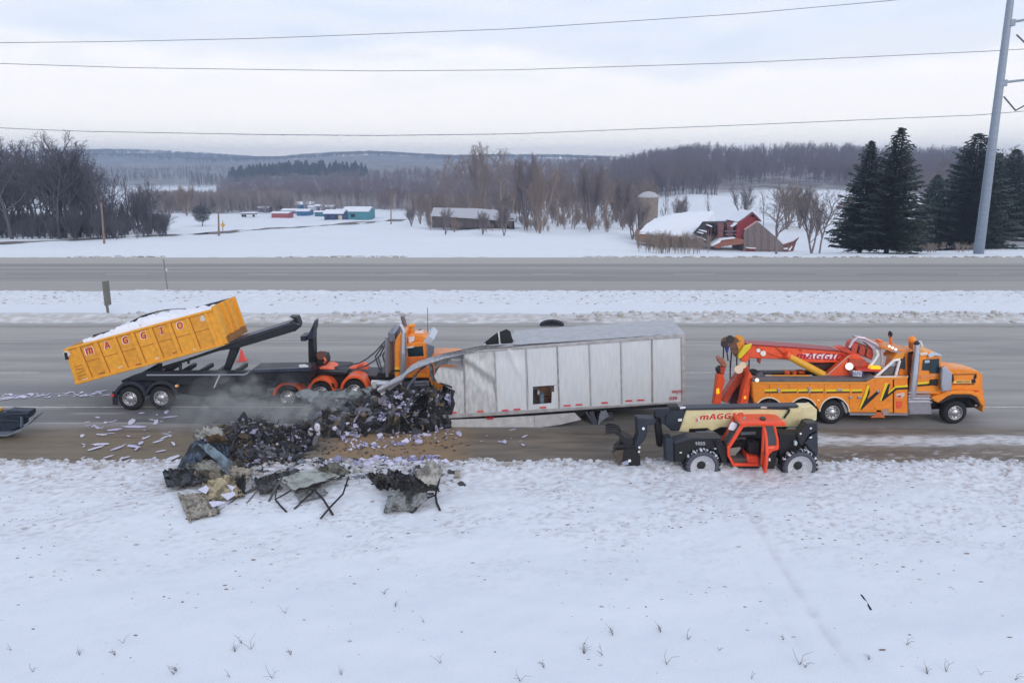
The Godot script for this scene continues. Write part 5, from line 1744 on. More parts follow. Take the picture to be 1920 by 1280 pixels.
	# burnt near-left part of the floor and far side
	obj("charred_frame", E([-60, 690, 120, 680, 300, 690, 300, 716, 120, 740, -60, 735], 0.2, W, 0.0), soot, t)
	# the sagging top rail peeled down to the ground
	var strip := func(path: Array, w: float, z: float, amp: float) -> ArrayMesh:
		var cv := Curve3D.new()
		for k in range(0, path.size(), 2):
			cv.add_point(V(path[k], path[k + 1], z + 0.1 * sin(k * 1.3)))
		for k in cv.point_count:
			var a := cv.get_point_position(maxi(k - 1, 0))
			var b := cv.get_point_position(mini(k + 1, cv.point_count - 1))
			cv.set_point_in(k, (a - cv.get_point_position(k)) * 0.2)
			cv.set_point_out(k, (b - cv.get_point_position(k)) * 0.2)
		var g := func(s: float, tt: float) -> Vector3:
			var q := cv.sample_baked(s * cv.get_baked_length())
			var taper := sin(clampf(s * 1.2 + 0.12, 0, 1) * PI * 0.5)
			return q + Vector3(0.10 * sin(s * 14.0) * (tt - 0.5), (0.5 - tt) * w * taper * (0.8 + 0.3 * sin(s * 9.0)), amp * sin(tt * PI * 1.5 + s * 7.0))
		return grid(48, 8, g)
	var bent := mat(rgb(186, 188, 196), 0.45, 0.2, 0.3, 1.0)
	obj("peeled_rail", strip.call([700, 254, 500, 276, 380, 302, 250, 330, 150, 365, 70, 400, 20, 430, -20, 478, -110, 530, -170, 566], 0.36, -0.05, 0.14), bent, t)
	obj("peeled_flap", strip.call([150, 372, 100, 410, 60, 470, 30, 520, 20, 560], 0.32, 0.1, 0.12), mat(rgb(122, 126, 140), 0.45, 0.4, 0.35, 1.0), t)
	obj("peeled_flap", strip.call([160, 372, 172, 420, 182, 470, 186, 520], 0.40, 0.2, 0.08), mat(rgb(132, 130, 134), 0.45, 0.4, 0.35, 1.0), t)
	obj("upright_flap", E([145, 380, 170, 372, 186, 440, 176, 500, 160, 470], 0.3, 0.34, 0.0), mat(rgb(138, 140, 150), 0.45, 0.4, 0.3, 1.0), t)
	# black sheet standing up from the roof's torn edge
	obj("black_sheet", E([508, 248, 560, 206, 598, 180, 606, 262, 525, 270, 505, 262], 0.5, 0.56, 0.0), mat(rgb(28, 28, 34), 0.7), t)
	obj("black_sheet", E([606, 180, 650, 162, 675, 176, 684, 210, 695, 240, 680, 256, 640, 262, 612, 250], 0.4, 0.46, 0.0), mat(rgb(28, 28, 34), 0.7), t)
	obj("sheet_strut", T([V(598, 178, 0.4), V(604, 222, 0.4), V(606, 268, 0.4)], 0.03, 6), mat(rgb(210, 208, 206), 0.5), t)
	obj("sheet_tip", E([488, 278, 515, 250, 520, 272], 0.3, 0.34, 0.0), mat(rgb(220, 216, 212), 0.5), t)
	# side skirt down on the ground, underframe and landing gear
	obj("side_skirt", E([122, 748, 512, 735, 828, 717, 828, 792, 640, 806, 152, 812], 0.05, 0.08, 0.0), mat(rgb(206, 206, 208), 0.5, 0.05, 0.15, 0.4), t)
	obj("side_skirt", E([830, 717, 1088, 698, 1132, 742, 1000, 774, 872, 792, 830, 792], 0.05, 0.08, 0.0), mat(rgb(198, 198, 202), 0.5, 0.05, 0.15, 0.4), t)
	obj("underframe", E([300, 716, 1740, 636, 1740, 660, 1180, 690, 1100, 740, 300, 770], 0.5, 2.2, 0.0), mat(rgb(60, 60, 68), 0.7, 0.1, 0.3), t)
	for z in [0.35, 1.9]:
		obj("landing_leg", E([1180, 690, 1212, 686, 1240, 780, 1250, 790, 1200, 792, 1202, 770], z, z + 0.15, 0.01), mat(rgb(84, 84, 96), 0.5, 0.3), t)
	obj("landing_brace", T([V(1160, 690, 0.4), V(1212, 772, 0.4)], 0.04, 6), mat(rgb(100, 104, 118), 0.5, 0.3), t)
	obj("landing_brace", T([V(1262, 684, 0.4), V(1240, 780, 0.4)], 0.05, 6), mat(rgb(150, 156, 168), 0.5, 0.3), t)
	obj("mud_guard", E([1258, 690, 1292, 680, 1310, 722, 1264, 752, 1240, 780, 1246, 720], 0.25, 0.3, 0.01), mat(rgb(146, 154, 168), 0.5, 0.2, 0.2), t)
	obj("gear_box", E([1232, 700, 1330, 690, 1345, 740, 1320, 790, 1240, 790], 0.8, 1.8, 0.02), mat(rgb(92, 94, 106), 0.6, 0.2, 0.3), t)
	# red reflective markers
	var red := mat(rgb(206, 52, 62), 0.4)
	for a in [[215, 699, 42], [288, 698, 42], [461, 690, 42], [621, 684, 42], [697, 677, 42], [864, 665, 42], [1018, 653, 46], [1096, 647, 42], [1262, 635, 40], [1417, 622, 44], [1492, 618, 44]]:
		obj("reflector", E([a[0], a[1] - 4, a[0] + a[2], a[1] - 6, a[0] + a[2], a[1] + 3, a[0], a[1] + 5], -0.052, -0.044, 0.0), red if a[0] != 461 else mat(rgb(226, 80, 52), 0.4), t)
	obj("side_light", E([515, 730, 570, 728, 566, 740, 530, 742], -0.02, 0.05, 0.006), mat(rgb(170, 40, 56), 0.3), t)
	for a in [["WGTB", 1747, 560, 0.15], ["67", 1750, 574, 0.06], ["GIB", 1722, 602, 0.18]]:
		var o := text("lettering", a[0], a[3], mat(rgb(196, 60, 66), 0.5), t, V(a[1], a[2], 0.0) + Vector3(0, 0, 0.05))
		o.rotation.z = 0.04
	# what shows in the hole: cargo on pallets
	var boxes := [["cardboard_box", "brown cardboard carton stacked behind the cut-out hole in the trailer side", [862, 540, 940, 532, 940, 600, 862, 602], 0.7, 1.3, rgb(140, 104, 84)], ["cardboard_box", "lower dark brown carton behind the trailer's cut-out hole", [880, 600, 942, 596, 942, 650, 880, 655], 0.5, 1.3, rgb(104, 76, 62)], ["cardboard_box", "small pale carton at the upper right of the trailer's cut-out hole", [938, 528, 985, 524, 985, 565, 938, 566], 0.4, 0.9, rgb(176, 150, 126)], ["blue_bundle", "blue-grey wrapped bundle in the trailer's cut-out hole", [866, 582, 892, 580, 892, 640, 866, 644], 0.3, 0.6, rgb(110, 130, 152)], ["white_bottle", "small white bottle-like package at the left of the cut-out hole", [850, 560, 862, 560, 862, 582, 850, 582], 0.35, 0.5, rgb(226, 226, 232)]]
	for b in boxes:
		var o := obj(b[0], E(b[2], b[3], b[4], 0.015), mat(b[5], 0.8, 0, 0.2))
		o.position = p
		tag(o, b[1], "carton" if b[0] == "cardboard_box" else "package")

# ---------- the heavy wrecker ----------
func build_wrecker() -> void:
	crop(1310, 600, 3.31)
	var p := gp(1600, 796, 0.0)
	plane_at(p)
	var W := 2.4
	var paint := mat(rgb(252, 148, 24), 0.4, 0.0, 0.10, 0.5)
	var paint2 := mat(rgb(248, 140, 26), 0.42, 0.0, 0.10, 0.6)
	var boom := mat(rgb(250, 90, 30), 0.4, 0.0, 0.12, 0.5)
	var boom2 := mat(rgb(200, 74, 46), 0.42, 0.0, 0.2, 0.7)
	var yellow := mat(rgb(240, 176, 36), 0.35, 0.0, 0.1)
	var lemon := mat(rgb(236, 206, 30), 0.4)
	var chrome := mat(rgb(206, 206, 212), 0.22, 0.85)
	var silver := mat(rgb(170, 172, 182), 0.35, 0.6, 0.15)
	var black := mat(rgb(24, 24, 28), 0.6, 0.0, 0.2)
	var grey := mat(rgb(110, 108, 112), 0.6, 0.1, 0.2)
	var white := mat(rgb(232, 230, 228), 0.4)
	var lampw := StandardMaterial3D.new()
	lampw.albedo_color = rgb(250, 248, 240)
	lampw.emission_enabled = true
	lampw.emission = Color(1, 0.97, 0.9)
	lampw.emission_energy_multiplier = 0.35
	var lampa := StandardMaterial3D.new()
	lampa.albedo_color = rgb(255, 190, 40)
	lampa.emission_enabled = true
	lampa.emission = Color(1.0, 0.62, 0.08)
	lampa.emission_energy_multiplier = 0.9
	var t := thing("wrecker_truck", "orange heavy wrecker tow truck with a red-orange crane boom", "tow truck", p)
	# body side with its three arches
	var side := [335, 385, 700, 386, 1040, 385, 1062, 378, 1090, 362, 1210, 356, 1210, 576, 1085, 574, 940, 574]
	side += arc(846, 575, 92, -2, -176, 14, 96)
	side += arc(652, 578, 90, -28, -152, 12, 96)
	side += arc(438, 580, 92, -30, -140, 12, 98)
	side += [350, 520, 338, 480]
	for z in [[0.0, 0.45], [W - 0.45, W]]:
		obj("body_side", E(side, z[0], z[1], 0.03), paint, t)
	obj("body_front_side", E([1214, 356, 1300, 350, 1300, 580, 1214, 577], 0.0, 0.45, 0.02), paint2, t)
	obj("body_front_side", E([1214, 356, 1300, 350, 1300, 580, 1214, 577], W - 0.45, W, 0.02), paint2, t)
	obj("door_panel", E([1044, 398, 1200, 372, 1200, 500, 1100, 505, 1092, 560, 1012, 560], -0.02, 0.0, 0.008), paint2, t)
	for c in [[846, 575, 92, 96, -2, -176], [652, 578, 90, 96, -28, -152], [438, 580, 92, 98, -30, -145]]:
		var a := arc(c[0], c[1], c[2] + 4, c[4], c[5], 16, c[3] + 4)
		var b := arc(c[0], c[1], c[2] - 3, c[5], c[4], 16, c[3] - 3)
		obj("arch_trim", E(a + b, -0.03, 0.05, 0.006), mat(rgb(236, 226, 206), 0.4, 0.2), t)
		obj("arch_liner", E(arc(c[0], c[1], c[2] - 2, 0, -180, 14, c[3] - 2), 0.46, 0.50, 0.0), black, t)
	obj("body_deck", E([338, 372, 1090, 370, 1290, 356, 1290, 385, 340, 400], 0.45, W - 0.45, 0.0), mat(rgb(120, 114, 110), 0.6, 0.1, 0.2), t)
	obj("deck_lip", E([335, 366, 700, 368, 1030, 367, 1090, 346, 1096, 356, 1040, 380, 700, 383, 336, 382], 0.0, 0.55, 0.012), grey, t)
	obj("far_deck_rail", E([340, 366, 700, 366, 700, 352, 340, 354], W - 0.1, W + 0.05, 0.01), mat(rgb(212, 200, 190), 0.4, 0.2), t)
	obj("frame_rail", E([340, 470, 1300, 500, 1760, 500, 1760, 540, 1300, 560, 340, 530], 0.7, 1.7, 0.0), black, t)
	obj("deck_edge_trim", E([335, 384, 1040, 384, 1088, 360, 1300, 350, 1300, 364, 1092, 374, 1044, 398, 335, 397], -0.025, 0.0, 0.008), mat(rgb(238, 152, 44), 0.3, 0, 0.08), t)
	# stripes
	for a in [[410, 500], [512, 612], [618, 684], [690, 774], [790, 940], [948, 1016]]:
		obj("stripe", E([a[0], 430, a[1], 428, a[1], 441, a[0], 443], -0.012, -0.006, 0.0), lemon, t)
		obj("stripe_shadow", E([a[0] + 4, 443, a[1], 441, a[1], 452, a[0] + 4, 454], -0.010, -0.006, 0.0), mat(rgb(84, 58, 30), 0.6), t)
	for a in [[[1046, 410, 1062, 400, 1046, 500, 1004, 556, 998, 548, 1030, 462], 0], [[1060, 420, 1066, 444, 1048, 494, 1124, 428, 1128, 448, 1012, 556, 1006, 552, 1046, 470], 1], [[1050, 494, 1118, 440, 1130, 428, 1126, 444, 1052, 506], 0], [[1160, 388, 1180, 392, 1150, 470, 1136, 502, 1128, 498], 0], [[1176, 400, 1190, 396, 1176, 462, 1225, 420, 1300, 416, 1300, 428, 1232, 432, 1142, 504, 1138, 496], 1], [[1182, 446, 1224, 408, 1300, 402, 1300, 415, 1226, 420, 1180, 460], 0]]:
		obj("zigzag_black" if a[1] else "zigzag_yellow", E(a[0], -0.030 - 0.004 * a[1], -0.024, 0.0), black if a[1] else lemon, t)
	for a in [[500, 424, 16, 26], [690, 418, 14, 34], [880, 428, 32, 12], [1002, 474, 20, 14], [1118, 434, 16, 16], [945, 474, 18, 16]]:
		obj("latch", E([a[0] - a[2] / 2.0, a[1], a[0] + a[2] / 2.0, a[1], a[0] + a[2] / 2.0, a[1] + a[3], a[0] - a[2] / 2.0, a[1] + a[3]], -0.06, 0.0, 0.012), chrome, t)
	for a in [[440, 392, 520], [560, 392, 455], [690, 392, 500], [780, 392, 480], [938, 392, 560], [1095, 372, 400]]:
		obj("panel_gap", E([a[0], a[1], a[0] + 2.0, a[1], a[0] + 2.0, a[2], a[0], a[2]], -0.004, 0.0, 0.0), mat(rgb(130, 70, 24), 0.7), t)
	obj("panel_gap", E([1211, 358, 1214, 358, 1214, 576, 1211, 576], -0.004, 0.02, 0.0), black, t)
	obj("badge", E([1228, 458, 1278, 450, 1282, 466, 1262, 484, 1232, 482], -0.014, -0.002, 0.0), mat(rgb(216, 206, 196), 0.4, 0.3), t)
	obj("badge_band", E([1234, 470, 1262, 466, 1258, 480, 1236, 480], -0.018, -0.014, 0.0), mat(rgb(190, 70, 60), 0.4), t)
	obj("red_notice", E([1228, 504, 1266, 504, 1264, 536, 1250, 548, 1230, 546], -0.010, -0.002, 0.0), mat(rgb(226, 66, 48), 0.5), t)
	for q in [[1232, 512], [1232, 524], [1234, 536]]:
		obj("notice_line", E([q[0], q[1], q[0] + 28, q[1] - 1, q[0] + 28, q[1] + 3, q[0], q[1] + 4], -0.014, -0.010, 0.0), mat(rgb(240, 120, 70), 0.5), t)
	obj("marker_light", E([738, 494, 752, 492, 754, 501, 740, 502], -0.03, 0.0, 0.006), mat(rgb(250, 220, 170), 0.3), t)
	# steps and tool box below
	obj("step_box", E([1100, 510, 1190, 508, 1190, 540, 1100, 545], 0.10, 0.5, 0.01), black, t)
	obj("step_box_lid", E([1098, 540, 1188, 538, 1188, 552, 1098, 556], -0.03, 0.4, 0.01), paint, t)
	obj("step_block", E([1142, 556, 1184, 552, 1182, 590, 1144, 592], -0.01, 0.3, 0.01), mat(rgb(168, 148, 140), 0.5, 0.2), t)
	obj("outrigger_foot", E([1104, 556, 1138, 558, 1136, 590, 1158, 596, 1158, 606, 1074, 606, 1076, 598, 1104, 592], 0.0, 0.5, 0.012), mat(rgb(230, 112, 36), 0.45, 0, 0.15), t)
	obj("lower_trim", E([940, 575, 1300, 578, 1300, 592, 940, 590], 0.01, 0.2, 0.0), silver, t)
	# boom
	var bz := [0.85, 1.55]
	obj("boom", E([300, 152, 620, 172, 870, 194, 960, 206, 935, 226, 880, 264, 760, 266, 660, 262, 560, 246, 420, 240, 330, 238, 318, 232, 268, 256, 262, 240, 300, 200], bz[0], bz[1], 0.03), boom, t)
	obj("boom_top_plate", E([298, 148, 400, 154, 620, 168, 870, 190, 870, 197, 620, 176, 400, 162, 300, 158], bz[0] - 0.03, bz[1] + 0.03, 0.006), mat(rgb(150, 40, 40), 0.4), t)
	for a in [[[360, 166, 430, 204, 520, 238, 560, 246, 560, 232, 470, 196, 400, 164], 1], [[470, 160, 480, 162, 540, 210, 530, 214], 0], [[608, 166, 618, 168, 650, 190, 640, 194], 0], [[870, 186, 940, 190, 990, 206, 960, 211, 900, 204], 0]]:
		obj("boom_brace", E(a[0], bz[0] - 0.05, bz[0], 0.01), boom if a[1] else boom2, t)
	obj("boom_pin", T([V(402, 206, bz[0] - 0.06), V(402, 206, bz[0])], 0.11, 12), white, t)
	obj("boom_pin", T([V(372, 188, bz[0] - 0.05), V(372, 188, bz[0])], 0.08, 12), white, t)
	obj("boom_spike", E([374, 240, 390, 240, 384, 274, 379, 270], 1.0, 1.3, 0.0), boom2, t)
	obj("boom_sling", E([262, 240, 318, 228, 314, 250, 290, 264, 272, 258], bz[0] - 0.04, bz[1], 0.02), boom, t)
	for s in [bz[0] - 0.14, bz[1] + 0.02]:
		obj("lift_cylinder", T([V(556, 222, s), V(650, 272, s), V(778, 340, s)], [0.13, 0.15, 0.15], 14), yellow, t)
		obj("cylinder_rod_end", T([V(540, 214, s), V(562, 226, s)], 0.17, 10), boom, t)
	var sign := text("lettering", "mAGGIO", 0.36, mat(rgb(164, 20, 66), 0.5), t, V(754, 226, bz[0]) + Vector3(0, 0, 0.012), Vector3(0, 0, -0.04), Vector3(1.3, 1, 1), 0.006, 0.25)
	sign.name = "lettering"
	obj("letter_panel", E([646, 208, 862, 212, 850, 240, 690, 238], bz[0] - 0.006, bz[0], 0.0), mat(rgb(238, 222, 222), 0.5), t)
	# boom head: sheaves, hooks and ropes
	for a in [[196, 118, 0.16, 0], [170, 134, 0.20, 1], [216, 140, 0.24, 1], [248, 126, 0.22, 2], [160, 150, 0.14, 0], [262, 150, 0.16, 2], [228, 180, 0.20, 1], [238, 205, 0.16, 1]]:
		obj("sheave", T([V(a[0], a[1], 0.9 + 0.05 * (a[3])), V(a[0], a[1], 1.45)], a[2], 14), [mat(rgb(44, 38, 40), 0.6), mat(rgb(110, 82, 66), 0.6, 0.2), mat(rgb(226, 150, 44), 0.45)][a[3]], t)
	obj("head_plate", E([236, 146, 266, 130, 276, 160, 262, 210, 240, 230, 250, 186], 0.85, 1.5, 0.02), mat(rgb(214, 140, 46), 0.45), t)
	obj("yellow_cheek", E([246, 238, 250, 214, 286, 160, 334, 148, 322, 176, 286, 216, 262, 240], 0.70, 0.80, 0.02), mat(rgb(224, 204, 40), 0.45), t)
	obj("blue_hook", E([168, 152, 190, 154, 190, 176, 184, 202, 176, 204, 170, 184], 1.0, 1.15, 0.02), mat(rgb(36, 50, 140), 0.45), t)
	for a in [[156, 168, 154, 238], [178, 204, 184, 252], [206, 188, 198, 300], [198, 250, 196, 362], [238, 200, 237, 300], [314, 176, 314, 330]]:
		obj("wire_rope", T([V(a[0], a[1], 1.1), V(a[2], a[3], 1.1)], 0.028, 6), mat(rgb(52, 48, 52), 0.6, 0.2), t)
	# underlift and rear hooks
	obj("tow_arm", E([98, 500, 118, 340, 130, 320, 155, 330, 166, 380, 150, 440, 140, 520, 92, 524], 0.5, 0.8, 0.03), boom, t)
	obj("tow_arm_head", E([118, 240, 132, 228, 160, 246, 180, 276, 172, 292, 150, 290, 130, 268], 0.45, 0.75, 0.03), mat(rgb(176, 110, 84), 0.5, 0.1, 0.2), t)
	obj("tow_arm_neck", E([130, 290, 172, 292, 160, 340, 128, 336], 0.5, 0.75, 0.02), boom2, t)
	obj("pin_block", E([114, 300, 136, 286, 138, 330, 122, 334, 112, 316], 0.4, 0.6, 0.02), black, t)
	obj("underlift", E([180, 516, 140, 500, 190, 420, 262, 310, 290, 284, 318, 290, 318, 320, 280, 380, 232, 430, 190, 500], 0.7, 1.1, 0.03), boom2, t)
	obj("underlift_side", E([262, 520, 280, 430, 318, 320, 338, 350, 320, 420, 306, 524, 254, 522], 0.15, 0.55, 0.03), boom, t)
	obj("underlift_side", E([200, 520, 240, 420, 318, 320, 338, 350, 320, 420, 306, 524], 1.7, 2.1, 0.03), boom2, t)
	obj("underlift_plate", E([214, 440, 262, 400, 250, 522, 196, 522], 1.0, 1.6, 0.02), mat(rgb(96, 62, 62), 0.6), t)
	obj("work_lamp", T([V(250, 306, 0.62), V(250, 306, 0.72)], 0.17, 14), mat(rgb(236, 214, 186), 0.3), t)
	obj("work_lamp", T([V(276, 280, 0.66), V(276, 280, 0.74)], 0.14, 14), mat(rgb(232, 204, 170), 0.3), t)
	obj("amber_light", E([112, 430, 128, 424, 130, 456, 112, 458], 0.46, 0.5, 0.01), lampa, t)
	obj("amber_light", E([284, 476, 296, 474, 296, 488, 284, 490], 0.10, 0.15, 0.01), lampa, t)
	obj("rear_lamp", T([V(364, 372, -0.03), V(364, 372, 0.08)], 0.08, 10), lampw, t)
	obj("mud_flap", E([306, 462, 330, 470, 350, 524, 300, 526], 0.3, 0.36, 0.01), mat(rgb(80, 72, 74), 0.7), t)
	obj("rear_reel", T([V(338, 340, 0.9), V(338, 340, 1.5)], 0.26, 16), black, t)
	# gear on the deck
	obj("deck_cylinder", T([V(412, 352, 0.55), V(700, 352, 0.55)], 0.085, 12), mat(rgb(232, 150, 40), 0.35), t)
	obj("cylinder_cap", T([V(690, 352, 0.55), V(702, 352, 0.55)], 0.10, 12), silver, t)
	obj("cylinder_cap", T([V(412, 352, 0.55), V(450, 352, 0.55)], 0.10, 12), mat(rgb(190, 170, 150), 0.4, 0.3), t)
	obj("cylinder_mount", E([366, 344, 410, 340, 412, 368, 370, 366], 0.45, 0.9, 0.01), mat(rgb(84, 84, 92), 0.5, 0.2), t)
	obj("deck_rack", E([392, 328, 680, 326, 680, 338, 392, 342], 1.1, 1.5, 0.01), black, t)
	for a in [[540, 320, 30, 18], [586, 322, 26, 20], [626, 318, 36, 16]]:
		obj("strap_box", E([a[0], a[1], a[0] + a[2], a[1], a[0] + a[2], a[1] + a[3], a[0], a[1] + a[3]], 0.9, 1.2, 0.02), mat(rgb(212, 92, 40), 0.5), t)
	obj("boom_base_dark", E([690, 280, 880, 262, 860, 300, 790, 366, 690, 366], 1.0, 1.4, 0.0), mat(rgb(62, 36, 36), 0.6), t)
	# turret
	for z in [[0.55, 0.85], [1.55, 1.85]]:
		obj("turret_side", E([770, 366, 800, 340, 940, 218, 972, 208, 1010, 226, 1040, 252, 1050, 280, 1140, 296, 1136, 318, 1010, 320, 985, 340, 980, 366], z[0], z[1], 0.03), boom, t)
	obj("turret_edge", E([790, 346, 930, 222, 944, 220, 808, 342], 0.50, 0.55, 0.006), mat(rgb(206, 150, 130), 0.4, 0.2), t)
	obj("turret_core", E([850, 360, 960, 240, 1060, 270, 1060, 350], 0.85, 1.55, 0.0), boom2, t)
	obj("turret_step", E([936, 240, 1040, 250, 1040, 282, 1000, 296, 960, 290, 936, 270], 0.45, 0.55, 0.02), boom2, t)
	obj("deck_shelf", E([985, 302, 1138, 306, 1134, 322, 985, 318], 0.25, 2.0, 0.01), mat(rgb(190, 66, 50), 0.5), t)
	obj("under_shelf", E([1004, 322, 1100, 322, 1090, 360, 1000, 366], 0.5, 1.9, 0.0), black, t)
	obj("work_lamp", T([V(937, 287, 0.38), V(937, 287, 0.46)], 0.15, 14), lampw, t)
	obj("lamp_shroud", E([918, 280, 960, 304, 968, 340, 945, 334], 0.44, 0.5, 0.01), mat(rgb(160, 120, 120), 0.5, 0.2), t)
	obj("amber_bar", E([1072, 288, 1134, 290, 1132, 306, 1070, 304], 0.20, 0.4, 0.01), lampa, t)
	obj("sign_plate", E([960, 314, 1018, 318, 1016, 352, 960, 348], 0.20, 0.24, 0.005), white, t)
	text("lettering", "HEAVY", 0.15, mat(rgb(70, 80, 140), 0.5), t, V(988, 326, 0.2) + Vector3(0, 0, 0.004))
	text("lettering", "WRECKER", 0.12, mat(rgb(70, 80, 140), 0.5), t, V(988, 340, 0.2) + Vector3(0, 0, 0.004))
	# winch covers under the hoop
	for k in 3:
		var x := 944.0 + k * 46.0
		var y := 168.0 + k * 18.0
		obj("winch_drum", E([x, y + 14, x + 10, y - 20, x + 30, y - 36, x + 50, y - 22, x + 54, y + 14, x + 44, y + 46, x + 16, y + 34], 0.75 - 0.02 * k, 1.25, 0.04), boom2 if k % 2 else mat(rgb(208, 80, 54), 0.45, 0, 0.15), t)
		obj("winch_gap", E([x - 4, y + 20, x + 8, y - 22, x + 12, y - 20, x + 2, y + 24], 0.70, 0.75, 0.0), black, t)
	obj("winch_cover", E([850, 172, 900, 162, 950, 190, 1010, 214, 960, 216, 900, 196], 0.7, 1.0, 0.01), mat(rgb(198, 72, 56), 0.45), t)
	for z in [0.5, 1.05]:
		obj("roll_hoop", T([V(938, 170, z), V(960, 130, z), V(990, 106, z), V(1030, 112, z), V(1100, 148, z), V(1134, 180, z), V(1142, 230, z), V(1138, 290, z)], 0.05, 8), mat(rgb(206, 190, 200), 0.35, 0.3), t)
	obj("roll_brace", T([V(1052, 302, 0.45), V(1100, 242, 0.45), V(1116, 214, 0.45), V(1104, 184, 0.45)], 0.055, 8), white, t)
	obj("hoop_screen", E([985, 108, 1030, 112, 1100, 148, 1134, 180, 1126, 186, 1080, 176, 1040, 140, 990, 120], 0.55, 1.0, 0.004), mat(rgb(190, 178, 190), 0.4, 0.2), t)
	# headache rack and cab
	for z in [0.2, 2.1]:
		obj("rack_tube", T([V(1098, 356, z), V(1214, 250, z), V(1250, 244, z)], 0.055, 8), white, t)
		obj("rack_tube", T([V(1222, 354, z), V(1250, 250, z)], 0.055, 8), white, t)
	obj("rack_rail", T([V(1090, 352, 0.1), V(1300, 350, 0.1)], 0.04, 8), silver, t)
	obj("rack_panel", E([1150, 330, 1200, 286, 1240, 282, 1226, 348, 1140, 352], 0.3, 0.34, 0.0), grey, t)
	obj("rack_panel", E([1200, 262, 1248, 254, 1240, 282, 1190, 286], 0.3, 0.34, 0.0), mat(rgb(176, 178, 188), 0.4, 0.3), t)
	obj("cab_back", E([1250, 214, 1300, 206, 1345, 206, 1345, 480, 1302, 480, 1302, 350, 1240, 345, 1262, 260], 0.35, 1.5, 0.02), paint2, t)
	obj("cab_back_window", E([1256, 250, 1284, 226, 1284, 306, 1250, 300], 0.30, 0.36, 0.0), mat(rgb(40, 44, 54), 0.2), t)
	obj("cab_shoulder", E([1206, 246, 1230, 212, 1284, 202, 1270, 240], 0.2, 1.0, 0.01), mat(rgb(222, 142, 40), 0.35), t)
	obj("light_bar", E([1134, 168, 1146, 154, 1200, 168, 1290, 186, 1344, 196, 1342, 214, 1250, 214, 1160, 184, 1150, 176, 1136, 186], 0.3, 1.5, 0.03), mat(rgb(232, 140, 66), 0.4, 0, 0.1), t)
	obj("light_bar_end", E([1124, 128, 1146, 126, 1150, 176, 1134, 184, 1128, 166], 0.9, 1.2, 0.03), mat(rgb(226, 116, 60), 0.4), t)
	obj("light_bar_under", E([1180, 188, 1216, 190, 1290, 202, 1250, 208], 0.28, 1.0, 0.0), silver, t)
	for a in [[1186, 162], [1206, 172], [1226, 182]]:
		obj("roof_lamp", T([V(a[0], a[1], 0.26), V(a[0], a[1], 0.32)], 0.055, 10), lampw, t)
	obj("spot_lamp", T([V(1188, 88, 0.9), V(1198, 88, 0.9)], [0.14, 0.10], 12), black, t)
	obj("spot_post", T([V(1192, 94, 0.9), V(1196, 150, 0.9)], 0.06, 8), mat(rgb(226, 120, 50), 0.4), t)
	var dome := obj("beacon", blob(0.16, 0.0, 1, 8), mat(rgb(232, 140, 50), 0.25), t)
	dome.position = V(1327, 122, 0.9)
	obj("beacon_base", T([V(1327, 128, 0.9), V(1327, 168, 0.9)], 0.13, 12), mat(rgb(150, 90, 40), 0.4), t)
	obj("cab", E([1346, 226, 1376, 210, 1440, 206, 1474, 210, 1508, 220, 1512, 300, 1516, 440, 1500, 462, 1346, 462], 0.06, 1.35, 0.05), paint, t)
	obj("cab_gap", E([1302, 200, 1346, 190, 1346, 480, 1302, 480], 0.30, 0.36, 0.0), mat(rgb(92, 48, 34), 0.6), t)
	obj("roof_fairing", E([1378, 206, 1400, 192, 1462, 194, 1474, 208, 1430, 214, 1390, 212], 0.20, 1.1, 0.03), mat(rgb(232, 160, 70), 0.35), t)
	obj("roof_trim", E([1378, 206, 1424, 202, 1424, 214, 1380, 220], 0.02, 0.10, 0.006), mat(rgb(220, 208, 200), 0.4), t)
	obj("sun_visor", E([1430, 218, 1470, 206, 1508, 214, 1514, 226, 1470, 220, 1434, 236], -0.04, 0.7, 0.01), mat(rgb(200, 206, 218), 0.3, 0.5), t)
	obj("side_window", E([1398, 246, 1496, 240, 1494, 330, 1446, 330, 1444, 312, 1390, 312], 0.03, 0.07, 0.0), mat(rgb(24, 52, 62), 0.1), t)
	obj("window_post", E([1440, 243, 1447, 243, 1447, 330, 1440, 330], 0.01, 0.05, 0.0), mat(rgb(60, 52, 40), 0.5), t)
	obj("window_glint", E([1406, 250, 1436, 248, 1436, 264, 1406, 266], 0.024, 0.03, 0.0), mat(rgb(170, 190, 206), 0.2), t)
	obj("door_crease", E([1378, 348, 1500, 330, 1504, 344, 1378, 366], 0.03, 0.06, 0.008), mat(rgb(222, 140, 84), 0.35), t)
	obj("door_stripe", E([1350, 388, 1442, 380, 1442, 392, 1350, 400], 0.05, 0.056, 0.0), lemon, t)
	obj("door_stripe_black", E([1350, 402, 1440, 394, 1440, 406, 1350, 414], 0.048, 0.056, 0.0), mat(rgb(48, 42, 36), 0.5), t)
	obj("air_cleaner", E([1436, 404, 1446, 372, 1490, 368, 1490, 408], -0.02, 0.06, 0.02), black, t)
	obj("exhaust_stack", T([V(1325, 474, 0.05), V(1342, 330, 0.05), V(1352, 230, 0.05), V(1358, 150, 0.05)], [0.15, 0.15, 0.125, 0.12], 16), chrome, t)
	obj("exhaust_tip", T([V(1358, 150, 0.05), V(1350, 136, 0.05)], [0.12, 0.09], 12), black, t)
	obj("exhaust_stack", T([V(1390, 300, W - 0.05), V(1380, 160, W - 0.05), V(1368, 136, W - 0.05)], 0.11, 12), chrome, t)
	obj("mirror", E([1514, 300, 1532, 288, 1578, 330, 1572, 440, 1516, 444, 1508, 400], -0.20, -0.08, 0.03), mat(rgb(186, 188, 196), 0.25, 0.7), t)
	obj("mirror", E([1504, 296, 1520, 290, 1524, 440, 1506, 430], -0.10, 0.0, 0.01), mat(rgb(120, 104, 108), 0.3, 0.5), t)
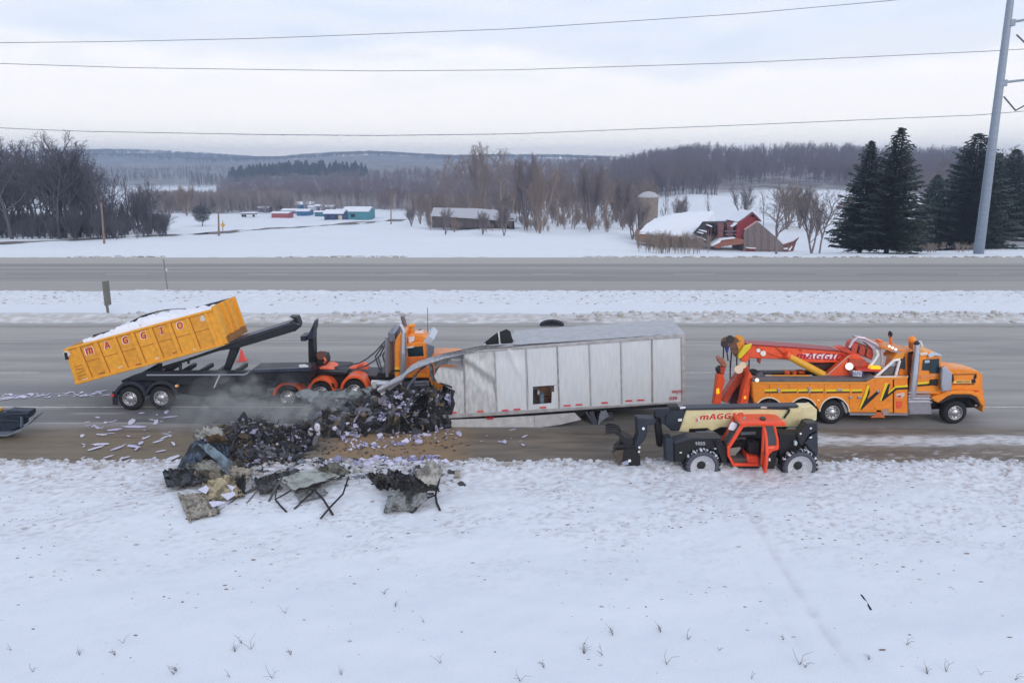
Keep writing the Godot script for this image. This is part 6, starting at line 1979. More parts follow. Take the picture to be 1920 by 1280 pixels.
	# hood and front
	var hood := [1514, 304, 1610, 304, 1690, 312, 1744, 322, 1764, 340, 1764, 420, 1770, 470, 1776, 520, 1766, 500, 1740, 470, 1690, 456, 1560, 456, 1520, 470, 1440, 480, 1514, 420]
	obj("hood", E(hood, 0.30, 1.45, 0.10), paint, t)
	obj("hood_ridge", E([1516, 292, 1610, 292, 1688, 300, 1736, 314, 1740, 322, 1680, 316, 1606, 308, 1516, 308], 0.62, 1.2, 0.03), mat(rgb(236, 160, 92), 0.35), t)
	obj("hood_decal_line", E([1578, 336, 1728, 334, 1728, 338, 1580, 340], 0.285, 0.297, 0.0), black, t)
	obj("hood_decal_line", E([1576, 396, 1714, 396, 1714, 401, 1576, 401], 0.285, 0.297, 0.0), black, t)
	obj("hood_decal", E([1580, 392, 1600, 374, 1690, 374, 1690, 391], 0.285, 0.297, 0.0), mat(rgb(244, 214, 130), 0.5), t)
	obj("hood_decal", E([1700, 392, 1696, 372, 1710, 366, 1712, 344, 1728, 332, 1728, 360, 1718, 366, 1724, 380, 1716, 392], 0.285, 0.297, 0.0), black, t)
	obj("hood_decal", E([1576, 340, 1584, 340, 1588, 372, 1576, 392], 0.285, 0.297, 0.0), black, t)
	text("lettering", "WRECKER", 0.12, mat(rgb(120, 84, 40), 0.5), t, V(1644, 383, 0.285) + Vector3(0, 0, 0.008))
	var arch := [1448, 482, 1486, 468, 1548, 452, 1640, 450, 1700, 458, 1742, 478, 1770, 520, 1776, 560, 1762, 566]
	obj("front_fender", E([1448, 482, 1486, 468, 1548, 446, 1640, 440, 1716, 446, 1756, 462, 1776, 500, 1772, 540, 1752, 520, 1730, 480, 1690, 462, 1580, 462, 1546, 476, 1492, 514, 1470, 506], -0.02, 0.7, 0.03), paint, t)
	obj("fender_flare", E([1492, 516, 1546, 480, 1580, 464, 1690, 464, 1728, 482, 1750, 520, 1744, 530, 1716, 500, 1680, 480, 1584, 482, 1552, 494, 1510, 520], -0.05, 0.6, 0.02), mat(rgb(36, 32, 36), 0.7), t)
	obj("front_bumper", E([1690, 480, 1742, 500, 1752, 540, 1700, 538, 1672, 520], 0.3, W - 0.3, 0.02), black, t)
	obj("bumper", E([1764, 480, 1780, 490, 1782, 550, 1770, 574, 1762, 566], 0.05, W - 0.05, 0.02), mat(rgb(214, 140, 60), 0.4), t)
	obj("tow_hook", T([V(1722, 520, 0.25), V(1722, 530, 0.25)], 0.08, 8), chrome, t)
	obj("front_marker", E([1722, 440, 1742, 438, 1740, 446, 1724, 447], 0.1, 0.19, 0.006), mat(rgb(200, 70, 30), 0.3), t)
	# steps and tanks
	obj("fuel_tank", E([1304, 468, 1440, 470, 1446, 500, 1456, 588, 1308, 590, 1302, 540], 0.0, 0.65, 0.05), mat(rgb(176, 174, 186), 0.3, 0.6, 0.1), t)
	for y in [446, 466, 486, 506]:
		obj("step", E([1306 + (486 - y) * 0.2, y, 1436 + (y - 446) * 0.25, y, 1440 + (y - 446) * 0.25, y + 8, 1304, y + 8], -0.06, 0.2, 0.006), mat(rgb(196, 194, 200), 0.3, 0.7), t)
	# wheels
	for x in [440, 645]:
		for z in [0.0, 0.36, W - 0.7, W - 0.34]:
			wheel(t, V(x, 575, z), mlen(78), 0.30, "truck", x)
	for z in [0.0, 0.36, W - 0.7, W - 0.34]:
		wheel(t, V(832, 575, z), mlen(76), 0.30, "truck", 0.4)
	wheel(t, V(1596, 576, 0.04), mlen(76), 0.36, "truck", 1.1)
	wheel(t, V(1596, 576, W - 0.4), mlen(76), 0.36, "truck", 0.2)
	obj("mud_flap", E([884, 505, 904, 510, 928, 560, 926, 578, 912, 576, 896, 530], 0.05, 0.4, 0.01), mat(rgb(150, 150, 160), 0.5, 0.3), t)

# ---------- the telehandler ----------
func build_telehandler() -> void:
	crop(1120, 740, 4.3636)
	var p := gp(1400, 893, 0.0)
	plane_at(p)
	var W := 2.2
	var cream := mat(rgb(232, 218, 168), 0.42, 0.0, 0.10, 0.5)
	var black := mat(rgb(26, 26, 30), 0.5, 0.0, 0.3, 0.7)
	var coal := mat(rgb(20, 20, 23), 0.55, 0.0, 0.3, 0.7)
	var slate := mat(rgb(48, 54, 68), 0.45, 0.1, 0.2, 0.7)
	var red := mat(rgb(248, 76, 28), 0.35, 0.0, 0.08, 0.6)
	var glass := mat(rgb(70, 74, 78), 0.12)
	var white := mat(rgb(228, 228, 232), 0.5)
	var t := thing("telehandler", "telehandler with a cream boom, open orange cab and snowy black tyres", "telehandler", p)
	# boom on the centreline
	var b0 := 0.95
	var b1 := 1.30
	obj("boom", E([732, 126, 1480, 116, 1640, 106, 1655, 94, 1740, 92, 1762, 86, 1802, 124, 1798, 206, 1690, 272, 1560, 264, 1010, 268, 936, 302, 902, 276, 756, 282, 750, 310, 672, 304], b0, b1, 0.03), cream, t)
	obj("boom_top", E([726, 112, 1630, 92, 1650, 90, 1650, 98, 1640, 108, 1480, 116, 726, 128], b0 - 0.03, b1 + 0.02, 0.02), slate, t)
	obj("boom_slot", E([1380, 108, 1566, 112, 1560, 122, 1380, 116], b0 - 0.045, b0, 0.0), black, t)
	obj("boom_hose", T([V(1572, 116, b0 - 0.06), V(1568, 140, b0 - 0.06), V(1548, 165, b0 - 0.06), V(1530, 192, b0 - 0.06)], 0.035, 7), black, t)
	obj("boom_plate", E([1336, 110, 1346, 98, 1386, 98, 1394, 110], b0 - 0.05, b0 - 0.02, 0.004), mat(rgb(196, 190, 190), 0.4, 0.3), t)
	obj("boom_pad", E([678, 104, 724, 98, 722, 112, 680, 116], b0 - 0.04, b0, 0.005), white, t)
	obj("boom_pad", E([664, 200, 696, 198, 692, 216, 662, 218], b0 - 0.06, b0, 0.005), white, t)
	text("lettering", "mAGGIO", 0.255, mat(rgb(206, 24, 52), 0.5), t, V(1018, 176, b0) + Vector3(0, 0, 0.008), Vector3(0, 0, 0.045), Vector3(1.42, 1.05, 1), 0.006, 0.22)
	text("lettering", "G", 0.14, mat(rgb(206, 60, 80), 0.5), t, V(816, 206, b0) + Vector3(0, 0, 0.006))
	obj("number_patch", E([828, 192, 850, 190, 848, 216, 826, 218], b0 - 0.005, b0, 0.0), mat(rgb(230, 228, 226), 0.5), t)
	obj("boom_underside", E([760, 282, 900, 280, 936, 304, 1000, 272, 1560, 266, 1480, 330, 1060, 330, 760, 330], b0 + 0.1, b1 - 0.05, 0.0), coal, t)
	# boom nose and carriage
	obj("inner_boom", E([566, 124, 600, 118, 700, 118, 724, 126, 690, 250, 676, 294, 610, 296, 572, 262, 548, 240], b0 + 0.05, b1 - 0.05, 0.03), slate, t)
	obj("nose_plate", E([470, 128, 486, 116, 590, 114, 600, 124, 596, 160, 560, 170, 556, 240, 520, 240, 512, 190, 474, 180], b0 - 0.05, b0 + 0.1, 0.02), mat(rgb(36, 40, 52), 0.45, 0.1), t)
	obj("nose_cap", E([586, 110, 600, 100, 668, 98, 680, 110, 676, 122, 588, 124], b0, b1, 0.02), coal, t)
	obj("tilt_link", E([470, 130, 512, 150, 534, 300, 548, 350, 530, 430, 494, 424, 476, 260], b0 + 0.1, b0 + 0.35, 0.02), coal, t)
	obj("carriage", E([318, 200, 330, 192, 470, 198, 482, 214, 472, 246, 412, 250, 408, 320, 392, 366, 344, 420, 336, 470, 292, 450, 298, 410, 330, 330, 322, 240], 0.55, 0.95, 0.025), slate, t)
	obj("carriage_side", E([318, 182, 328, 176, 328, 330, 300, 400, 296, 380, 318, 320], 0.45, 0.55, 0.01), coal, t)
	for a in [[378, 276, 0.05], [345, 430, 0.04], [342, 466, 0.04]]:
		obj("pin", T([V(a[0], a[1], 0.5), V(a[0], a[1], 0.54)], a[2], 8), white, t)
	# grapple bucket
	obj("bucket_side", E([120, 470, 150, 452, 300, 440, 352, 500, 352, 660, 204, 684, 182, 650, 178, 580], 0.35, 0.43, 0.02), coal, t)
	obj("bucket_side", E([120, 470, 150, 452, 300, 440, 352, 500, 352, 660, 204, 684, 182, 650, 178, 580], 1.3, 1.38, 0.02), coal, t)
	obj("bucket_floor", E([182, 640, 204, 684, 352, 660, 352, 640, 210, 662], 0.43, 1.3, 0.0), coal, t)
	obj("bucket_back", E([330, 480, 352, 500, 356, 590, 352, 660, 330, 655], 0.40, 1.34, 0.01), black, t)
	obj("bucket_snow", E([200, 556, 240, 540, 262, 545, 254, 574, 206, 576], 0.31, 0.34, 0.006), mat(rgb(150, 156, 178), 0.7), t)
	obj("bucket_snow", E([252, 536, 268, 528, 280, 540, 272, 552, 256, 550], 0.30, 0.34, 0.006), white, t)
	obj("bucket_lamp", T([V(232, 620, 0.30), V(232, 620, 0.36)], 0.10, 12), mat(rgb(190, 194, 204), 0.3, 0.5), t)
	obj("bucket_liner", E([126, 470, 152, 458, 215, 450, 200, 560, 176, 580], 0.33, 0.36, 0.0), mat(rgb(92, 82, 70), 0.8, 0, 0.3), t)
	for k in 4:
		var z := 0.35 + k * 0.28
		obj("claw", E([62, 330 - k * 26, 92, 300 - k * 22, 140, 288 - k * 16, 180, 304 - k * 16, 212, 336, 226, 352, 290, 362, 300, 400, 240, 420, 200, 380, 176, 340, 140, 316, 96, 318 - k * 10], z, z + 0.07, 0.01), coal, t)
	obj("claw_hub", E([176, 300, 212, 340, 280, 366, 304, 380, 300, 450, 220, 460, 150, 460, 200, 420, 206, 380], 0.6, 1.2, 0.03), coal, t)
	obj("low_claw", E([130, 450, 180, 412, 250, 396, 310, 420, 330, 470, 250, 440, 180, 440], 0.4, 0.6, 0.02), coal, t)
	obj("tie_rod", T([V(316, 330, 0.6), V(306, 362, 0.6)], 0.03, 6), mat(rgb(200, 200, 190), 0.4, 0.4), t)
	# chassis
	obj("front_post", E([562, 362, 612, 358, 628, 380, 630, 548, 564, 544, 568, 520, 560, 430], 0.12, 0.6, 0.03), slate, t)
	obj("front_body", E([628, 392, 660, 372, 750, 346, 900, 352, 1010, 350, 1050, 450, 1070, 560, 1020, 560, 998, 500, 960, 460, 870, 436, 780, 456, 730, 510, 716, 550, 634, 548], 0.10, 0.5, 0.03), coal, t)
	obj("front_deck", E([628, 386, 740, 350, 780, 346, 900, 350, 1016, 352, 1020, 360, 780, 364, 640, 400], 0.05, 0.52, 0.015), mat(rgb(62, 66, 76), 0.5, 0.1, 0.2), t)
	obj("deck_block", E([816, 316, 880, 312, 886, 344, 820, 344], 0.6, 0.8, 0.02), mat(rgb(96, 108, 126), 0.5, 0.1), t)
	obj("front_hump", E([880, 336, 930, 322, 980, 332, 1010, 350, 880, 352], 0.4, 0.8, 0.02), mat(rgb(90, 96, 112), 0.5), t)
	text("lettering", "1055", 0.16, mat(rgb(170, 170, 176), 0.5), t, V(842, 398, 0.10) + Vector3(0, 0, 0.004))
	for a in [[968, 441], [684, 474], [1748, 352]]:
		obj("reflector", E([a[0] - 9, a[1] - 3, a[0] + 9, a[1] - 4, a[0] + 9, a[1] + 3, a[0] - 9, a[1] + 4], 0.06, 0.10, 0.0), white, t)
	obj("fender", E([960, 380, 1010, 420, 1056, 520, 1062, 556, 1020, 560, 1000, 490], 0.0, 0.4, 0.02), black, t)
	obj("belly", E([640, 420, 1040, 380, 1480, 380, 1700, 380, 1700, 500, 1500, 520, 1060, 560, 640, 530], 0.7, 1.6, 0.0), coal, t)
	obj("engine_cover", E([1480, 312, 1660, 326, 1700, 270, 1716, 238, 1752, 230, 1806, 236, 1812, 290, 1790, 330, 1740, 380, 1660, 440, 1640, 500, 1500, 520, 1480, 440], 0.25, 0.7, 0.04), coal, t)
	obj("counterweight", E([1700, 400, 1760, 330, 1808, 310, 1812, 480, 1800, 520, 1760, 470], 0.12, 0.8, 0.04), slate, t)
	obj("engine_hood", E([1640, 340, 1700, 270, 1716, 236, 1800, 232, 1812, 290, 1740, 330, 1690, 410, 1656, 420], 0.14, 0.5, 0.04), mat(rgb(32, 32, 38), 0.4), t)
	for a in [[1748, 274, 0.05], [1664, 318, 0.05], [1750, 346, 0.04]]:
		obj("handle", T([V(a[0] - 6, a[1] + 3, 0.10), V(a[0] + 8, a[1] - 3, 0.10)], a[2] * 0.6, 7), white, t)
	obj("tail_lamp", E([1616, 384, 1634, 378, 1642, 398, 1632, 418, 1616, 414], 0.10, 0.2, 0.01), mat(rgb(190, 204, 204), 0.3, 0.3), t)
	# cab
	var frame := func(a: Array, b: Array, z0: float, z1: float) -> void:
		obj("cab_frame", E(a + b, z0, z1, 0.012), red, t)
	var cz := 0.12
	obj("door_frame", E([1182, 244, 1200, 262, 1130, 376, 1088, 440, 1086, 488, 1122, 562, 1320, 566, 1322, 588, 1112, 586, 1066, 500, 1064, 430, 1108, 366], cz, cz + 0.10, 0.015), red, t)
	obj("door_header", E([1180, 240, 1545, 240, 1548, 256, 1440, 256, 1330, 252, 1240, 256, 1196, 268, 1178, 252], cz, cz + 0.10, 0.012), red, t)
	obj("cab_roof", E([1168, 238, 1180, 230, 1330, 226, 1486, 226, 1536, 232, 1552, 242, 1545, 254, 1180, 250], cz - 0.02, 0.95, 0.03), red, t)
	var top := func(x: float, y: float) -> Vector3: return V(x, y, cz + (232.0 - y) / 85.0)
	var rw := flat()
	quad(rw, top.call(1184, 206) + Vector3(0, 0.02, 0), top.call(1202, 184) + Vector3(0, 0.02, 0), top.call(1312, 182) + Vector3(0, 0.02, 0), top.call(1326, 204) + Vector3(0, 0.02, 0))
	obj("roof_window", rw, mat(rgb(150, 154, 152), 0.2), t)
	obj("roof_lamp", T([top.call(1353, 208), top.call(1353, 208) + Vector3(0, 0.09, 0.02)], 0.10, 14), mat(rgb(44, 40, 44), 0.4), t)
	obj("roof_crease", T([top.call(1366, 186) + Vector3(0, 0.01, 0), top.call(1400, 214) + Vector3(0, 0.01, 0), top.call(1540, 220) + Vector3(0, 0.01, 0)], 0.02, 6), mat(rgb(250, 120, 86), 0.4), t)
	obj("windscreen_post", E([1116, 206, 1130, 200, 1126, 236, 1036, 380, 1020, 376, 1070, 300], 0.75, 0.9, 0.01), red, t)
	obj("windscreen", E([1124, 220, 1160, 236, 1176, 256, 1090, 420, 1064, 424, 1034, 372], 0.42, 0.45, 0.0), mat(rgb(70, 76, 78), 0.12), t)
	obj("windscreen_bar", E([1100, 288, 1108, 284, 1150, 336, 1144, 342], 0.40, 0.42, 0.0), black, t)
	obj("window_notice", E([1088, 244, 1106, 222, 1146, 238, 1140, 266, 1116, 294, 1074, 282], 0.38, 0.41, 0.0), mat(rgb(226, 228, 236), 0.5), t)
	obj("rear_post", E([1440, 252, 1462, 254, 1486, 360, 1490, 436, 1468, 438, 1466, 360], cz, cz + 0.10, 0.012), red, t)
	obj("rear_window", E([1364, 256, 1440, 256, 1466, 340, 1468, 414, 1390, 420, 1376, 330], cz + 0.03, cz + 0.05, 0.0), glass, t)
	obj("rear_panel", E([1382, 420, 1490, 416, 1488, 450, 1440, 462, 1410, 490, 1386, 560, 1366, 560, 1378, 440], cz - 0.01, cz + 0.15, 0.015), red, t)
	obj("panel_crease", E([1396, 432, 1450, 428, 1450, 436, 1398, 440], cz - 0.025, cz - 0.01, 0.004), mat(rgb(250, 150, 120), 0.4), t)
	obj("battery_box", E([1402, 500, 1430, 468, 1484, 456, 1466, 520, 1452, 608, 1380, 606], 0.15, 0.8, 0.03), coal, t)
	obj("snow_spot", E([1404, 520, 1416, 518, 1420, 540, 1404, 542], 0.11, 0.14, 0.0), white, t)
	obj("cab_back_wall", E([1180, 262, 1470, 258, 1480, 560, 1100, 566, 1080, 480, 1100, 420], 1.0, 1.04, 0.0), mat(rgb(54, 54, 56), 0.7), t)
	obj("cab_floor", E([1090, 520, 1480, 520, 1480, 575, 1116, 575], 0.25, 1.0, 0.0), mat(rgb(84, 80, 78), 0.7), t)
	obj("inner_window", E([1180, 306, 1300, 300, 1296, 324, 1176, 330], 0.96, 1.0, 0.0), mat(rgb(150, 160, 168), 0.3), t)
	obj("footwell_panel", E([1086, 440, 1170, 428, 1176, 440, 1100, 530, 1086, 490], 0.5, 0.54, 0.0), mat(rgb(150, 146, 140), 0.5), t)
	obj("console", E([1110, 360, 1220, 352, 1232, 500, 1210, 540, 1130, 535], 0.8, 0.95, 0.02), mat(rgb(100, 98, 96), 0.6), t)
	obj("steering_wheel", T([V(1158, 380, 0.45), V(1190, 384, 0.6), V(1200, 372, 0.75), V(1164, 366, 0.7), V(1158, 380, 0.45)], 0.025, 6), coal, t)
	obj("seat", E([1240, 400, 1300, 392, 1330, 400, 1330, 490, 1316, 512, 1250, 506, 1232, 470], 0.4, 0.85, 0.04), mat(rgb(28, 26, 30), 0.8), t)
	obj("seat_base", E([1226, 478, 1246, 502, 1320, 508, 1322, 566, 1240, 564, 1224, 530], 0.2, 0.8, 0.015), red, t)
	# open door, swung towards the camera
	var dstart := V(1358, 262, cz)
	var dend := V(1344, 566, cz)
	var door := func(s: float, tt: float) -> Vector3: return dstart.lerp(dend, tt) + Vector3(-0.16 * s + 0.02, -0.02 * s, 0.85 * s)
	var loop := []
	for q in [[0.0, 0.0], [0.35, 0.02], [0.75, 0.14], [1.0, 0.42], [1.0, 0.72], [0.8, 0.98], [0.0, 1.0]]:
		loop.append(door.call(q[0], q[1]))
	loop.append(loop[0])
	obj("open_door_frame", T(loop, 0.05, 8), red, t)
	var dp := flat()
	var q0: Array = [door.call(0.02, 0.62), door.call(0.98, 0.62), door.call(0.98, 0.74), door.call(0.8, 0.97), door.call(0.02, 0.98)]
	for k in [1, 2, 3]:
		tri(dp, q0[0], q0[k], q0[k + 1])
		tri(dp, q0[0] + Vector3(0.05, 0, 0.01), q0[k + 1] + Vector3(0.05, 0, 0.01), q0[k] + Vector3(0.05, 0, 0.01))
	obj("open_door_panel", dp, red, t)
	var dg := flat()
	var q1: Array = [door.call(0.02, 0.03), door.call(0.35, 0.04), door.call(0.75, 0.16), door.call(0.98, 0.42), door.call(0.98, 0.62), door.call(0.02, 0.62)]
	for k in [1, 2, 3, 4]:
		tri(dg, q1[0], q1[k], q1[k + 1])
	var pane := StandardMaterial3D.new()
	pane.albedo_color = Color(0.5, 0.55, 0.55, 0.3)
	pane.transparency = BaseMaterial3D.TRANSPARENCY_ALPHA
	pane.roughness = 0.1
	obj("open_door_glass", dg, pane, t)
	obj("cab_step", E([1140, 588, 1330, 590, 1330, 602, 1140, 600], 0.15, 0.5, 0.01), coal, t)
	# wheels, packed with snow
	for c in [[864, 596], [1662, 598]]:
		wheel(t, V(c[0], c[1], -0.05), mlen(152), 0.42, "loader", c[0])
		wheel(t, V(c[0], c[1], W - 0.35), mlen(152), 0.42, "loader", 1.0)
		var st := flat()
		var o: Vector3 = V(c[0], c[1], -0.05)
		var r := mlen(152)
		for k in 13:
			if rng.randf() < 0.25:
				continue
			var a := deg_to_rad(20.0 + k * 11.0)
			box(st, o + Vector3(cos(a), sin(a), 0) * r * rng.randf_range(0.93, 0.99) + Vector3(0, 0, -0.10 - 0.05 * rng.randf()), Vector3(0.10, 0.07, 0.16) * rng.randf_range(0.6, 1.2), Basis(Vector3(0, 0, 1), a + 0.4), 0.015)
		var sn := obj("tyre_snow", st, mat(rgb(206, 210, 222), 0.9), t)
		sn.set_meta("kind", "stuff")

# ---------- the burnt cargo ----------
var heaps := []
func heap_h(x: float, d: float) -> float:
	var h := 0.0
	for q in heaps:
		var g: float = q[2] * exp(-pow((x - q[0]) / q[3], 2.0) - pow((d - q[1]) / q[4], 2.0))
		h = maxf(h, g) + minf(h, g) * 0.35
	return h
func ground_h(x: float, d: float) -> float:
	var g := snow_h(x, d) if d < d_edge(x) else 0.0
	return maxf(g, heap_h(x, d) - 0.10)
func K(x: float, y: float, d: float) -> Vector3:      # under ten: a height above the snow; over: a distance
	return at(ox + x / sc, oy + y / sc, d) if d > 10.0 else gp(ox + x / sc, oy + y / sc, d + 0.12)
func crumple(called: String, label: String, cat: String, corners: Array, amp: float, m: Material, sd: float, freq := 2.2, rag := 0.08, nx := 34, ny := 26, wider := 1.22) -> MeshInstance3D:
	# four corners [x, y, distance], clockwise from the upper left; a buckled metal sheet with an uneven edge
	var c := []
	for q in corners:
		c.append(K(q[0], q[1], q[2]))
	var mid: Vector3 = (c[0] + c[1] + c[2] + c[3]) * 0.25
	for k in 4:
		var w: Vector3 = c[k]
		c[k] = Vector3(mid.x + (w.x - mid.x) * wider, w.y, mid.z + (w.z - mid.z) * wider)
	var nrm: Vector3 = (c[1] - c[0]).cross(c[3] - c[0]).normalized()
	if nrm.z < 0:
		nrm = -nrm
	var f := func(s: float, t: float) -> Vector3:
		var s2 := s
		var t2 := t
		if s == 0.0 or s == 1.0:
			s2 += (0.5 - s) * rag * (1.0 + nw.get_noise_2d(t * 7.0 + sd, 3.0) * 2.2)
		if t == 0.0 or t == 1.0:
			t2 += (0.5 - t) * rag * (1.0 + nw.get_noise_2d(s * 7.0 + sd, 9.0) * 2.2)
		var p: Vector3 = (c[0].lerp(c[1], s2)).lerp(c[3].lerp(c[2], s2), t2)
		var fold := absf(nw.get_noise_2d((s + t * 0.6) * freq + sd, (t - s * 0.4) * freq)) * 1.6 - 0.3
		var fine := nw.get_noise_2d(s * freq * 3.0 + sd, t * freq * 3.0) * 0.35
		p += nrm * amp * 1.25 * (fold + fine * 1.3)
		var g := ground_h(p.x, -p.z) + 0.015
		if p.y < g:
			p.y = g + 0.02 * fine
		return p - mid
	var o := obj(called, grid(nx, ny, f), m)
	o.position = mid
	tag(o, label, cat)
	return o
func sheet_mat(a: Color, dark: float, sd: int) -> StandardMaterial3D:
	var m := StandardMaterial3D.new()
	m.albedo_color = a
	m.roughness = 0.7
	m.metallic = 0.15
	var n := FastNoiseLite.new()
	n.seed = sd
	n.frequency = 0.009
	n.fractal_octaves = 6
	var tx := NoiseTexture2D.new()
	tx.width = 256
	tx.height = 256
	tx.seamless = true
	tx.noise = n
	var g := Gradient.new()
	g.set_color(0, Color(dark, dark, dark))
	g.add_point(0.38, Color(dark + 0.2, dark + 0.19, dark + 0.18))
	g.add_point(0.55, Color(0.92, 0.92, 0.92))
	g.set_color(g.get_point_count() - 1, Color(1, 1, 1))
	tx.color_ramp = g
	m.albedo_texture = tx
	m.uv1_triplanar = true
	m.uv1_scale = Vector3.ONE * 0.9
	m.normal_enabled = true
	m.normal_texture = noise_tex("dents", 0.008, 0, 1, 3, true, 2.0)
	m.normal_scale = 0.8
	return m
func bar(called: String, label: String, pts: Array, r: float, m: Material, wide := 1.0) -> void:
	# a bent bar: [x, y, height above the snow] in the crop
	var w := []
	for q in pts:
		var p := gp(ox + q[0] / sc, oy + q[1] / sc, 0.12 + q[2] * 0.6)
		w.append(p)
	var mid: Vector3 = w[0]
	for k in w.size():
		w[k] = w[k] - mid
	var st := flat()
	tube(st, w, r, 6)
	var o := obj(called, st, m)
	o.position = mid
	tag(o, label, "metal bar", "bent metal bars on the snow")

func build_debris() -> void:
	for q in [[475, 846, 1.05, 1.0, 0.7], [425, 845, 0.7, 0.8, 0.7], [535, 838, 0.6, 0.9, 0.55], [500, 872, 0.4, 1.1, 0.45], [610, 808, 0.65, 0.9, 0.6], [675, 800, 0.75, 1.0, 0.6], [745, 796, 1.3, 1.15, 0.7], [805, 792, 1.25, 0.85, 0.7], [700, 780, 1.0, 1.3, 0.7]]:
		var p := gp(q[0], q[1])
		heaps.append([p.x, -p.z, q[2], q[3], q[4]])
	# charred heaps
	for part in [["charred_heap", "black charred heap of burnt cargo near the crumpled sheets, left of the ochre soil", -10.4, -6.1, 22.9, 26.2], ["charred_heap", "black charred heap of burnt cargo spilling from the torn trailer end", -7.6, -2.3, 24.9, 29.4]]:
		var left: bool = part[2] < -9.0
		var f := func(s: float, t: float) -> Vector3:
			var x := lerpf(part[2], part[3], s)
			var d := lerpf(part[4], part[5], t)
			var h := 0.0
			for k in heaps.size():
				if (k < 4) == left:
					var q = heaps[k]
					var g: float = q[2] * exp(-pow((x - q[0]) / q[3], 2.0) - pow((d - q[1]) / q[4], 2.0))
					h = maxf(h, g) + minf(h, g) * 0.35
			var on := smoothstep(0.10, 0.35, h)
			h += on * (nw.get_noise_2d(x * 2.2, d * 2.2) * 0.20 + nw.get_noise_2d(x * 6.0, d * 6.0) * 0.12)
			return Vector3(x, h - 0.14, -d)
		var c := func(p: Vector3) -> Color:
			var g := nw.get_noise_2d(p.x * 1.6, p.z * 1.6)
			return Color(0.022, 0.021, 0.024).lerp(Color(0.13, 0.11, 0.085), clampf(g * 1.6 - 0.05, 0, 0.8))
		tag(obj(part[0], grid(130, 90, f, c), vmat(0.95, "gravel", 1.0, 1.5)), part[1], "debris heap")
	# flakes, cinders and scraps on them: past counting
	var flake := flat()
	for q in [[0.0, 0.5], [0.4, -0.2], [-0.5, 0.1]]:
		box(flake, Vector3(q[0] * 0.5, q[1] * 0.4, q[0] * 0.3), Vector3(1.0, 0.35, 0.6), Basis.from_euler(Vector3(q[1] * 2.0, q[0] * 4.0, q[0])))
	flake.generate_normals()
	var cinder: Mesh = flake.commit()
	var where := []
	var cols := []
	for k in 4200:
		var q = heaps[rng.randi() % heaps.size()]
		var x: float = q[0] + rng.randfn(0, 0.75) * q[3]
		var d: float = q[1] + rng.randfn(0, 0.75) * q[4]
		var h := heap_h(x, d)
		if h < 0.10:
			continue
		var s := 0.025 + 0.24 * pow(rng.randf(), 3.5)
		where.append(Transform3D(Basis.from_euler(Vector3(rng.randf() * TAU, rng.randf() * TAU, rng.randf() * TAU)).scaled_local(Vector3(s * rng.randf_range(1.0, 2.6), s * rng.randf_range(0.25, 1.0), s)), Vector3(x, h - 0.08 + rng.randf() * 0.2, -d)))
		cols.append(Color(0.018, 0.018, 0.021).lerp([Color(0.07, 0.075, 0.095), Color(0.14, 0.11, 0.07), Color(0.34, 0.34, 0.46), Color(0.16, 0.17, 0.20)][rng.randi() % 4], pow(rng.randf(), 1.6)))
	many("cinders", cinder, vmat(0.9), where, null, cols)
	where = []
	cols = []
	for k in 900:      # soot and scraps on the mud and snow round about
		var x := rng.randf_range(-12.0, -1.5)
		var d := rng.randf_range(22.6, 27.0)
		if nz.get_noise_2d(x * 22.0, d * 30.0) < -0.02:
			continue
		var s := rng.randf_range(0.015, 0.05)
		where.append(Transform3D(Basis.from_euler(Vector3(rng.randf(), rng.randf() * TAU, rng.randf())).scaled(Vector3(s * 2.0, s * 0.6, s)), Vector3(x, ground_h(x, d) + 0.02, -d)))
		cols.append(Color(0.03, 0.028, 0.03))
	many("soot_scraps", cinder, vmat(0.9), where, null, cols)
	# charred strands and battens sticking out of the heaps
	var strands := flat()
	for k in 150:
		var q = heaps[rng.randi() % heaps.size()]
		var x: float = q[0] + rng.randfn(0, 0.7) * q[3]
		var d: float = q[1] + rng.randfn(0, 0.7) * q[4]
		var h := heap_h(x, d)
		if h < 0.12:
			continue
		var p := Vector3(x, h - 0.12, -d)
		var v := Vector3(rng.randfn(0, 1), rng.randf_range(0.1, 1.0), rng.randfn(0, 1)).normalized() * rng.randf_range(0.15, 0.4)
		tube(strands, [p, p + v + Vector3(0, 0.05, 0), p + v * 1.8 + Vector3(rng.randfn(0, 0.1), -0.05, rng.randfn(0, 0.1)), p + v * 2.4 + Vector3(rng.randfn(0, 0.15), -0.22, rng.randfn(0, 0.15))], [0.014, 0.012, 0.010, 0.006], 4, false)
	var sm := obj("charred_strands", strands, mat(rgb(34, 32, 34), 0.9))
	sm.set_meta("kind", "stuff")
	var batten := flat()
	box(batten, Vector3.ZERO, Vector3(1.0, 0.05, 0.10))
	batten.generate_normals()
	where = []
	cols = []
	for k in 90:
		var q = heaps[rng.randi() % heaps.size()]
		var x: float = q[0] + rng.randfn(0, 0.8) * q[3]
		var d: float = q[1] + rng.randfn(0, 0.7) * q[4]
		if heap_h(x, d) < 0.06:
			continue
		where.append(Transform3D(Basis.from_euler(Vector3(rng.randf() * TAU, rng.randf() * TAU, rng.randfn(0, 0.5))).scaled_local(Vector3(rng.randf_range(0.3, 1.0), 1, rng.randf_range(0.5, 1.6))), Vector3(x, heap_h(x, d) - 0.02, -d)))
		cols.append([Color(0.03, 0.028, 0.028), Color(0.16, 0.12, 0.075), Color(0.24, 0.25, 0.28), Color(0.06, 0.05, 0.045)][rng.randi() % 4])
	many("charred_battens", batten.commit(), vmat(0.9), where, null, cols)
	where = []
	cols = []
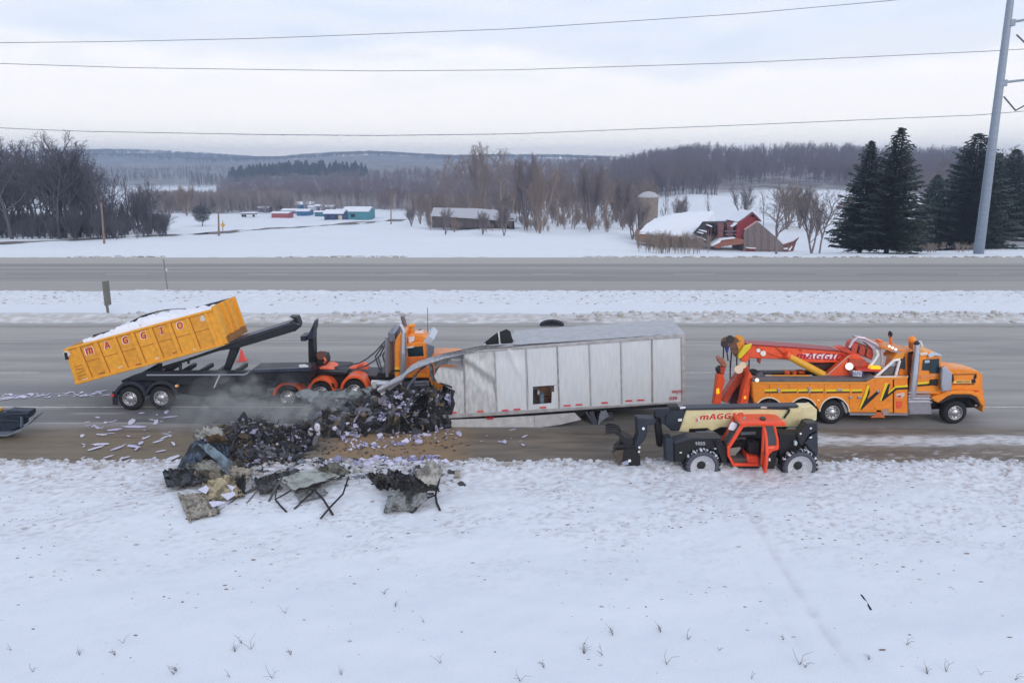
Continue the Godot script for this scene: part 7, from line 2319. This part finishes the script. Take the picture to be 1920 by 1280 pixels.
	for k in 520:      # scraps shed on the snow round the sheets
		var q: Array = [[-8.6, 22.2, 1.9, 0.9], [-5.4, 22.3, 1.6, 0.7], [-3.1, 22.0, 1.0, 0.7], [-6.5, 23.3, 3.0, 0.35]][rng.randi() % 4]
		var x: float = q[0] + rng.randfn(0, 0.7) * q[2]
		var d: float = q[1] + rng.randfn(0, 0.6) * q[3]
		var s := 0.02 + 0.16 * pow(rng.randf(), 3.0)
		where.append(Transform3D(Basis.from_euler(Vector3(rng.randfn(0, 0.5), rng.randf() * TAU, rng.randfn(0, 0.5))).scaled_local(Vector3(s * rng.randf_range(1.0, 2.6), s * 0.35, s)), Vector3(x, ground_h(x, d) + s * 0.2, -d)))
		cols.append([Color(0.05, 0.05, 0.055), Color(0.10, 0.10, 0.11), Color(0.30, 0.28, 0.24), Color(0.18, 0.21, 0.25)][rng.randi() % 4])
	many("shed_scraps", cinder, vmat(0.9), where, null, cols)
	# pale bundles and packages strewn about
	var shapes := []
	for k in 5:
		var st := flat()
		if k < 3:
			box(st, Vector3.ZERO, Vector3(1.0, [0.32, 0.45, 0.22][k], [0.62, 0.5, 0.8][k]), Basis.from_euler(Vector3(0.1 * k, 0, 0.15)), 0.12)
			if k == 1:
				box(st, Vector3(0.45, 0.2, 0.1), Vector3(0.5, 0.3, 0.45), Basis.from_euler(Vector3(0.3, 0.5, 0.4)), 0.08)
			st.generate_normals()
			shapes.append(st.commit())
		else:
			shapes.append(blob(0.5, 0.55, k, 6))
	var lav := [mat(rgb(204, 202, 234), 0.75, 0, 0.15, 1.5), mat(rgb(220, 220, 240), 0.75, 0, 0.12, 1.5), mat(rgb(160, 158, 200), 0.75, 0, 0.3, 1.5)]
	var protos := {}
	var scraps := {}
	var zones := [
		# label, group, corners of the patch in the picture, count, size, raised
		["pale lavender bundle lying on the charred heap at the trailer's torn end", "bundles on the charred heap at the trailer", [692, 740, 830, 738, 845, 782, 690, 790], 190, 0.17, 1],
		["pale lavender bundle sliding down the left slope of the heap by the trailer", "bundles on the heap's left slope", [618, 796, 668, 790, 690, 838, 655, 845], 100, 0.13, 1],
		["pale lavender bundle at the foot of the heap below the trailer's torn end", "bundles at the foot of the heap", [700, 806, 838, 800, 838, 826, 690, 842], 80, 0.16, 0],
		["pale lavender package along the snow edge between the two crumpled sheets", "packages along the snow edge", [625, 862, 830, 852, 835, 876, 600, 884], 150, 0.20, 0],
		["small pale package among the cinders of the left heap", "packages in the left heap", [440, 800, 570, 795, 580, 880, 470, 885], 130, 0.12, 1],
		["white scrap lying flat on the sooty road left of the smoke", "scraps on the sooty road", [150, 775, 330, 770, 345, 876, 150, 880], 64, 0.17, 2],
		["pale scrap in the line of litter behind the roll-off trailer", "litter behind the roll-off trailer", [0, 738, 205, 733, 205, 741, 0, 748], 80, 0.12, 2],
		["small white scrap on the mud below the white trailer's skirt", "scraps below the trailer skirt", [840, 802, 1010, 802, 1000, 835, 830, 830], 16, 0.13, 2],
		["lavender bundle showing inside the trailer's torn left end", "bundles inside the torn trailer end", [798, 738, 846, 736, 846, 762, 800, 764], 22, 0.22, 3]]
	for z in zones:
		var q: Array = z[2]
		for k in z[3]:
			var s := rng.randf()
			var t := rng.randf()
			var px := lerpf(lerpf(q[0], q[2], s), lerpf(q[6], q[4], s), t)
			var py := lerpf(lerpf(q[1], q[3], s), lerpf(q[7], q[5], s), t)
			var p := gp(px, py, 0.03)
			if z[5] == 1:      # march to the heap's surface
				var r := ray(px, py)
				var d := 22.0
				while d < 31.0:
					p = Vector3(0, EYE, 0) + r * d
					if p.y < heap_h(p.x, d) + 0.06:
						break
					d += 0.05
			elif z[5] == 3:
				p = at(px, py, 27.45 + rng.randf() * 0.6)
			elif -p.z < d_edge(p.x):
				p.y = snow_h(p.x, -p.z) + 0.03
			var v := rng.randi() % 5 if z[5] != 2 else 3 + rng.randi() % 2
			var c := rng.randi() % 3 if z[5] != 2 else rng.randi() % 2
			var key := "%d_%d" % [v, c]
			var small: bool = k >= int(z[3] * 0.35)
			var size: float = z[4] * (rng.randf_range(0.3, 0.7) if small else 0.75 + 0.95 * pow(rng.randf(), 2.0))
			var sc3 := Vector3(size, size * rng.randf_range(0.5, 1.0), size) if z[5] != 2 else Vector3(size * rng.randf_range(1.4, 4.2), size * 0.12, size)
			var o: Node3D
			if small:
				var tf := Transform3D(Basis.from_euler(Vector3(rng.randfn(0, 0.4), rng.randf() * TAU, rng.randfn(0, 0.4)) if z[5] != 2 else Vector3(0, rng.randf() * TAU, 0)).scaled_local(sc3), p)
				if not scraps.has(key):
					scraps[key] = []
				scraps[key].append(tf)
				continue
			if not protos.has(key):
				o = obj("pale_bundle", shapes[v], lav[c])
				protos[key] = o
			else:
				o = copy(protos[key], "pale_bundle", p)
			o.position = p
			o.rotation = Vector3(rng.randfn(0, 0.35), rng.randf() * TAU, rng.randfn(0, 0.35)) if z[5] != 2 else Vector3(0, rng.randf() * TAU, 0)
			o.scale = sc3
			tag(o, z[0], "bundle", z[1])
	for key in scraps:
		many("pale_scraps", shapes[int(key.split("_")[0])], lav[int(key.split("_")[1])], scraps[key])
	# big crumpled sheets on the left
	crop(300, 790, 6.736)
	var blue := sheet_mat(rgb(128, 146, 160), 0.45, 3)
	var slate := sheet_mat(rgb(88, 104, 124), 0.35, 4)
	var ash := sheet_mat(rgb(172, 172, 168), 0.3, 5)
	var tan := sheet_mat(rgb(190, 178, 146), 0.4, 6)
	var sooty := sheet_mat(rgb(84, 88, 96), 0.2, 7)
	crumple("metal_sheet", "dark blue-grey sheet standing steeply at the back of the left pile", "metal sheet", [[440, 225, 23.6], [640, 262, 23.5], [500, 520, 0.15], [235, 600, 0.03]], 0.07, slate, 1.0)
	crumple("metal_sheet", "pale sheet folded over the top of the left pile", "metal sheet", [[500, 110, 23.9], [720, 70, 23.9], [830, 230, 23.5], [440, 200, 23.5]], 0.12, ash, 7.0)
	crumple("metal_sheet", "brown curled sheet under the fold at the top of the left pile", "metal sheet", [[590, 200, 23.4], [720, 150, 23.4], [835, 245, 23.3], [620, 262, 23.3]], 0.08, sheet_mat(rgb(112, 92, 66), 0.4, 8), 5.0)
	crumple("metal_sheet", "smooth pale blue slab leaning across the middle of the left pile", "metal sheet", [[505, 295, 23.1], [622, 285, 23.15], [888, 505, 0.5], [870, 668, 0.1]], 0.03, blue, 12.0, 1.4, 0.04)
	crumple("metal_sheet", "ash-grey crumpled sheet below the pale blue slab", "metal sheet", [[330, 560, 0.3], [560, 500, 0.5], [820, 660, 0.2], [520, 780, 0.08]], 0.12, sheet_mat(rgb(150, 152, 144), 0.25, 9), 15.0)
	crumple("metal_sheet", "black charred sheet at the far left of the left pile", "metal sheet", [[60, 640, 0.2], [380, 590, 0.35], [600, 770, 0.12], [110, 825, 0.12]], 0.12, sooty, 22.0, 3.0, 0.16)
	crumple("metal_sheet", "torn tan sheet spread over the snow at the front of the left pile", "metal sheet", [[560, 800, 0.15], [850, 680, 0.35], [1030, 930, 0.12], [560, 1000, 0.1]], 0.10, tan, 31.0, 2.6, 0.14)
	crumple("metal_sheet", "ragged grey-tan sheet lying flat at the nearest corner of the left pile", "metal sheet", [[250, 930, 0.08], [640, 900, 0.15], [720, 1140, 0.1], [380, 1235, 0.06]], 0.10, sheet_mat(rgb(182, 176, 164), 0.45, 10), 37.0, 3.0, 0.22)
	crumple("metal_sheet", "beige sheet standing on edge at the right of the left pile", "metal sheet", [[890, 545, 0.6], [1165, 605, 0.5], [1050, 835, 0.08], [900, 720, 0.15]], 0.10, sheet_mat(rgb(166, 160, 150), 0.35, 11), 41.0, 2.6, 0.16)
	for a in [["dark bent scrap sheet between the pale blue slab and the charred heap", [[620, 300, 23.4], [830, 290, 23.5], [900, 480, 0.35], [760, 500, 0.3]], 8], ["narrow blue-black sheet at the left foot of the standing slab", [[250, 560, 0.35], [420, 430, 23.0], [480, 560, 0.2], [330, 640, 0.1]], 4], ["grey-black rumpled sheet under the ash-grey one", [[420, 640, 0.3], [700, 620, 0.4], [820, 740, 0.15], [560, 800, 0.08]], 7], ["stained sheet scrap right of the tan metal sheet", [[960, 720, 0.3], [1080, 700, 0.3], [1060, 900, 0.1], [990, 930, 0.1]], 9], ["blackened scrap between the tan sheet and the charred heap", [[880, 480, 0.4], [1000, 480, 0.5], [1120, 620, 0.3], [930, 640, 0.3]], 14]]:
		crumple("metal_sheet", a[0], "metal sheet", a[1], 0.14, sheet_mat([rgb(88, 104, 124), rgb(70, 74, 82), rgb(120, 116, 108), rgb(150, 144, 132)][a[2] % 4], 0.3, 30 + a[2]), 140.0 + a[2] * 7.0, 2.8, 0.18)
	for a in [[[470, 870], [580, 810], [620, 850], [575, 922]], [[835, 800], [945, 830], [900, 900], [960, 930]], [[760, 930], [900, 900], [960, 930], [850, 1000]], [[610, 1020], [740, 1010], [840, 1030], [660, 1090]]]:
		var pts := []
		for q in a:
			pts.append(K(q[0], q[1], 0.24))
		var mid: Vector3 = pts[0]
		var st := flat()
		for off in [Vector3(0, 0.02, 0), Vector3(0, 0.01, -0.01)]:
			tri(st, pts[0] - mid + off, pts[1] - mid + off, pts[2] - mid + off)
			tri(st, pts[0] - mid + off, pts[2] - mid + off, pts[3] - mid + off)
		var o := obj("paper_sheet", st, lav[1])
		o.position = mid
		var told := ["white sheet of paper at the left of the tan metal sheet", "white paper near the top of the tan metal sheet", "white paper in the middle of the tan metal sheet", "white paper at the lower edge of the tan metal sheet"]
		tag(o, told[[470, 835, 760, 610].find(a[0][0])], "paper", "papers on the tan metal sheet")
	var rust := mat(rgb(44, 40, 42), 0.7, 0.2, 0.3, 1.5)
	var greybar := mat(rgb(98, 94, 96), 0.6, 0.2, 0.3, 1.5)
	bar("bent_bar", "thin dark rod along the lower edge of the tan metal sheet", [[560, 1215, 0.0], [700, 1150, 0.02], [850, 1060, 0.05], [980, 950, 0.08], [1070, 945, 0.1]], 0.022, greybar)
	bar("bent_bar", "broad grey beam running from the tan sheet towards the grey panel", [[1075, 915, 0.02], [1260, 800, 0.15], [1440, 700, 0.3]], 0.055, greybar)
	bar("bent_bar", "thin rod lying below the broad grey beam", [[1088, 1035, 0.0], [1170, 940, 0.1], [1245, 850, 0.15]], 0.02, greybar)
	bar("bent_bar", "short black stub hooked off the broad grey beam", [[1320, 795, 0.15], [1365, 830, 0.1], [1408, 860, 0.02]], 0.025, rust)
	crop(500, 760, 5.818)
	bar("bent_bar", "grey strut slanting down left from the corner of the grey panel", [[160, 790, 0.45], [90, 910, 0.25], [22, 1045, 0.0]], 0.04, greybar)
	bar("bent_bar", "flat strut slanting down right under the grey panel's left corner", [[190, 815, 0.4], [270, 890, 0.2], [348, 965, 0.0]], 0.045, greybar)
	bar("bent_bar", "black rod bent like a hook at the left below the grey panel", [[270, 922, 0.3], [180, 975, 0.2], [92, 1022, 0.12], [95, 970, 0.2], [104, 930, 0.25]], 0.024, rust)
	bar("bent_bar", "black rod ending the hooked bar, pointing down right", [[92, 1024, 0.12], [150, 1095, 0.06], [216, 1160, 0.0]], 0.03, rust)
	bar("bent_bar", "straight black rod slanting down left from under the grey panel's middle", [[590, 860, 0.4], [450, 985, 0.15], [298, 1130, 0.0]], 0.026, rust)
	bar("bent_bar", "curved black bar arching down right from the grey panel, left arm of the X", [[440, 895, 0.4], [530, 930, 0.35], [620, 1030, 0.2], [720, 1190, 0.0]], 0.036, rust)
	bar("bent_bar", "long bent black bar rising to the right, right arm of the X", [[588, 1230, 0.0], [690, 1110, 0.12], [830, 965, 0.3], [892, 780, 0.75]], 0.03, rust)
	bar("bent_bar", "dark edge bar running along the underside of the grey panel", [[290, 915, 0.3], [440, 890, 0.35], [600, 840, 0.4], [780, 775, 0.45], [850, 765, 0.4]], 0.04, rust)
	crumple("metal_sheet", "flat grey panel propped on bent bars in the middle of the snow edge", "metal panel", [[165, 800, 0.22], [560, 695, 0.3], [745, 775, 0.3], [330, 905, 0.24]], 0.05, sheet_mat(rgb(166, 172, 168), 0.6, 12), 50.0, 1.2, 0.03)
	crumple("metal_sheet", "crumpled grey sheet humped behind the flat grey panel", "metal sheet", [[560, 690, 0.35], [740, 608, 0.6], [900, 735, 0.2], [730, 785, 0.2]], 0.12, sheet_mat(rgb(136, 138, 132), 0.35, 13), 57.0)
	crumple("metal_sheet", "dark creased sheet lying between the tan sheets and the flat grey panel", "metal sheet", [[-120, 800, 0.2], [60, 760, 0.3], [150, 900, 0.12], [-60, 960, 0.06]], 0.12, sheet_mat(rgb(96, 98, 102), 0.3, 21), 64.0, 2.8, 0.2)
	crumple("metal_sheet", "thin sooty sheet lying flat on the snow under the bent bars", "metal sheet", [[300, 900, 0.06], [560, 850, 0.10], [640, 960, 0.05], [380, 1040, 0.03]], 0.05, sheet_mat(rgb(150, 152, 156), 0.5, 22), 67.0, 2.8, 0.25)
	crumple("metal_sheet", "small dark sheet sagging left of the flat grey panel", "metal sheet", [[-30, 780, 0.15], [330, 700, 0.3], [200, 800, 0.15], [-40, 830, 0.08]], 0.08, sooty, 61.0)
	# the crumpled wreckage on the right
	crop(660, 700, 4.573)
	crumple("metal_sheet", "dark crumpled lobe at the left of the right-hand wreckage on the snow", "metal sheet", [[160, 890, 0.35], [380, 832, 0.55], [500, 985, 0.35], [230, 990, 0.12]], 0.22, sheet_mat(rgb(104, 102, 104), 0.15, 14), 70.0, 3.2, 0.2)
	crumple("metal_sheet", "tall pale curled panel at the back of the right-hand wreckage", "metal panel", [[545, 860, 0.75], [680, 735, 1.05], [770, 830, 0.9], [690, 1010, 0.3]], 0.10, sheet_mat(rgb(186, 184, 178), 0.4, 15), 77.0, 1.8, 0.10)
	crumple("metal_sheet", "grey valley-shaped sheet in the middle of the right-hand wreckage", "metal sheet", [[390, 860, 0.5], [560, 880, 0.6], [720, 1000, 0.35], [330, 900, 0.45]], 0.16, sooty, 83.0, 2.4, 0.12)
	crumple("metal_sheet", "dark band of folded sheet across the right-hand wreckage", "metal sheet", [[330, 920, 0.55], [560, 960, 0.45], [725, 985, 0.5], [470, 1050, 0.3]], 0.12, sheet_mat(rgb(60, 58, 60), 0.3, 16), 88.0, 3.0, 0.12)
	crumple("metal_sheet", "dull grey sheet hanging in front of the right-hand wreckage", "metal sheet", [[335, 1000, 0.4], [660, 1040, 0.4], [520, 1165, 0.06], [295, 1195, 0.03]], 0.07, sheet_mat(rgb(142, 146, 148), 0.25, 17), 93.0, 2.6, 0.14)
	bar("bent_bar", "black post standing at the right side of the right-hand wreckage", [[750, 800, 0.95], [745, 920, 0.55], [715, 1040, 0.35], [725, 1110, 0.15], [755, 1172, 0.0]], 0.035, rust)
	bar("bent_bar", "black curved rod sweeping under the right-hand wreckage", [[705, 1045, 0.3], [610, 1085, 0.2], [560, 1150, 0.05], [520, 1192, 0.0], [455, 1165, 0.03]], 0.028, rust)
	bar("bent_bar", "thin branching rod inside the right-hand wreckage", [[460, 1128, 0.08], [540, 1105, 0.14], [620, 1070, 0.24]], 0.02, rust)
	bar("bent_bar", "black rim bar curling down the left of the right-hand wreckage", [[325, 900, 0.75], [345, 970, 0.55], [400, 1020, 0.45], [470, 1045, 0.35], [700, 1030, 0.35]], 0.035, rust)
	# grey sheets sagging in the smoke behind the heaps
	crop(440, 570, 4.3636)
	var drape := sheet_mat(rgb(138, 146, 150), 0.45, 18)
	crumple("fallen_tarp", "upper grey sheet lying in folds in front of the tractor's orange fenders", "tarp", [[540, 735, 28.8], [1085, 690, 28.6], [1070, 770, 28.0], [600, 800, 28.0]], 0.16, drape, 100.0, 2.0, 0.08)
	crumple("fallen_tarp", "middle grey sheet in folds between the smoke and the bundles", "tarp", [[600, 790, 28.1], [1070, 760, 28.0], [1045, 840, 27.4], [620, 880, 27.3]], 0.18, sheet_mat(rgb(104, 108, 114), 0.35, 19), 107.0, 2.4, 0.10)
	crumple("fallen_tarp", "lowest grey sheet sloping towards the charred heap in the smoke", "tarp", [[580, 870, 27.5], [1040, 825, 27.4], [900, 920, 26.8], [600, 960, 26.7]], 0.14, drape, 115.0, 2.2, 0.12)
	bar("bent_bar", "long bare strip lying across the grey sheets by the smoke", [[700, 835, 0.85], [850, 845, 0.9], [1000, 820, 0.95], [1060, 830, 0.9]], 0.03, mat(rgb(30, 30, 34), 0.8))
	# burnt remains hanging at the trailer's torn end
	crop(660, 700, 4.573)
	for a in [[[590, 200, 27.2], [660, 150, 27.3], [640, 300, 26.9], [500, 330, 26.9], 0.2, "black charred flap hanging at the trailer's torn lower corner"], [[430, 380, 26.8], [620, 300, 27.0], [640, 480, 26.6], [430, 500, 26.5], 0.15, "black burnt sheet hanging below the trailer's torn end"], [[205, 170, 27.9], [400, 100, 28.3], [560, 150, 28.2], [300, 200, 27.6], 0.1, "dark grey sheet under the silver fuel tank of the tractor"]]:
		crumple("charred_sheet", a[5], "metal sheet", [a[0], a[1], a[2], a[3]], a[4], sheet_mat(rgb(30, 30, 34), 0.5, 20 + int(a[4] * 100)), a[4] * 300.0, 2.6, 0.2)
	# three pale round bundles standing in the smoke
	crop(500, 760, 5.818)
	for a in [[550, 245, 0.17, "upright white bundle, rightmost of three in the smoke"], [480, 290, 0.15, "slanting white bundle, left one of three in the smoke"], [552, 308, 0.15, "lowest white bundle of the three in the smoke"]]:
		var o := obj("round_bundle", blob(1.0, 0.25, int(a[0]), 7), lav[1])
		o.position = K(a[0], a[1], 26.1)
		o.scale = Vector3(0.75, 1.1, 0.75) * a[2]
		tag(o, a[3], "bundle", "white bundles in the smoke")

func build_smoke() -> void:
	var t := thing("smoke", "pale blue-grey smoke drifting from the smouldering cargo across the trailer", "smoke", gp(470, 800))
	var list := [
		# x, y in the picture, distance, size in metres across, tall, density
		[440, 770, 26.6, 2.6, 1.1, 0.55], [480, 775, 26.4, 2.2, 1.0, 0.7], [520, 785, 26.2, 1.8, 0.9, 0.8], [550, 770, 26.4, 1.9, 1.0, 0.7], [590, 768, 26.8, 1.6, 0.7, 0.7], [410, 780, 26.4, 1.9, 0.9, 0.45], [380, 770, 26.8, 2.4, 1.4, 0.3], [350, 800, 26.2, 2.2, 1.2, 0.22], [440, 735, 27.4, 1.7, 1.3, 0.5], [470, 725, 27.6, 1.2, 0.9, 0.5], [425, 752, 27.0, 1.4, 1.0, 0.6], [500, 745, 27.2, 1.6, 1.1, 0.45], [400, 740, 27.4, 1.8, 1.4, 0.3], [560, 745, 27.2, 1.5, 0.8, 0.5], [610, 755, 27.4, 1.4, 0.6, 0.55], [640, 780, 26.8, 1.5, 0.5, 0.6], [600, 795, 26.4, 1.3, 0.7, 0.6], [455, 800, 25.8, 1.7, 0.8, 0.55], [500, 800, 25.7, 1.4, 0.6, 0.6], [350, 745, 27.8, 2.6, 1.8, 0.16], [320, 780, 27.0, 2.6, 1.6, 0.12], [480, 700, 28.2, 1.4, 1.4, 0.22], [500, 680, 28.6, 1.2, 1.2, 0.16], [540, 715, 28.0, 1.3, 1.0, 0.25], [415, 715, 28.0, 1.4, 1.0, 0.25], [575, 780, 26.2, 1.2, 0.8, 0.7], [530, 762, 26.6, 1.3, 0.8, 0.7], [465, 758, 26.8, 1.3, 0.8, 0.8], [690, 790, 26.6, 1.0, 0.4, 0.35], [380, 810, 25.6, 1.3, 0.9, 0.3]]
	for j in 46:      # loose wisps round the thick of it
		var w := rng.randf()
		list.append([lerpf(365, 640, w) + rng.randfn(0, 14), 770 - absf(rng.randfn(0, 34)) + 20 * w, rng.randf_range(26.0, 27.8), rng.randf_range(0.5, 1.1), rng.randf_range(0.25, 0.7), rng.randf_range(0.35, 0.9)])
	var k := 0
	for a in list:
		for s in 3:
			var fog := FogVolume.new()
			fog.name = "smoke_puff" if k == 0 else "smoke_puff_%03d" % k
			k += 1
			fog.shape = RenderingServer.FOG_VOLUME_SHAPE_ELLIPSOID
			var f: float = [1.0, 0.72, 0.5][s]
			fog.size = Vector3(a[3] * f * rng.randf_range(0.8, 1.1), a[4] * f * rng.randf_range(0.8, 1.15), a[3] * 0.55 * f)
			var m := FogMaterial.new()
			m.density = a[5] * [0.13, 0.34, 0.72][s]
			m.albedo = Color(0.97, 0.985, 1.0)
			fog.material = m
			t.add_child(fog)
			fog.position = at(a[0], a[1], a[2]) - t.position + Vector3(rng.randfn(0, 0.28), rng.randfn(0, 0.16), rng.randfn(0, 0.2)) * (a[3] * 0.5)
			fog.rotation = Vector3(0, rng.randf() * 0.6, rng.randfn(0, 0.35))
